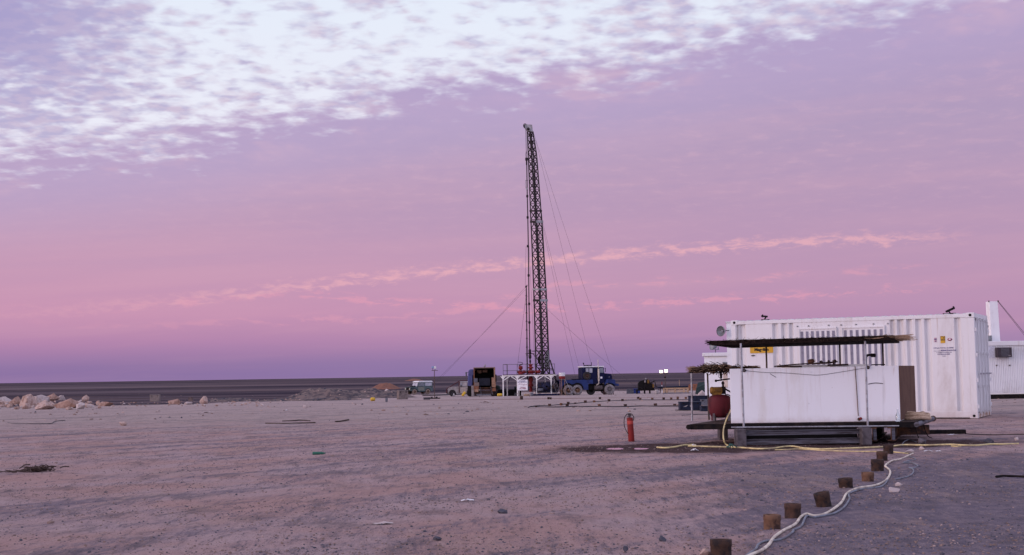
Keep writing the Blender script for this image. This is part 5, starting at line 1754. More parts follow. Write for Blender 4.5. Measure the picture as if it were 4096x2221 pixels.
o, w, h = crate('navy crate with white mark on the pad behind the thatch post', 2721, 2806, 1607, 1641, M_CRATEBLUE, depth=0.5)
MB().add([(-w * .36, -.004, h * .40), (-w * .18, -.004, h * .60), (-w * .12, -.004, h * .62), (-w * .22, -.004, h * .42)], [(0, 1, 2, 3)]).box((w * .03, -.004, h * .52), (.10, .004, .07)).build('white_mark', M_PALE, o)
crate('darker crate stacked behind the marked navy crate', 2759, 2838, 1583, 1622, M_CRATEBLUE, depth=0.5)
crate('dark slatted crate right of the marked navy crate', 2805, 2846, 1598, 1622, M_GREYBOX, depth=0.4)
crate('lower dark crate right of the marked navy crate', 2806, 2850, 1624, 1646, M_CRATEBLUE, depth=0.4)
tag(MB().bar(G(2706, 1642, .012), G(2800, 1644, .012), .12, .02).build('plank', M_BLACK), 'dark plank lying in front of the marked navy crate', 'plank')
crate('grey weathered box standing left of the green car', 1595, 1632, 1562, 1598, mat('weathered grey wood', (0.17, 0.135, 0.125), .9, (0.10, 0.08, 0.075), 3), depth=0.9, rz=0.3)
crate('pale grey box by the spoil bank left of the vehicles', 1209, 1247, 1562, 1591, mat('pale weathered wood', (0.21, 0.165, 0.15), .9, (0.15, 0.12, 0.115), 3), depth=0.8)
crate('small pale box behind the rock rubble', 599, 636, 1579, 1606, mat('pale weathered wood', (0.21, 0.165, 0.15)), depth=0.6)
crate('small brown post box left of the lone round boulder', 753, 770, 1589, 1606, M_BERM, depth=0.3)

# yellow cans and drums around the rig
def drum(label, px, yb, wpx, hpx, m, axis=(0, 0, 1), name='drum', cat='drum', m2=None):
    p = G(px, yb)
    s = p.y / FPX
    r = wpx * s / 2
    h = hpx * s
    if Vector(axis).z > 0.9:
        mb = MB().lathe([(0, 0), (r * .97, 0), (r, .02), (r, h * .32), (r * 1.03, h * .34), (r, h * .36), (r, h * .64), (r * 1.03, h * .66), (r, h * .68), (r, h - .02), (r * .96, h), (r * .9, h - .012), (0, h - .012)], p, axis, 18)
    else:
        r = hpx * s / 2
        L = wpx * s
        a = Vector(axis).normalized()
        c = p + Vector((0, 0, r + abs(a.z) * L * .4))
        mb = MB().lathe([(0, -L / 2), (r * .7, -L / 2), (r, -L / 2 + r * .35), (r, L / 2 - r * .35), (r * .7, L / 2), (0, L / 2)], c, a, 14)
    return tag(mb.build(name, m), label, cat)


drum('yellow can lying at the left foot of the white rig platform', 1999, 1586, 20, 12, M_YEL, (1, 0.1, 0), 'jerry_can', 'can')
drum('yellow can tilted on the ground left of the burnt truck', 1855, 1588, 20, 11, M_YEL, (0.55, 0.1, 0.75), 'jerry_can', 'can')
drum('yellow ball shaped can near the spoil bank', 1491, 1605, 18, 15, M_YEL, (1, 0.4, 0), 'jerry_can', 'can')
drum('small dark jug standing right of the yellow can near the spoil bank', 1546, 1608, 10, 15, M_GREYBOX, name='jug', cat='jug')
drum('grey drum standing by the generator', 2627, 1577, 15, 18, M_PALE)
drum('brown drum on the ground in front of the rig platform sign', 2086, 1599, 13, 14, M_RUSTDK)
drum('grey bucket under the sign of the rig platform', 2063, 1584, 11, 12, M_GREYBOX, name='bucket', cat='bucket')
drum('grey bucket right of the sign under the rig platform', 2127, 1585, 12, 14, M_GREYBOX, name='bucket', cat='bucket')
drum('tiny white jug in front of the rig platform sign', 2090, 1584, 5, 10, M_PAPER, name='jug', cat='jug')
drum('white jug standing under the left part of the rig platform', 2046, 1577, 12, 17, M_WHITE_OLD, name='jug', cat='jug')
drum('pale yellow sack under the middle of the rig platform', 2107, 1584, 24, 8, M_STRAWPALE, (1, 0, 0), 'sack', 'sack')
drum('pale sack under the right part of the rig platform', 2150, 1578, 26, 10, M_ROCKPALE, (1, 0, 0), 'sack', 'sack')
drum('blue and white can lying before the burnt truck', 1968, 1584, 9, 9, M_LAMPBLUE, (1, .5, 0), 'can', 'can')
crate('flat pale box lying behind the small blue can', 1944, 1963, 1573, 1580, M_STRAWPALE, depth=0.6)
crate('dark flat box under the front of the burnt truck', 1883, 1908, 1575, 1585, M_GREYBOX, depth=0.8)
crate('dark crate of parts at the foot of the lamp pole', 1694, 1720, 1590, 1599, M_DKCABLE, depth=0.4)
crate('grey crate on the pad below the generator', 2508, 2535, 1557, 1575, M_GREYBOX, depth=0.7)
crate('blue crate right of the grey crate below the generator', 2534, 2561, 1555, 1574, M_BLUECRATE, depth=0.7)
# ------------------------------------------------------------------ drilling mast (in world coordinates, 150 m away)
DR = 150.0
SR = DR / FPX
zg = g(DR)
mast = thing('drilling_mast', 'tall dark lattice drilling mast leaning left above the white platform', 'mast', flat(W(2168, 1500, DR + 1), zg))


def mw(px, py, off=0.0):
    return W(px, py, DR + 1.0 + off)


def leg_pts(y):
    """left, near, right, far corner of the mast at image row y"""
    T = [(1497, 2145, 2170, 2198), (1158, 2135, 2159, 2184), (888, 2124, 2145, 2168), (844, 2122, 2142, 2164), (622, 2113, 2127, 2147), (527, 2109, 2120, 2132)]
    for i in range(len(T) - 1):
        if T[i][0] >= y >= T[i + 1][0]:
            k = (T[i][0] - y) / (T[i][0] - T[i + 1][0])
            l, m_, r = [T[i][q] + (T[i + 1][q] - T[i][q]) * k for q in (1, 2, 3)]
            break
    hw = (r - l) / 2 * SR
    c = (l + r) / 2
    dn = -hw * 0.9
    return [mw(l, y, 0), mw(m_, y, dn), mw(r, y, 0), mw(c * 2 - m_ + 1.0, y, -dn)]


def mast_section(y0, y1, nb, lw, bw, name, extra=None):
    mb = MB()
    rows = [leg_pts(y0 + (y1 - y0) * i / nb) for i in range(nb + 1)]
    for c in range(4):
        for i in range(nb):
            mb.bar(rows[i][c], rows[i + 1][c], lw * (1.35 if c == 1 else 1), lw * (1.35 if c == 1 else 1))
    for i in range(nb):
        for c in range(4):
            e = (c + 1) % 4
            mb.bar(rows[i][c], rows[i][e], bw)
            mb.bar(rows[i][c], rows[i + 1][e], bw * .8)
            mb.bar(rows[i + 1][c], rows[i][e], bw * .8)
    for c in range(4):
        mb.bar(rows[nb][c], rows[nb][(c + 1) % 4], bw * 1.3)
    return mb.build(name, M_MAST, mast, world=True)


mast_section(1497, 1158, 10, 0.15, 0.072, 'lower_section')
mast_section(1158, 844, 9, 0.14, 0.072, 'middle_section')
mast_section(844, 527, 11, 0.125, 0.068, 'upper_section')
# inner hydraulic ram / telescoping column
mb = MB()
for q in range(12):
    a_ = leg_pts(1480 - q * 50); b_ = leg_pts(1480 - (q + 1) * 50)
    mb.bar((a_[1] + a_[3]) / 2 * 1.0 + Vector((-.10, 0, 0)), (b_[1] + b_[3]) / 2 + Vector((-.10, 0, 0)), 0.16)
mb.build('raising_ram', M_MAST, mast, world=True)
# joint platforms
for y_, dy_ in ((844, 7), (887, 9), (1158, 8), (1202, 9)):
    L4 = leg_pts(y_)
    c = sum(L4, Vector()) / 4
    mb = MB()
    for i in range(4):
        a_ = c + (L4[i] - c) * 1.14; b_ = c + (L4[(i + 1) % 4] - c) * 1.14
        mb.bar(a_, b_, 0.10, dy_ * SR)
    mb.build('joint_collar', M_MASTLT if y_ == 1158 else M_MAST, mast, world=True)
    if y_ in (887, 1202):
        MB().bar(c + (L4[1] - c) * 1.22, c + (L4[2] - c) * 1.22, 0.04, dy_ * SR * 1.1).build('joint_plate', M_MASTLT, mast, world=True)
# ladder on the right face
mb = MB()
for q in range(64):
    y_ = 1470 - q * 9.6
    L4 = leg_pts(y_)
    a_ = L4[1].lerp(L4[2], 0.42); b_ = L4[1].lerp(L4[2], 0.88)
    mb.bar(a_ + Vector((0, -.08, 0)), b_ + Vector((0, -.08, 0)), 0.03)
    if q < 63:
        M4 = leg_pts(y_ - 9.6)
        for k in (0.42, 0.88):
            mb.bar(L4[1].lerp(L4[2], k) + Vector((0, -.08, 0)), M4[1].lerp(M4[2], k) + Vector((0, -.08, 0)), 0.035)
mb.build('ladder', M_MAST, mast, world=True)
# crown block
cr = [mw(2095, 497, -.45), mw(2128, 499, -.45), mw(2132, 527, -.45), mw(2112, 524, -.45), mw(2101, 512, -.45)]
n = len(cr)
back_ = [p + Vector((0, .9, 0)) for p in cr]
MB().add(cr + back_, [list(range(n)), list(range(2 * n - 1, n - 1, -1))] + [(i, n + i, n + (i + 1) % n, (i + 1) % n) for i in range(n)]).build('crown_block', M_MASTLT, mast, world=True)
mb = MB()
mb.lathe([(0, -.2), (.22, -.2), (.2, 0), (.22, .2), (0, .2)], mw(2100, 503, -.1), (0, 1, 0), 14)
mb.lathe([(0, -.2), (.16, -.2), (.15, 0), (.16, .2), (0, .2)], mw(2113, 517, -.5), (0, 1, 0), 14)
mb.bar(mw(2096, 500, -.5), mw(2098, 513, -.5), .12)
build_each(mb, 'sheave', M_MAST, mast, world=True)
# hoist line, travelling block and swivel
MB().tube([mw(2102, 505, -.1), mw(2104, 603, -.1)], 0.018, 5).tube([mw(2104, 505, .1), mw(2106, 603, .1)], 0.018, 5).build('hoist_line', M_WIRE, mast, world=True)
mb = MB()
mb.tube([mw(2105, 603), mw(2103, 618), mw(2104, 632)], .03, 5).tube([mw(2105, 603), mw(2107, 618), mw(2107, 632)], .03, 5)
mb.box(mw(2106, 637), (.30, .3, .30))
mb.box(mw(2106.5, 650), (.17, .17, .55))
mb.build('travelling_block', M_MAST, mast, world=True)
# second crossing: pole with hooks left of the mast
mb = MB()
mb.tube([mw(2105, 1148, -1.2), mw(2107, 1300, -1.2), mw(2110, 1520, -1.2)], .065, 8)
for k in range(9):
    y_ = 1175 + k * 34
    mb.bar(mw(2105 + k * .5, y_, -1.2), mw(2101 + k * .5, y_ + 12, -1.2), .035)
    mb.bar(mw(2106 + k * .5, y_ + 5, -1.2), mw(2111 + k * .5, y_ + 13, -1.2), .025)
pole = mb.build('gin_pole', M_MAST, mast, world=True)
MB().box(mw(2105, 1146, -1.2), (.22, .1, .14)).bar(mw(2102, 1151, -1.2), mw(2109, 1140, -1.2), .09).build('pulley', M_MAST, pole, world=True)
mb = MB()


def wire(pa, pb, r=.016, sag=0.0, nseg=10):
    pts_ = []
    for i in range(nseg + 1):
        k = i / nseg
        p = pa.lerp(pb, k)
        p = p + Vector((0, 0, -sag * 4 * k * (1 - k)))
        pts_.append(p)
    m_ = MB().tube(pts_, r, 5)
    return m_


def gnd(px, dd):
    p = W(px, 1570, dd)
    return flat(p, g(dd))


def towards(pa, px, py):
    return W(px, py, pa)


# guy wires to the right run to ground anchors behind the truck
for (p0, p1, dd) in (((2131, 522), (2478, 1572), 172), ((2142, 560), (2394, 1561), 178), ((2165, 866), (2343, 1555), 176), ((2170, 900), (2316, 1556), 176), ((2192, 1240), (2575, 1578), 168)):
    a_ = mw(*p0)
    b_ = W(p1[0], p1[1], dd); b_.z = g(dd) - 0.02
    wire(a_, b_, .011, .25).build('guy_wire', M_WIRE, mast, world=True)
for p0, p1, dd in (((2101, 1150), (1694, 1558), 175), ((2103, 1158), (1683, 1558), 178)):
    a_ = mw(p0[0], p0[1], -1.2)
    b_ = W(p1[0], p1[1], dd); b_.z = g(dd) - .02
    wire(a_, b_, .010, .15).build('guy_wire', M_WIRE, mast, world=True)
for p0, p1 in (((2103, 1190), (2066, 1497)), ((2107, 1180), (2105, 1450)), ((2116, 985), (2141, 1497)), ((2104, 985), (2101, 1150))):
    wire(mw(p0[0], p0[1], -1.1), mw(p1[0], p1[1], -1.1), .014).build('stay_wire', M_WIRE, mast, world=True)
# foot of the mast: gussets, guard sheet, A-frame
mb = MB()
A_ = leg_pts(1496); B_ = leg_pts(1404)
tri = [mw(2162, 1412, -.5), mw(2163, 1470, -.5), mw(2150, 1434, -.5), mw(2151, 1448, -.5)]
mb.add([tri[0], tri[2], tri[3], tri[1]] + [p + Vector((0, .08, 0)) for p in (tri[0], tri[2], tri[3], tri[1])], [(0, 1, 2, 3), (7, 6, 5, 4), (0, 4, 5, 1), (1, 5, 6, 2), (2, 6, 7, 3), (3, 7, 4, 0)])
mb.bar(mw(2168, 1405, -.55), mw(2172, 1470, -.55), .20)
build_each(mb, 'gusset', M_BLACK, mast, world=True)
sh = [mw(2193, 1400, -.1), mw(2198, 1470, -.1), mw(2180, 1472, -.1), mw(2177, 1440, -.1), mw(2183, 1415, -.1)]
n = len(sh)
MB().add(sh + [p + Vector((0, .5, 0)) for p in sh], [list(range(n)), list(range(2 * n - 1, n - 1, -1))] + [(i, n + i, n + (i + 1) % n, (i + 1) % n) for i in range(n)]).build('guard_sheet', M_MASTLT, mast, world=True)
sh = [mw(2181, 1200, -.1), mw(2187, 1201, -.1), mw(2188, 1252, -.1)]
MB().add(sh + [p + Vector((0, .3, 0)) for p in sh], [(0, 1, 2), (5, 4, 3), (0, 3, 4, 1), (1, 4, 5, 2), (2, 5, 3, 0)]).build('guard_sheet', M_MASTLT, mast, world=True)
mb = MB()
for off in (-.9, 1.1):
    mb.bar(mw(2200, 1440, off), mw(2236, 1560, off), .15)
    mb.bar(mw(2200, 1470, off), mw(2160, 1498, off), .12)
    mb.bar(mw(2182, 1472, off), mw(2196, 1500, off), .12)
    mb.bar(mw(2200, 1440, off), mw(2182, 1472, off), .10)
    mb.bar(mw(2150, 1472, off), mw(2215, 1477, off), .10)
build_each(mb, 'foot_frame', M_MAST, mast, world=True)
mb = MB()
mb.bar(mw(2128, 1405, -.6), mw(2190, 1404, -.6), .09)
mb.bar(mw(2158, 1404, -.6), mw(2180, 1404, -.6), .16)
mb.build('cross_arm', M_MAST, mast, world=True)

# hanging drill string with swivel and slip joint (hangs from the block: a thing of its own)
ds = thing('drill_string', 'dark vertical pipe string hanging left of the mast with couplings', 'pipe', mw(2121, 1458, 0))
MB().tube([mw(2107, 655), mw(2109, 785), mw(2111, 860), mw(2113.5, 1000), mw(2116, 1214), mw(2119, 1400), mw(2120.5, 1458)], .062, 8).build('pipe', M_MAST, ds, world=True)
mb = MB()
for y_, x_ in ((785, 2109), (870, 2110.5), (985, 2111.5), (1102, 2114.5), (1216, 2116.5), (1290, 2117.5)):
    mb.lathe([(0, -.16), (.12, -.14), (.14, 0), (.12, .14), (0, .16)], mw(x_, y_), (0, 0, 1), 10)
mb.build('coupling', M_MAST, ds, world=True)
mb = MB().box(mw(2108.5, 755), (.20, .2, .30)).tube([mw(2102, 722), mw(2101.5, 740), mw(2104, 755)], .03, 5).bar(mw(2101.5, 722), mw(2112, 722), .05)
mb.build('swivel', M_MASTLT, ds, world=True)
mb = MB()
mb.lathe([(.1, -.3), (.16, -.2), (.16, .2), (.1, .3)], mw(2119.5, 1408), (0, 0, 1), 12)
mb.lathe([(.06, -.3), (.17, -.12), (.17, .12), (.06, .3)], mw(2120, 1427), (0, 0, 1), 12)
mb.bar(mw(2102, 1416), mw(2120, 1415), .12, .09).bar(mw(2120, 1415), mw(2138, 1416), .14, .10).bar(mw(2134, 1416), mw(2139, 1427), .09)
mb.lathe([(.05, -.2), (.11, -.1), (.11, .1), (.05, .2)], mw(2120.5, 1446), (0, 0, 1), 12)
mb.build('elevator', M_MAST, ds, world=True)

# ------------------------------------------------------------------ white rig platform
pf = thing('rig_platform', 'white steel frame platform with railing at the foot of the mast', 'platform', flat(W(2110, 1584, DR - 1.2), g(DR - 1.2)))
dF, dB = DR - 1.2, DR + 3.2
zdk = W(2110, 1500, dF).z


def pfw(px, dd, z):
    return flat(W(px, 1500, dd), z)


zf = g(dF) - .02
for px, dd in ((2012, dF), (2069, dF), (2146, dF), (2204, dF), (2028, dB), (2075, dB), (2180, dB), (2219, dB - 1.0)):
    a_ = pfw(px, dd, zf); b_ = pfw(px, dd, zdk - .12)
    MB().bar(a_, b_, .13).build('leg', M_WHITE_OLD, pf, world=True)
MB().bar(pfw(2009, dF, zdk - .06), pfw(2221, dF, zdk - .06), .12, .13).build('edge_beam', M_WHITE_OLD, pf, world=True)
MB().bar(pfw(2024, dB, zdk - .06), pfw(2224, dB - 1, zdk - .06), .12, .13).bar(pfw(2010, dF, zdk - .06), pfw(2024, dB, zdk - .06), .12, .13).bar(pfw(2220, dF, zdk - .06), pfw(2224, dB - 1, zdk - .06), .12, .13).build('edge_beam', M_WHITE_OLD, pf, world=True)
for xa, xb, sgn in ((2012, 2038, 1), (2069, 2044, 1), (2069, 2106, 1), (2146, 2174, 1), (2204, 2178, 1)):
    MB().bar(pfw(xa, dF, zdk - .62), pfw(xb, dF, zdk - .14), .085).build('knee_brace', M_WHITE_OLD, pf, world=True)
mb = MB()
for px in (2012, 2069, 2146, 2204):
    for sg in (-1, 1):
        a_ = pfw(px, dF, zdk - .13)
        mb.add([a_ + Vector((sg * .06, -.03, 0)), a_ + Vector((sg * .32, -.03, 0)), a_ + Vector((sg * .06, -.03, -.28)), a_ + Vector((sg * .06, .03, 0)), a_ + Vector((sg * .32, .03, 0)), a_ + Vector((sg * .06, .03, -.28))],
               [(0, 1, 2), (5, 4, 3), (0, 3, 4, 1), (1, 4, 5, 2), (2, 5, 3, 0)])
build_each(mb, 'gusset', M_WHITE_OLD, pf, world=True)
q4 = [pfw(2012, dF - .1, zdk), pfw(2219, dF - .1, zdk), pfw(2224, dB - 1, zdk), pfw(2024, dB, zdk)]
MB().hexa(q4, [p + Vector((0, 0, .07)) for p in q4]).build('deck', M_RUSTDK, pf, world=True)
mb = MB()
zr1, zr2 = zdk + 1.20, zdk + .50
for a_, b_, dda, ddb in ((2013, 2141, dF, dF), (2013, 2028, dF, dB), (2181, 2219, dB - 1, dB - 1), (2219, 2219, dF, dB - 1)):
    for z_ in (zr1, zr2):
        mb.bar(pfw(a_, dda, z_), pfw(b_, ddb, z_), .05)
for px, dd in ((2013, dF), (2030, dF), (2069, dF), (2105, dF), (2141, dF), (2028, dB), (2181, dB - 1), (2219, dB - 1), (2219, dF)):
    mb.bar(pfw(px, dd, zdk + .07), pfw(px, dd, zr1), .05)
build_each(mb, 'railing', mat('grey railing', (0.10, 0.085, 0.09), .6), pf, world=True)
sg = thing('sign_board', 'white warning sign board with handwritten lettering on the rig platform', 'sign', pfw(2089, dF - .12, zf + .62))
w_ = 41 * SR; h_ = 42 * SR
zs = W(2089, 1562, dF - .12).z - sg.location.z
MB().box2((-w_ / 2, -.02, zs), (w_ / 2, .02, zs + h_)).build('board', M_SIGNWHITE, sg)
mb = MB()
for s, zz_, sz in (('DANGER', .88, .17), ('NO SMOKING', .77, .17)):
    tm = text_mesh(s, sz, .003, .002)
    mb.add([p + Vector((0, -.024, zs + h_ * zz_)) for p in tm.v], tm.f)
mb.build('dark_lettering', M_INKBLUE, sg)
mb = MB()
for s, zz_, sz in (('DEFENSE', .27, .15), ('DE FUMER', .15, .16)):
    tm = text_mesh(s, sz, .004, .002)
    mb.add([p + Vector((0.04, -.024, zs + h_ * zz_)) for p in tm.v], tm.f)
r_ = random.Random(5)
x_ = -.42
while x_ < .42:       # a line of right-to-left script strokes
    L = r_.uniform(.05, .13)
    zc = zs + h_ * (.57 + .05 * r_.uniform(-1, 1))
    mb.tube([(x_, -.024, zc), (x_ + L * .4, -.024, zc - .05), (x_ + L * .8, -.024, zc - .01), (x_ + L, -.024, zc + r_.uniform(.0, .09))], .012, 4, 3)
    if r_.random() < .5:
        mb.box((x_ + L * .5, -.024, zc + .10), (.025, .006, .025))
    x_ += L + .02
mb.build('red_lettering', M_INKRED, sg)

# red wellhead
wl = thing('wellhead', 'red wellhead valve stack rising through the rig platform', 'wellhead', pfw(2123, DR, zg))
z0_ = -(0)


def wz(py):
    return W(2123, py, DR).z - zg


MB().lathe([(.22, wz(1568)), (.16, wz(1548)), (.28, wz(1546)), (.30, wz(1540)), (.20, wz(1536)), (.17, wz(1528)), (.26, wz(1524)), (.27, wz(1514)), (.19, wz(1510)), (.16, wz(1502)), (.30, wz(1500)), (.30, wz(1497))], (0, 0, 0), (0, 0, 1), 16).build('lower_stack', M_RED, wl)
MB().lathe([(.30, wz(1496)), (.34, wz(1490)), (.40, wz(1488)), (.36, wz(1482)), (.18, wz(1480)), (.16, wz(1475)), (.34, wz(1473)), (.32, wz(1470)), (.14, wz(1466)), (.18, wz(1463)), (.25, wz(1460)), (.22, wz(1457)), (.0, wz(1455))], (0, 0, 0), (0, 0, 1), 16).build('upper_stack', M_RED, wl)
zc = wz(1488)
mb = MB().cyl((-1.5, 0, zc), (0.9, 0, zc - .03), .13, seg=12)
for x_ in (-1.25, -.75, .55):
    mb.lathe([(0, -.1), (.22, -.08), (.22, .08), (0, .1)], (x_, 0, zc), (1, 0, 0), 12)
mb.lathe([(0, -.2), (.26, -.15), (.28, .1), (0, .2)], (.85, 0, zc), (0, 0, 1), 12)
mb.build('side_outlet', M_RED, wl)
xl = (2083 - 2123) * SR
mb = MB().lathe([(.22, wz(1496)), (.15, wz(1486)), (.13, wz(1478)), (.24, wz(1476)), (.24, wz(1466)), (.16, wz(1464)), (0, wz(1463))], (xl, 0, 0), (0, 0, 1), 14).lathe([(.3, wz(1497)), (.3, wz(1490)), (.2, wz(1488))], (xl, 0, 0), (0, 0, 1), 14)
mb.build('choke_valve', M_RED, wl)
mb = MB().bar((xl - .2, 0, wz(1462)), (xl + .25, 0, wz(1456)), .13).tube([(xl + .25, 0, wz(1456)), (xl + .22, 0, wz(1450)), (xl - .25, 0, wz(1448)), (xl - .30, 0, wz(1449))], .03, 5)
mb.build('valve_lever', M_MAST, wl)
MB().tube([(-.6, -.1, wz(1545)), (.4, -.1, wz(1550)), (1.6, -.1, wz(1556)), (2.4, -.1, wz(1562))], .03, 6).build('hose', M_PALE, wl)

# dark pump and tank below the left of the platform
mp = thing('mud_pump', 'dark mud pump and low black tank under the left of the rig platform', 'pump', flat(W(2030, 1575, DR + 5), g(DR + 5)))
MB().box2((-1.5, 0, 0), (1.6, 1.6, .75)).build('tank', M_SOOT_SHADE, mp, bevel=.05)
mb = MB().lathe([(0, 0), (.35, 0), (.4, .1), (.4, .8), (.2, .95), (0, .95)], (-1.2, .6, .3), (0, 0, 1), 14).cyl((-1.6, .3, .5), (-.7, .3, .5), .25, seg=12).cyl((.8, .2, .9), (1.5, .2, .9), .2, seg=10)
mb.build('pump_body', mat('dark green machine paint', (0.014, 0.022, 0.020), .5), mp)
MB().bar((-.1, .2, .9), (.35, .2, 2.2), .05).bar((-.45, .2, .72), (.1, .2, 1.0), .05).bar((-1.9, -.2, .05), (-1.3, -.2, .9), .06).bar((-1.5, -.3, .05), (-1.1, -.3, .9), .06).build('pipework', M_BLACK, mp)

# ------------------------------------------------------------------ blue rig carrier truck
K = 0.004457


def TX(zx):
    return (zx - 890) * K


def TZ(zy):
    return (1132 - zy) * K


tr = thing('rig_truck', 'dark blue rig carrier truck with cream exhaust stack parked right of the platform', 'truck', flat(W(2340, 1578, DR), zg), radians(9))


def wheel(parent, x, y, r, w, tyre_m, rim_m, side=-1, z=None):
    z = r if z is None else z
    t_ = MB().lathe([(r * .52, -w / 2), (r * .80, -w / 2), (r * .96, -w * .42), (r, -w * .25), (r, w * .25), (r * .96, w * .42), (r * .80, w / 2), (r * .52, w / 2)], (x, y, z), (0, 1, 0), 28)
    wo_ = t_.build('wheel', tyre_m, parent)
    MB().lathe([(r * .53, -w * .44), (r * .48, -w * .30), (r * .34, -w * .12), (r * .20, -w * .12), (r * .18, -w * .40), (0, -w * .42)] if side < 0 else
               [(r * .53, w * .44), (r * .48, w * .30), (r * .34, w * .12), (r * .20, w * .12), (r * .18, w * .40), (0, w * .42)], (x, y, z), (0, 1, 0), 20).build('rim', rim_m, wo_)
    mb_ = MB()
    for k in range(8):
        a = k * pi / 4
        mb_.box((x + cos(a) * r * .30, y + side * w * .16, z + sin(a) * r * .30), (r * .05, w * .1, r * .05))
    build_each(mb_, 'wheel_nut', M_BLACK, wo_)
    return wo_


MB().box2((TX(-350), -.45, TZ(930)), (TX(1650), .45, TZ(860))).build('chassis', M_BLACK, tr)
wr = .59
for zx in (415, 640):
    wheel(tr, TX(zx), -1.02, wr, .50, M_TYRE, M_RIM)
    wheel(tr, TX(zx), 1.02, wr, .50, M_TYRE, M_RIM, 1)
wheel(tr, TX(1470), -1.05, wr, .34, M_TYRE, mat('dusty steel rim', (.14, .12, .12), .7))
wheel(tr, TX(1470), 1.05, wr, .34, M_TYRE, M_RIM, 1)
wheel(tr, TX(1020), -.45, .50, .40, M_TYREDK, M_SOOT_SHADE)
# rear body side with arches
def arc(cx_, cz_, r, a0, a1, n=10):
    return [(cx_ + r * cos(a0 + (a1 - a0) * i / n), cz_ + r * sin(a0 + (a1 - a0) * i / n)) for i in range(n + 1)]


poly = [(TX(180), TZ(745)), (TX(180), TZ(980)), (TX(255), TZ(980))] + arc(TX(400), TZ(975), .68, pi * .97, pi * .28, 9) + arc(TX(640), TZ(975), .70, pi * .70, 0.03, 9) + [(TX(800), TZ(1000)), (TX(918), TZ(1000)), (TX(918), TZ(850)), (TX(1040), TZ(850)), (TX(1040), TZ(745))]
MB().prism(poly, -1.27, -1.20).build('side_skirt', M_BLUELT, tr)
MB().prism(poly, 1.20, 1.27).build('side_skirt', M_BLUELT, tr)
MB().box2((TX(180), -1.20, TZ(775)), (TX(1045), 1.20, TZ(748))).build('deck', M_BLUE, tr)
MB().box2((TX(580), -.7, TZ(747)), (TX(780), .7, TZ(722))).build('deck_hatch', M_BLACK, tr)
MB().box2((TX(258), -1.15, TZ(960)), (TX(870), -.1, TZ(776))).build('inner_arch', M_SOOT_SHADE, tr)
# rear drawworks under the platform
M_DW = mat('greasy blue machinery', (0.012, 0.014, 0.040), .6, (0.020, 0.014, 0.016), 3)
mb = MB().box2((TX(-360), -.5, TZ(1060)), (TX(175), .6, TZ(930)))
mb.box2((TX(-330), -.75, TZ(925)), (TX(-200), .6, TZ(800))).box2((TX(-60), -.6, TZ(925)), (TX(40), .8, TZ(780)))
mb.build('drawworks', M_DW, tr, bevel=.03)
MB().lathe([(.1, -.9), (.48, -.9), (.48, -.84), (.30, -.80), (.30, .6), (.48, .64), (.48, .7), (.1, .7)], (TX(-130), 0, TZ(900)), (0, 1, 0), 20).build('cable_drum', M_DW, tr)
MB().lathe([(.1, -1.0), (.34, -1.0), (.34, -.9), (.2, -.88), (.2, .7)], (TX(85), 0, TZ(900)), (0, 1, 0), 18).build('cable_drum', M_RUSTDK, tr)
MB().lathe([(0, -.3), (.16, -.3), (.18, 0), (.16, .3), (0, .3)], (TX(-290), -.85, TZ(980)), (1, 0, 0), 12).build('air_cylinder', M_GREYBOX, tr)
MB().box2((TX(-420), -1.1, TZ(1128)), (TX(260), 1.1, TZ(1085))).build('outrigger_base', M_BLUE, tr)
mb = MB()
for k, zx in enumerate((60, 150)):
    mb.bar((TX(zx - 40), -1.25, TZ(800)), (TX(zx + 60), -1.35, TZ(1120)), .05)
for k in range(8):
    mb.bar((TX(25 + k * 12), -1.27, TZ(830 + k * 36)), (TX(115 + k * 12), -1.27, TZ(830 + k * 36)), .035)
mb.build('ladder', M_BEAM, tr)
MB().bar((TX(320), -1.32, TZ(720)), (TX(515), -1.45, TZ(1140)), .045).build('stay_bar', M_GALV, tr)
MB().bar((TX(290), -1.32, TZ(1000)), (TX(450), -1.42, TZ(1135)), .045).build('stay_bar', M_BEAM, tr)
# cab
cabp = [(TX(778), TZ(842)), (TX(775), TZ(470)), (TX(795), TZ(438)), (TX(1322), TZ(438)), (TX(1348), TZ(590)), (TX(1352), TZ(835)), (TX(1050), TZ(860)), (TX(1045), TZ(845))]
cabo = MB().prism(cabp, -1.12, 1.12).build('cab', M_BLUE, tr, bevel=.03)
MB().box2((TX(765), -1.16, TZ(436)), (TX(1338), 1.16, TZ(408))).build('cab_roof', M_WHITE, tr, bevel=.03)
dr = MB().box2((TX(1195), -1.145, TZ(820)), (TX(1335), -1.125, TZ(448))).build('door', M_BLUE, tr, bevel=.01)
MB().prism([(TX(1212), TZ(578)), (TX(1212), TZ(456)), (TX(1312), TZ(456)), (TX(1328), TZ(578))], -1.158, -1.147).build('window', M_GLASS, dr)
MB().box2((TX(1205), -1.175, TZ(680)), (TX(1225), -1.147, TZ(668))).build('handle', M_PALE, dr)
MB().box2((TX(1238), -1.152, TZ(722)), (TX(1290), -1.147, TZ(676))).build('sticker', M_SIGNWHITE, dr)
wn = MB().box2((TX(858), -1.138, TZ(572)), (TX(1045), -1.123, TZ(462))).build('crew_window', M_GLASSLT, tr)
mb = MB()
for zx in (858, 948, 1045):
    mb.box2((TX(zx - 8), -1.15, TZ(578)), (TX(zx + 8), -1.139, TZ(458)))
build_each(mb, 'window_bar', M_BLUE, wn)
MB().prism([(TX(1330), TZ(590)), (TX(1318), TZ(455)), (TX(1330), TZ(455)), (TX(1356), TZ(590))], -.95, .95).build('windscreen', M_GLASS, tr)
MB().prism([(TX(1352), TZ(835)), (TX(1350), TZ(590)), (TX(1530), TZ(606)), (TX(1556), TZ(640)), (TX(1560), TZ(835))], -.72, .72).build('hood', M_BLUE, tr, bevel=.05)
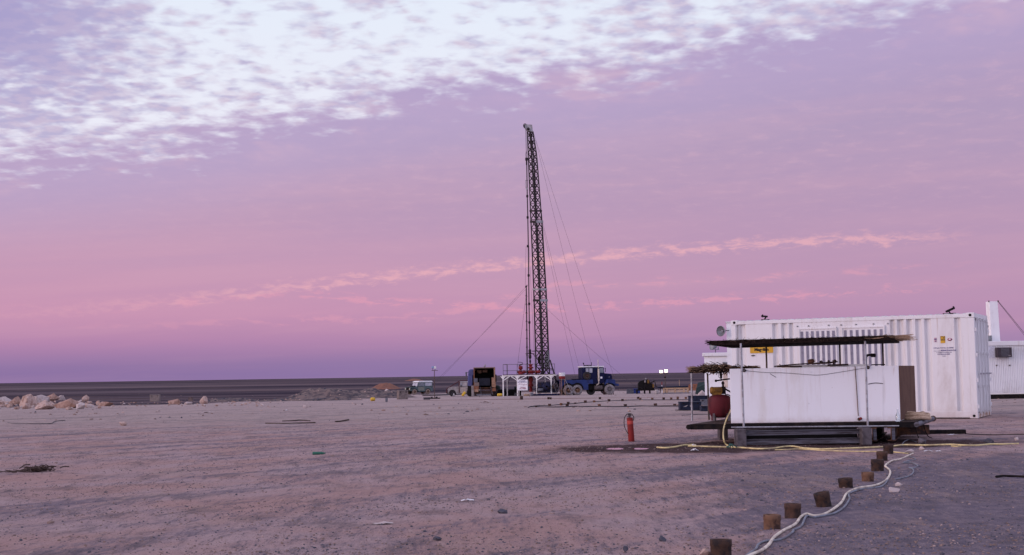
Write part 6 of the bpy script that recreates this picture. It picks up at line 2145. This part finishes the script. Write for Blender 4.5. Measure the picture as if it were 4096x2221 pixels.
MB().box2((TX(1561), -.55, TZ(820)), (TX(1575), .55, TZ(650))).build('grille', M_BLACK, tr)
fp = [(TX(1345), TZ(850)), (TX(1385), TZ(760)), (TX(1400), TZ(748)), (TX(1590), TZ(748)), (TX(1615), TZ(775)), (TX(1625), TZ(870)), (TX(1590), TZ(880))] + arc(TX(1470), TZ(975), .66, pi * .22, pi * .78, 9) + [(TX(1350), TZ(900))]
for a_, b_ in ((-1.26, -.75), (.75, 1.26)):
    MB().prism(fp, a_, b_).build('fender', M_BLUELT, tr, bevel=.02)
MB().prism([(TX(1600), TZ(905)), (TX(1615), TZ(850)), (TX(1690), TZ(858)), (TX(1712), TZ(880)), (TX(1705), TZ(915))], -1.2, 1.2).build('bumper', M_BLUELT, tr)
for s_ in (-.95, .95):
    MB().lathe([(0, 0), (.12, 0), (.13, .03), (.0, .05)], (TX(1600), s_, TZ(800)), (1, 0, 0), 14).build('headlight', M_GLASSLT, tr)
MB().box2((TX(1475), -.735, TZ(693)), (TX(1500), -.722, TZ(680))).build('badge', M_PALE, tr)
mb = MB().cyl((TX(1182), -1.30, TZ(480)), (TX(1178), -1.30, TZ(240)), .038, seg=10).lathe([(.04, 0), (.095, .03), (.10, .06), (.10, 1.28), (.095, 1.31), (.04, 1.34)], (TX(1188), -1.30, TZ(785)), (0, 0, 1), 14).tube([(TX(1188), -1.30, TZ(780)), (TX(1186), -1.30, TZ(835)), (TX(1165), -1.30, TZ(865)), (TX(1125), -1.28, TZ(890))], .05, 8, 4)
mb.build('exhaust_stack', mat('cream exhaust', (.50, .43, .36), .6, (.33, .27, .22), 6), tr)
wheel(tr, TX(890), -1.22, .46, .22, M_TYREDK, M_RUSTMID, z=TZ(650))
mb = MB().bar((TX(835), -.9, TZ(385)), (TX(1025), -.9, TZ(385)), .06).bar((TX(1025), -.9, TZ(408)), (TX(1028), -.9, TZ(310)), .06).bar((TX(835), -.9, TZ(408)), (TX(828), -.9, TZ(350)), .06).bar((TX(828), -.9, TZ(360)), (TX(818), -.9, TZ(320)), .10).bar((TX(932), -.9, TZ(570)), (TX(932), -.9, TZ(375)), .05).bar((TX(845), -.9, TZ(400)), (TX(1020), -.9, TZ(400)), .05)
mb.build('roof_rack', M_BLACK, tr)
MB().lathe([(0, 0), (.05, 0), (.05, .06), (0, .08)], (TX(1090), -.5, TZ(408)), (0, 0, 1), 8).lathe([(0, 0), (.05, 0), (.05, .06), (0, .08)], (TX(1135), -.5, TZ(408)), (0, 0, 1), 8).build('roof_lamp', M_GREYBOX, tr)
MB().bar((TX(1342), -1.15, TZ(470)), (TX(1362), -1.32, TZ(470)), .03).box((TX(1362), -1.34, TZ(510)), (.05, .1, .48)).build('mirror', M_BLACK, tr)
MB().lathe([(0, 0), (.25, .0), (.27, .04), (.27, .90), (.25, .94), (0, .94)], (TX(1090), -.85, TZ(950)), (1, 0, 0), 18).build('fuel_tank', mat('dusty brown tank', (.10, .078, .075), .7, (.05, .04, .042), 4), tr)
MB().box2((TX(930), -.8, TZ(1000)), (TX(1080), .2, TZ(862))).box2((TX(1095), -.5, TZ(1040)), (TX(1350), .5, TZ(1010))).build('engine_underside', M_SOOT_SHADE, tr)
MB().box2((TX(1305), -1.15, TZ(1010)), (TX(1345), -.9, TZ(850))).build('step', M_BLACK, tr)
mb = MB()
for zx in (1335, 1365, 1545, 1590):
    mb.bar((TX(zx), -.75, 0), (TX(zx), -.75, TZ(1040)), .06)
build_each(mb, 'jack_stand', M_MAROON, tr)
# red and white drum on a stand
p_ = flat(W(2249, 1560, DR - 2.0), g(DR - 2.0))
o = thing('marker_drum', 'drum painted white above and red below raised on a stand beside the truck', 'drum', p_)
za = W(2249, 1516, DR - 2).z - p_.z; zb_ = W(2249, 1491, DR - 2).z - p_.z; zm_ = W(2249, 1505, DR - 2).z - p_.z
MB().lathe([(0, za), (.33, za), (.345, za + .03), (.345, zm_)], (0, 0, 0), (0, 0, 1), 20).build('red_half', M_RED, o)
MB().lathe([(.345, zm_), (.355, zm_ + .02), (.345, zm_ + .04), (.345, zb_ - .02), (.33, zb_), (0, zb_ - .02)], (0, 0, 0), (0, 0, 1), 20).build('white_half', mat('grey white drum', (.52, .50, .51), .5), o)
mb = MB()
for k in range(3):
    w = k * 2.1 + .3
    mb.bar((cos(w) * .3, sin(w) * .3, za), (cos(w) * .34, sin(w) * .34, 0), .05)
build_each(mb, 'stand', M_TAN, o)

# ------------------------------------------------------------------ burnt-out truck with open back
dT = 152.0
ST = dT / FPX
bt = thing('burnt_truck', 'burnt-out box truck with open sooty back and tan panels left of the rig', 'truck', flat(W(1940, 1576, dT), g(dT)), 0.0)


def bx(zx):
    return ((1780 + zx / 7.7625) - 1940) * ST


def bz(zy):
    return (1577 - (1420 + zy / 7.7625)) * ST


L_, Rr = bx(895), bx(1555)
MB().box2((L_, 0.05, bz(340)), (Rr, 4.6, bz(318))).build('box_roof', mat('dusty roof sheet', (.22, .15, .12), .8), bt)
MB().box2((L_, 0.0, bz(1000)), (L_ + .1, 4.6, bz(341))).build('side_wall', M_TANRED, bt)
MB().box2((Rr - .1, 0.0, bz(1000)), (Rr, 4.6, bz(341))).build('side_wall', M_TAN, bt)
MB().box2((L_ + .1, 3.0, bz(1000)), (Rr - .1, 3.1, bz(341))).build('front_wall', M_SOOT_SHADE, bt)
MB().prism([(L_ + .101, bz(341)), (L_ + .101, bz(420)), (L_ + .22, bz(360)), (Rr - .22, bz(352)), (Rr - .101, bz(430)), (Rr - .101, bz(341))], .02, .10).build('rear_hoop', M_RUSTDK, bt)
MB().box2((L_ + .1, .0, bz(1190)), (Rr - .1, 4.6, bz(1050))).build('floor', M_RUSTDK, bt)
mb = MB()
for (xa, xb, za_, zb2) in ((985, 1130, 470, 400), (1040, 1130, 505, 470), (1165, 1310, 470, 395), (930, 960, 420, 385)):
    mb.box2((bx(xa), 2.0, bz(za_)), (bx(xb), 2.06, bz(zb2)))
build_each(mb, 'charred_panel', M_TAN, bt)
MB().box2((bx(1050), .8, bz(890)), (bx(1400), 1.9, bz(655))).build('dark_chest', M_GREYBOX if False else mat('charred blue chest', (.032, .032, .045), .7), bt, bevel=.03)
for (xa, xb, za_, zb2, m_) in ((905, 1020, 780, 655, M_GREYBOX), (915, 1065, 895, 785, mat('grey tan box', (.17, .125, .11), .8)), (918, 1060, 990, 900, M_TANRED), (920, 1040, 1080, 992, M_TAN), (1455, 1570, 780, 640, M_TAN), (1458, 1582, 935, 784, M_TAN), (1468, 1585, 1062, 955, M_TANRED)):
    MB().box2((bx(xa), -.35, bz(za_)), (bx(xb), .0 - .004, bz(zb2))).build('side_locker', m_, bt, bevel=.02)
mb = MB()
for zy in (955, 1000, 1050, 1085, 1130):
    mb.bar((bx(1100), .1, bz(zy)), (bx(1425), .1, bz(zy)), .07, .06)
build_each(mb, 'rusty_slats', M_RUST, bt)
mb = MB()
for x0_, x1_ in ((1090, 1130), (1425, 1480)):
    mb.bar((bx(x0_), .0, bz(920)), (bx(x1_), -.2, bz(1170)), .06)
mb.bar((bx(1545), .3, bz(1180)), (bx(1650), .3, bz(1000)), .05)
mb.bar((bx(1500), .2, bz(1180)), (bx(1600), .2, bz(1000)), .05)
build_each(mb, 'ramp_rail', M_BEAM, bt)
MB().box2((bx(1568), .2, bz(780)), (bx(1606), .45, bz(550))).build('mud_flap_post', M_RUSTDK, bt)
cbp = [(bx(715), bz(900)), (bx(700), bz(640)), (bx(725), bz(400)), (bx(760), bz(372)), (bx(900), bz(372)), (bx(900), bz(600)), (bx(860), bz(885))]
MB().prism(cbp, 3.2, 5.0).build('cab_tarpaulin', M_BLUEGREY, bt, bevel=.06)
MB().prism([(bx(720), bz(560)), (bx(735), bz(410)), (bx(890), bz(400)), (bx(893), bz(560))], .6, 3.19).build('side_tarpaulin', M_BLUEGREY, bt, bevel=.06)
mb = MB()
mb.prism([(bx(700), bz(880)), (bx(715), bz(560)), (bx(870), bz(560)), (bx(850), bz(870)), (bx(790), bz(900))], .4, 3.1)
mb.build('side_tarpaulin', M_BLUEGREY, bt, bevel=.05)
MB().bar((bx(720), 3.3, bz(470)), (bx(640), 3.3, bz(470)), .05).box((bx(640), 3.3, bz(485)), (.20, .1, .22)).box((bx(640), 3.3, bz(550)), (.17, .1, .24)).build('mirror', M_GREYBOX, bt)
wheel(bt, bx(780), 1.0, .45, .4, M_TYREDK, M_SOOT_SHADE)
wheel(bt, bx(1500), 1.4, .45, .4, M_TYREDK, M_SOOT_SHADE)
MB().box2((bx(820), .2, bz(1195)), (bx(900), .5, bz(880))).build('pale_flap', M_PALE, bt)
MB().box2((bx(705), .5, bz(1180)), (bx(815), 2.2, bz(885))).build('dark_undercab', M_SOOT_SHADE, bt)
MB().box2((bx(980), -.3, bz(1185)), (bx(1430), 1.0, bz(1140))).build('tail_step', M_GREYBOX, bt)
o = thing('work_lamp', 'small grey work lamp tilted on the roof of the burnt truck', 'lamp', Vector((bt.location.x + bx(1240), dT + .5, bt.location.z + bz(318))))
MB().bar((0, 0, 0), (.1, 0, .16), .05).build('bracket', M_BLACK, o)
MB().bar((-.10, 0, .05), (.13, 0, .30), .12, .12).build('lamp_body', M_PALE, o, bevel=.02)

# ------------------------------------------------------------------ pale pickup behind the burnt truck
dP = 160.0
SP = dP / FPX
pk = thing('pickup', 'dusty pale grey off-road pickup with maroon roll bars half hidden behind the burnt truck', 'pickup', flat(W(1830, 1575, dP), g(dP)), 0.0)


def kx(zx):
    return ((1780 + zx / 7.7625) - 1830) * SP


def kz(zy):
    return (1575 - (1420 + zy / 7.7625)) * SP


wheel(pk, kx(238), -.68, kz(1010) / 2 + .02, .24, M_TYREDK, mat('dark steel rim', (.06, .055, .06), .6))
wheel(pk, kx(238), .72, kz(1010) / 2 + .02, .24, M_TYREDK, M_SOOT_SHADE, 1)
wheel(pk, kx(900), -.68, kz(1010) / 2 + .02, .24, M_TYREDK, M_SOOT_SHADE)
wheel(pk, kx(900), .72, kz(1010) / 2 + .02, .24, M_TYREDK, M_SOOT_SHADE, 1)
bd = [(kx(100), kz(1090)), (kx(105), kz(960)), (kx(140), kz(925)), (kx(440), kz(905)), (kx(450), kz(915)), (kx(720), kz(915)), (kx(1100), kz(915)), (kx(1100), kz(1110)), (kx(1010), kz(1110))] + arc(kx(900), kz(1110), .42, 0.02, pi - .02, 8) + [(kx(720), kz(1115)), (kx(420), kz(1115))] + arc(kx(238), kz(1105), .43, .05, pi - .05, 8)
MB().prism(bd, -.80, .80).build('body', M_PALE, pk, bevel=.03)
MB().prism([(kx(150), kz(960)), (kx(170), kz(925)), (kx(440), kz(904)), (kx(440), kz(960))], -.55, .55).build('hood', M_PALE, pk)
MB().prism([(kx(455), kz(915)), (kx(475), kz(770)), (kx(900), kz(770)), (kx(900), kz(915))], -.74, .74).build('cab', M_PALE, pk, bevel=.02)
MB().box2((kx(470), -.78, kz(772)), (kx(905), .78, kz(755))).build('roof', M_WHITE, pk, bevel=.02)
dr = MB().box2((kx(470), -.822, kz(1100)), (kx(700), -.802, kz(920))).build('door', mat('sandy white paint', (.40, .34, .31), .6), pk, bevel=.01)
MB().box2((kx(660), -.85, kz(985)), (kx(695), -.823, kz(970))).build('handle', M_PALE, dr)
MB().box2((kx(550), -.765, kz(895)), (kx(690), -.742, kz(790))).build('window', mat('curtained window', (.42, .38, .38), .3), pk)
MB().prism([(kx(478), kz(900)), (kx(490), kz(790)), (kx(538), kz(790)), (kx(538), kz(900))], -.762, -.742).build('quarter_window', M_GLASSLT, pk)
MB().box((kx(510), -.90, kz(885)), (.10, .12, .2)).build('mirror', M_BLACK, pk)
mb = MB()
for s in (-.82, .82):
    mb.tube([(kx(55), s * .8, kz(1095)), (kx(60), s * .8, kz(1000)), (kx(110), s * .85, kz(940)), (kx(440), s, kz(745)), (kx(500), s, kz(728)), (kx(880), s, kz(728))], .035, 8, 3)
    mb.bar((kx(445), s * 1.04, kz(745)), (kx(455), s * 1.04, kz(1100)), .085, .05)
mb.bar((kx(445), -.85, kz(740)), (kx(445), .85, kz(740)), .06)
mb.build('roll_bar', M_MAROON, pk)
MB().box2((kx(60), -.75, kz(1120)), (kx(120), .75, kz(1085))).build('bumper', M_BLACK, pk)
for s in (-.55, .55):
    MB().lathe([(0, 0), (.10, 0), (.10, .04), (0, .06)], (kx(104), s, kz(1000)), (-1, 0, 0), 12).build('headlight', M_GLASSLT, pk)

# ------------------------------------------------------------------ grey green off-road car
dL = 189.0
pcar = flat(W(1676, 1577, dL), g(dL))
car = thing('parked_car', 'boxy grey green off-road station wagon with white roof parked at the pad edge', 'car', pcar, radians(180 + 33))
# local x forward, length 3.65, width 1.66
hl, hw_ = 1.80, .83
wrr = .38
side_p = [(-hl, .48), (-hl, 1.08), (hl - .05, 1.04), (hl - .02, .95), (hl - .02, .50), (hl - .25, .50)] + arc(hl - .68, wrr, .47, .25, pi - .25, 8) + [(.45, .42), (-.55, .42)] + arc(-hl + .78, wrr, .47, .12, pi - .12, 8) + [(-hl + .2, .45)]
MB().prism(side_p, -hw_, hw_).build('body', M_GREEN, car, bevel=.03)
MB().prism([(-hl + .02, 1.082), (-hl + .06, 1.70), (.48, 1.70), (.72, 1.082)], -hw_ + .02, hw_ - .02).build('cabin', M_GREEN, car, bevel=.02)
MB().prism([(-hl - .02, 1.705), (-hl, 1.80), (-hl + .12, 1.90), (.30, 1.90), (.52, 1.80), (.62, 1.705)], -hw_ - .01, hw_ + .01).build('roof', M_WHITE, car, bevel=.05)
MB().prism([(.74, 1.06), (.80, 1.10), (hl - .06, 1.07), (hl - .06, 1.045), (.74, 1.045)], -hw_ + .14, hw_ - .14).build('hood', M_GREEN, car)
for y0, y1 in ((-.70, -.04), (.04, .70)):
    MB().hexa([(.705, y0, 1.15), (.705, y1, 1.15), (.73, y1, 1.15), (.73, y0, 1.15)], [(.51, y0, 1.62), (.51, y1, 1.62), (.535, y1, 1.62), (.535, y0, 1.62)]).build('windscreen', M_GLASSLT, car)
MB().lathe([(0, 0), (.36, 0), (.38, .05), (.38, .14), (.3, .17), (0, .14)], (hl - .75, 0, 1.085), (0, 0, 1), 20).build('spare_wheel', M_TYREDK, car)
for s in (-1, 1):
    # visible side is local +y when the car faces left and towards the camera
    MB().prism([(-.42, 1.16), (-.42, 1.64), (.44, 1.64), (.58, 1.16)], s * (hw_ - .015) - .006, s * (hw_ - .015) + .006).build('side_window', M_GLASS, car)
    MB().box((-1.10, s * (hw_ - .015), 1.42), (1.05, .014, .44)).build('side_window', M_GLASSLT, car)
    d_ = MB().box((.08, s * (hw_ + .008), .80), (.98, .014, .52)).build('door', M_GREENLT, car)
    MB().box((-.30, s * (hw_ + .022), .92), (.12, .02, .03)).build('handle', M_BLACK, d_)
    MB().box((hl - .30, s * (hw_ - .13), .86), (.68, .26, .30)).build('wing', M_GREEN, car, bevel=.03)
    MB().lathe([(0, .05), (.09, .04), (.105, 0)], (hl + .045, s * .62, .78), (1, 0, 0), 14).build('headlight', mat('headlamp glass', (.6, .55, .45), .2), car)
    wheel(car, hl - .68, s * (hw_ - .10), wrr, .20, M_TYRETAN, M_RIM, s)
    wheel(car, -hl + .78, s * (hw_ - .10), wrr, .20, M_TYRETAN, M_RIM, s)
MB().box((hl + .0, 0, .82), (.02, .80, .46)).build('grille', M_BLACK, car)
MB().box((hl + .06, 0, .50), (.12, 1.55, .14)).build('bumper', M_BLACK, car)
MB().box((hl + .126, 0.02, .55), (.01, .58, .13)).build('number_plate', M_SIGNWHITE, car)
MB().box((0, 0, .42), (2.9, 1.2, .16)).build('underbody', M_SOOT_SHADE, car)

# ------------------------------------------------------------------ lamp poles
p_ = G(1738.5, 1596)
sP = p_.y / FPX
o = thing('lamp_pole', 'unlit work lamps on a thin T shaped pole right of the green car', 'lamp pole', p_)
hP = (1596 - 1483) * sP
MB().cyl((0, 0, 0), (0, 0, hP), .033, seg=8).build('pole', M_DKPOST, o)
MB().bar((-11 * sP, 0, hP), (14 * sP, 0, hP), .05).build('crossbar', M_DKPOST, o)
l1 = MB().box((-6 * sP, 0, hP + 12.5 * sP), (10 * sP, .2, 8 * sP)).build('lamp_head', M_LAMPBLUE, o, bevel=.04)
MB().box((3.5 * sP, 0, hP + 11.5 * sP), (8 * sP, .2, 10 * sP)).build('lamp_head', M_LAMPWHITE, o, bevel=.03)
MB().bar((-6 * sP, 0, hP), (-6 * sP, 0, hP + 10 * sP), .04).bar((3 * sP, 0, hP), (3 * sP, 0, hP + 8 * sP), .04).build('bracket', M_DKPOST, o)
MB().box((.0, .1, .06), (44 * sP, .5, .10)).build('base', M_RUSTDK, o)
for x_ in (-11, 8):
    MB().lathe([(0, -.06), (.08, -.06), (.11, -.04), (.11, .04), (.08, .06), (0, .06)], (x_ * sP, -.2, .12), (0, 1, 0), 12).build('wheel', M_TYREDK, o)
p_ = G(2662, 1575)
sP = p_.y / FPX
o = thing('lamp_pole', 'two brightly lit floodlights on a pole beyond the pallets', 'lamp pole', p_)
hP = (1575 - 1497) * sP
MB().cyl((0, 0, 0), (0, 0, hP), .045, seg=8).build('pole', M_DKPOST, o)
MB().bar((-18 * sP, 0, hP), (15 * sP, 0, hP + .02), .06).build('crossbar', M_DKPOST, o)
MB().box((0, 0, hP - 13 * sP), (.22, .16, .14)).build('junction_box', M_BLACK, o)
for x_, z_ in ((-15.5, 10), (4, 12.2)):
    hd = MB().box((x_ * sP, 0.05, hP + z_ * sP), (15 * sP, .16, 12 * sP)).build('lamp_head', M_BLACK, o, bevel=.04)
    MB().box((x_ * sP, -.045, hP + z_ * sP), (13.0 * sP, .03, 10.6 * sP)).build('lens', M_LIT, hd, bevel=.012)
    MB().bar((x_ * sP, .05, hP), (x_ * sP, .05, hP + z_ * sP), .04).build('bracket', M_DKPOST, hd)

# ------------------------------------------------------------------ generator set and yard things right of the truck
p_ = flat(W(2595, 1571, 156), g(156))
sG = 156 / FPX
o = thing('generator', 'black generator engine on a skid with ochre and white fittings', 'generator', p_)


def gx_(zx):
    return ((2460 + zx / 5.82) - 2595) * sG


def gz_(zy):
    return (1571 - (1420 + zy / 5.82)) * sG


MB().prism([(gx_(545), gz_(780)), (gx_(550), gz_(640)), (gx_(585), gz_(590)), (gx_(690), gz_(560)), (gx_(700), gz_(780))], 0, 1.0).build('radiator_housing', M_SOOT_SHADE, o, bevel=.05)
MB().prism([(gx_(700), gz_(780)), (gx_(705), gz_(590)), (gx_(760), gz_(545)), (gx_(800), gz_(560)), (gx_(830), gz_(630)), (gx_(900), gz_(650)), (gx_(920), gz_(780))], .1, .9).build('engine_block', M_BLACK, o, bevel=.04)
MB().box2((gx_(500), -.1, gz_(810)), (gx_(1020), 1.1, gz_(780))).build('skid', M_BLACK, o)
MB().box2((gx_(760), -.02, gz_(640)), (gx_(800), .2, gz_(560))).box2((gx_(880), 0, gz_(740)), (gx_(915), .2, gz_(660))).build('ochre_cover', M_OCHRE, o)
mb = MB().lathe([(0, -.1), (.07, -.1), (.08, .1), (0, .12)], (gx_(725), .1, gz_(540)), (0, 0, 1), 10).lathe([(0, -.1), (.11, -.1), (.11, .12), (0, .14)], (gx_(705), -.08, gz_(605)), (0, 0, 1), 10)
build_each(mb, 'filter', M_PALE, o)
mb = MB().cyl((gx_(800), .3, gz_(640)), (gx_(925), .3, gz_(600)), .07, seg=8).lathe([(0, 0), (.12, .02), (.12, .1), (0, .12)], (gx_(925), .2, gz_(600)), (0, 0, 1), 10)
mb.bar((gx_(940), .2, gz_(610)), (gx_(960), .2, gz_(720)), .1).bar((gx_(940), .2, gz_(700)), (gx_(1010), .2, gz_(740)), .12).bar((gx_(690), -.05, gz_(790)), (gx_(710), -.05, gz_(600)), .05).tube([(gx_(550), -.05, gz_(720)), (gx_(600), -.06, gz_(735)), (gx_(660), -.08, gz_(800))], .03, 5)
mb.build('pipework', M_MAST, o)
mb = MB()
for zx in (520, 700, 820, 990):
    mb.box2((gx_(zx - 12), .1, -.03), (gx_(zx + 12), .9, gz_(812)))
build_each(mb, 'leg', M_BLACK, o)
# pallets / wooden rack
p_ = flat(W(2704, 1576, 150), g(150))
o = thing('pallet_rack', 'row of pale wooden pallets standing on edge below dark pipes', 'pallet', p_)
sQ = 150 / FPX
mb = MB()
for zy in (782, 800, 834, 866):
    z_ = (1576 - (1420 + zy / 5.82)) * sQ
    mb.box2((-51 * sQ, 0, z_ - .045), (48 * sQ, .05, z_ + .045))
build_each(mb, 'slat', M_PALLET, o)
mb = MB()
for zx in (1135, 1210, 1400, 1605, 1700):
    x_ = ((2460 + zx / 5.82) - 2704) * sQ
    mb.box2((x_ - .08, -.06, .0), (x_ + .08, -.002, (1576 - 1553) * sQ))
build_each(mb, 'upright', M_PALLET, o)
MB().box2((-52 * sQ, -.1, -.02), (60 * sQ, .3, .10)).build('ground_beam', M_GREYBOX, o)
for k, (x0_, x1_, y_, r_) in enumerate(((2630, 2760, 1549, .10), (2640, 2765, 1552, .09), (2668, 2800, 1547, .07))):
    a_ = W(x0_, y_ + 1, 152 + k * .3); b_ = W(x1_, y_ - 3, 152.4 + k * .3)
    tag(MB().cyl(a_, b_, r_, seg=10).build('pipe', M_CRATEBLUE), ['thick dark pipe lying along the top of the pallets, front one', 'dark pipe behind the front pipe above the pallets', 'thin dark pipe reaching right above the pallets to the tarpaulin'][k], 'pipe', 'dark pipes above the pallets')
o = thing('trestle', 'dark trestle holding the pipe ends right of the pallets', 'trestle', flat(W(2778, 1574, 152), g(152)))
for s in (-1, 1):
    MB().bar((s * .28, 0, 0), (s * .05, .6, .85), .06).build('leg', M_RUSTDK, o)
MB().bar((-.3, .6, .85), (.35, .6, .85), .07).build('top_bar', M_RUSTDK, o)
o = thing('trestle', 'dark trestle holding the left pipe ends beside the generator', 'trestle', flat(W(2648, 1574, 153), g(153)))
for s in (-1, 1):
    MB().bar((s * .25, 0, 0), (s * .05, .3, .66), .06).build('leg', M_RUSTDK, o)
MB().bar((-.3, .3, .66), (.35, .3, .66), .07).build('top_bar', M_RUSTDK, o)
p_ = flat(W(2803, 1578, 130), g(130))
sT = 130 / FPX
o = tag(MB().hexa([p_ + Vector((-17 * sT, 0, 0)), p_ + Vector((40 * sT, 0, 0)), p_ + Vector((40 * sT, 2, 0)), p_ + Vector((-12 * sT, 2, 0))],
                  [p_ + Vector((-17 * sT, .3, 24 * sT)), p_ + Vector((40 * sT, .3, 50 * sT)), p_ + Vector((40 * sT, 1.7, 50 * sT)), p_ + Vector((0, 1.7, 48 * sT))]).build('tarpaulin', M_TENT, loc=p_, bevel=.08), 'dark green tarpaulin covered stack left of the low white cabin', 'tarpaulin')
tag(MB().prism([(-.9, 0), (.2, .0), (.5, .75), (-.8, .72)], 0, .3).build('red_board', M_TANRED, loc=(0, 0, 0)), 'reddish board leaning behind the dark tarpaulin', 'board')
bpy.data.objects['red_board'].location = flat(W(2785, 1560, 150), g(150) + .3)
o = thing('marker_post', 'small red and white marker post beside the lit lamp pole', 'post', flat(W(2648, 1552, 160), g(160)))
MB().cyl((0, 0, 0), (0, 0, .95), .05, seg=8).build('white_half', M_PAPER, o)
MB().cyl((0, 0, .951), (0, 0, 1.35), .05, seg=8).build('red_half', M_RED, o)
tag(MB().cyl(flat(W(2718, 1560, 165), g(165) - .02), W(2717, 1520, 165), .03, seg=6).build('stake', M_PALLET), 'thin pale stake standing alone beyond the pallets', 'stake')

# dark pebbly strip and beam behind the skid on the right
tag(MB().bar(G(3700, 1735, .03), G(3860, 1733, .03), .16, .07).build('beam', M_BLACK), 'black beam lying on the ground between the skid and the container corner', 'beam')
hose('cable', 'thin black cable running right from the black beam', [(3860, 1734), (3900, 1737), (3980, 1738), (4060, 1737), (4130, 1738)], 0.008, M_BLACK, 'cable', seg=5)
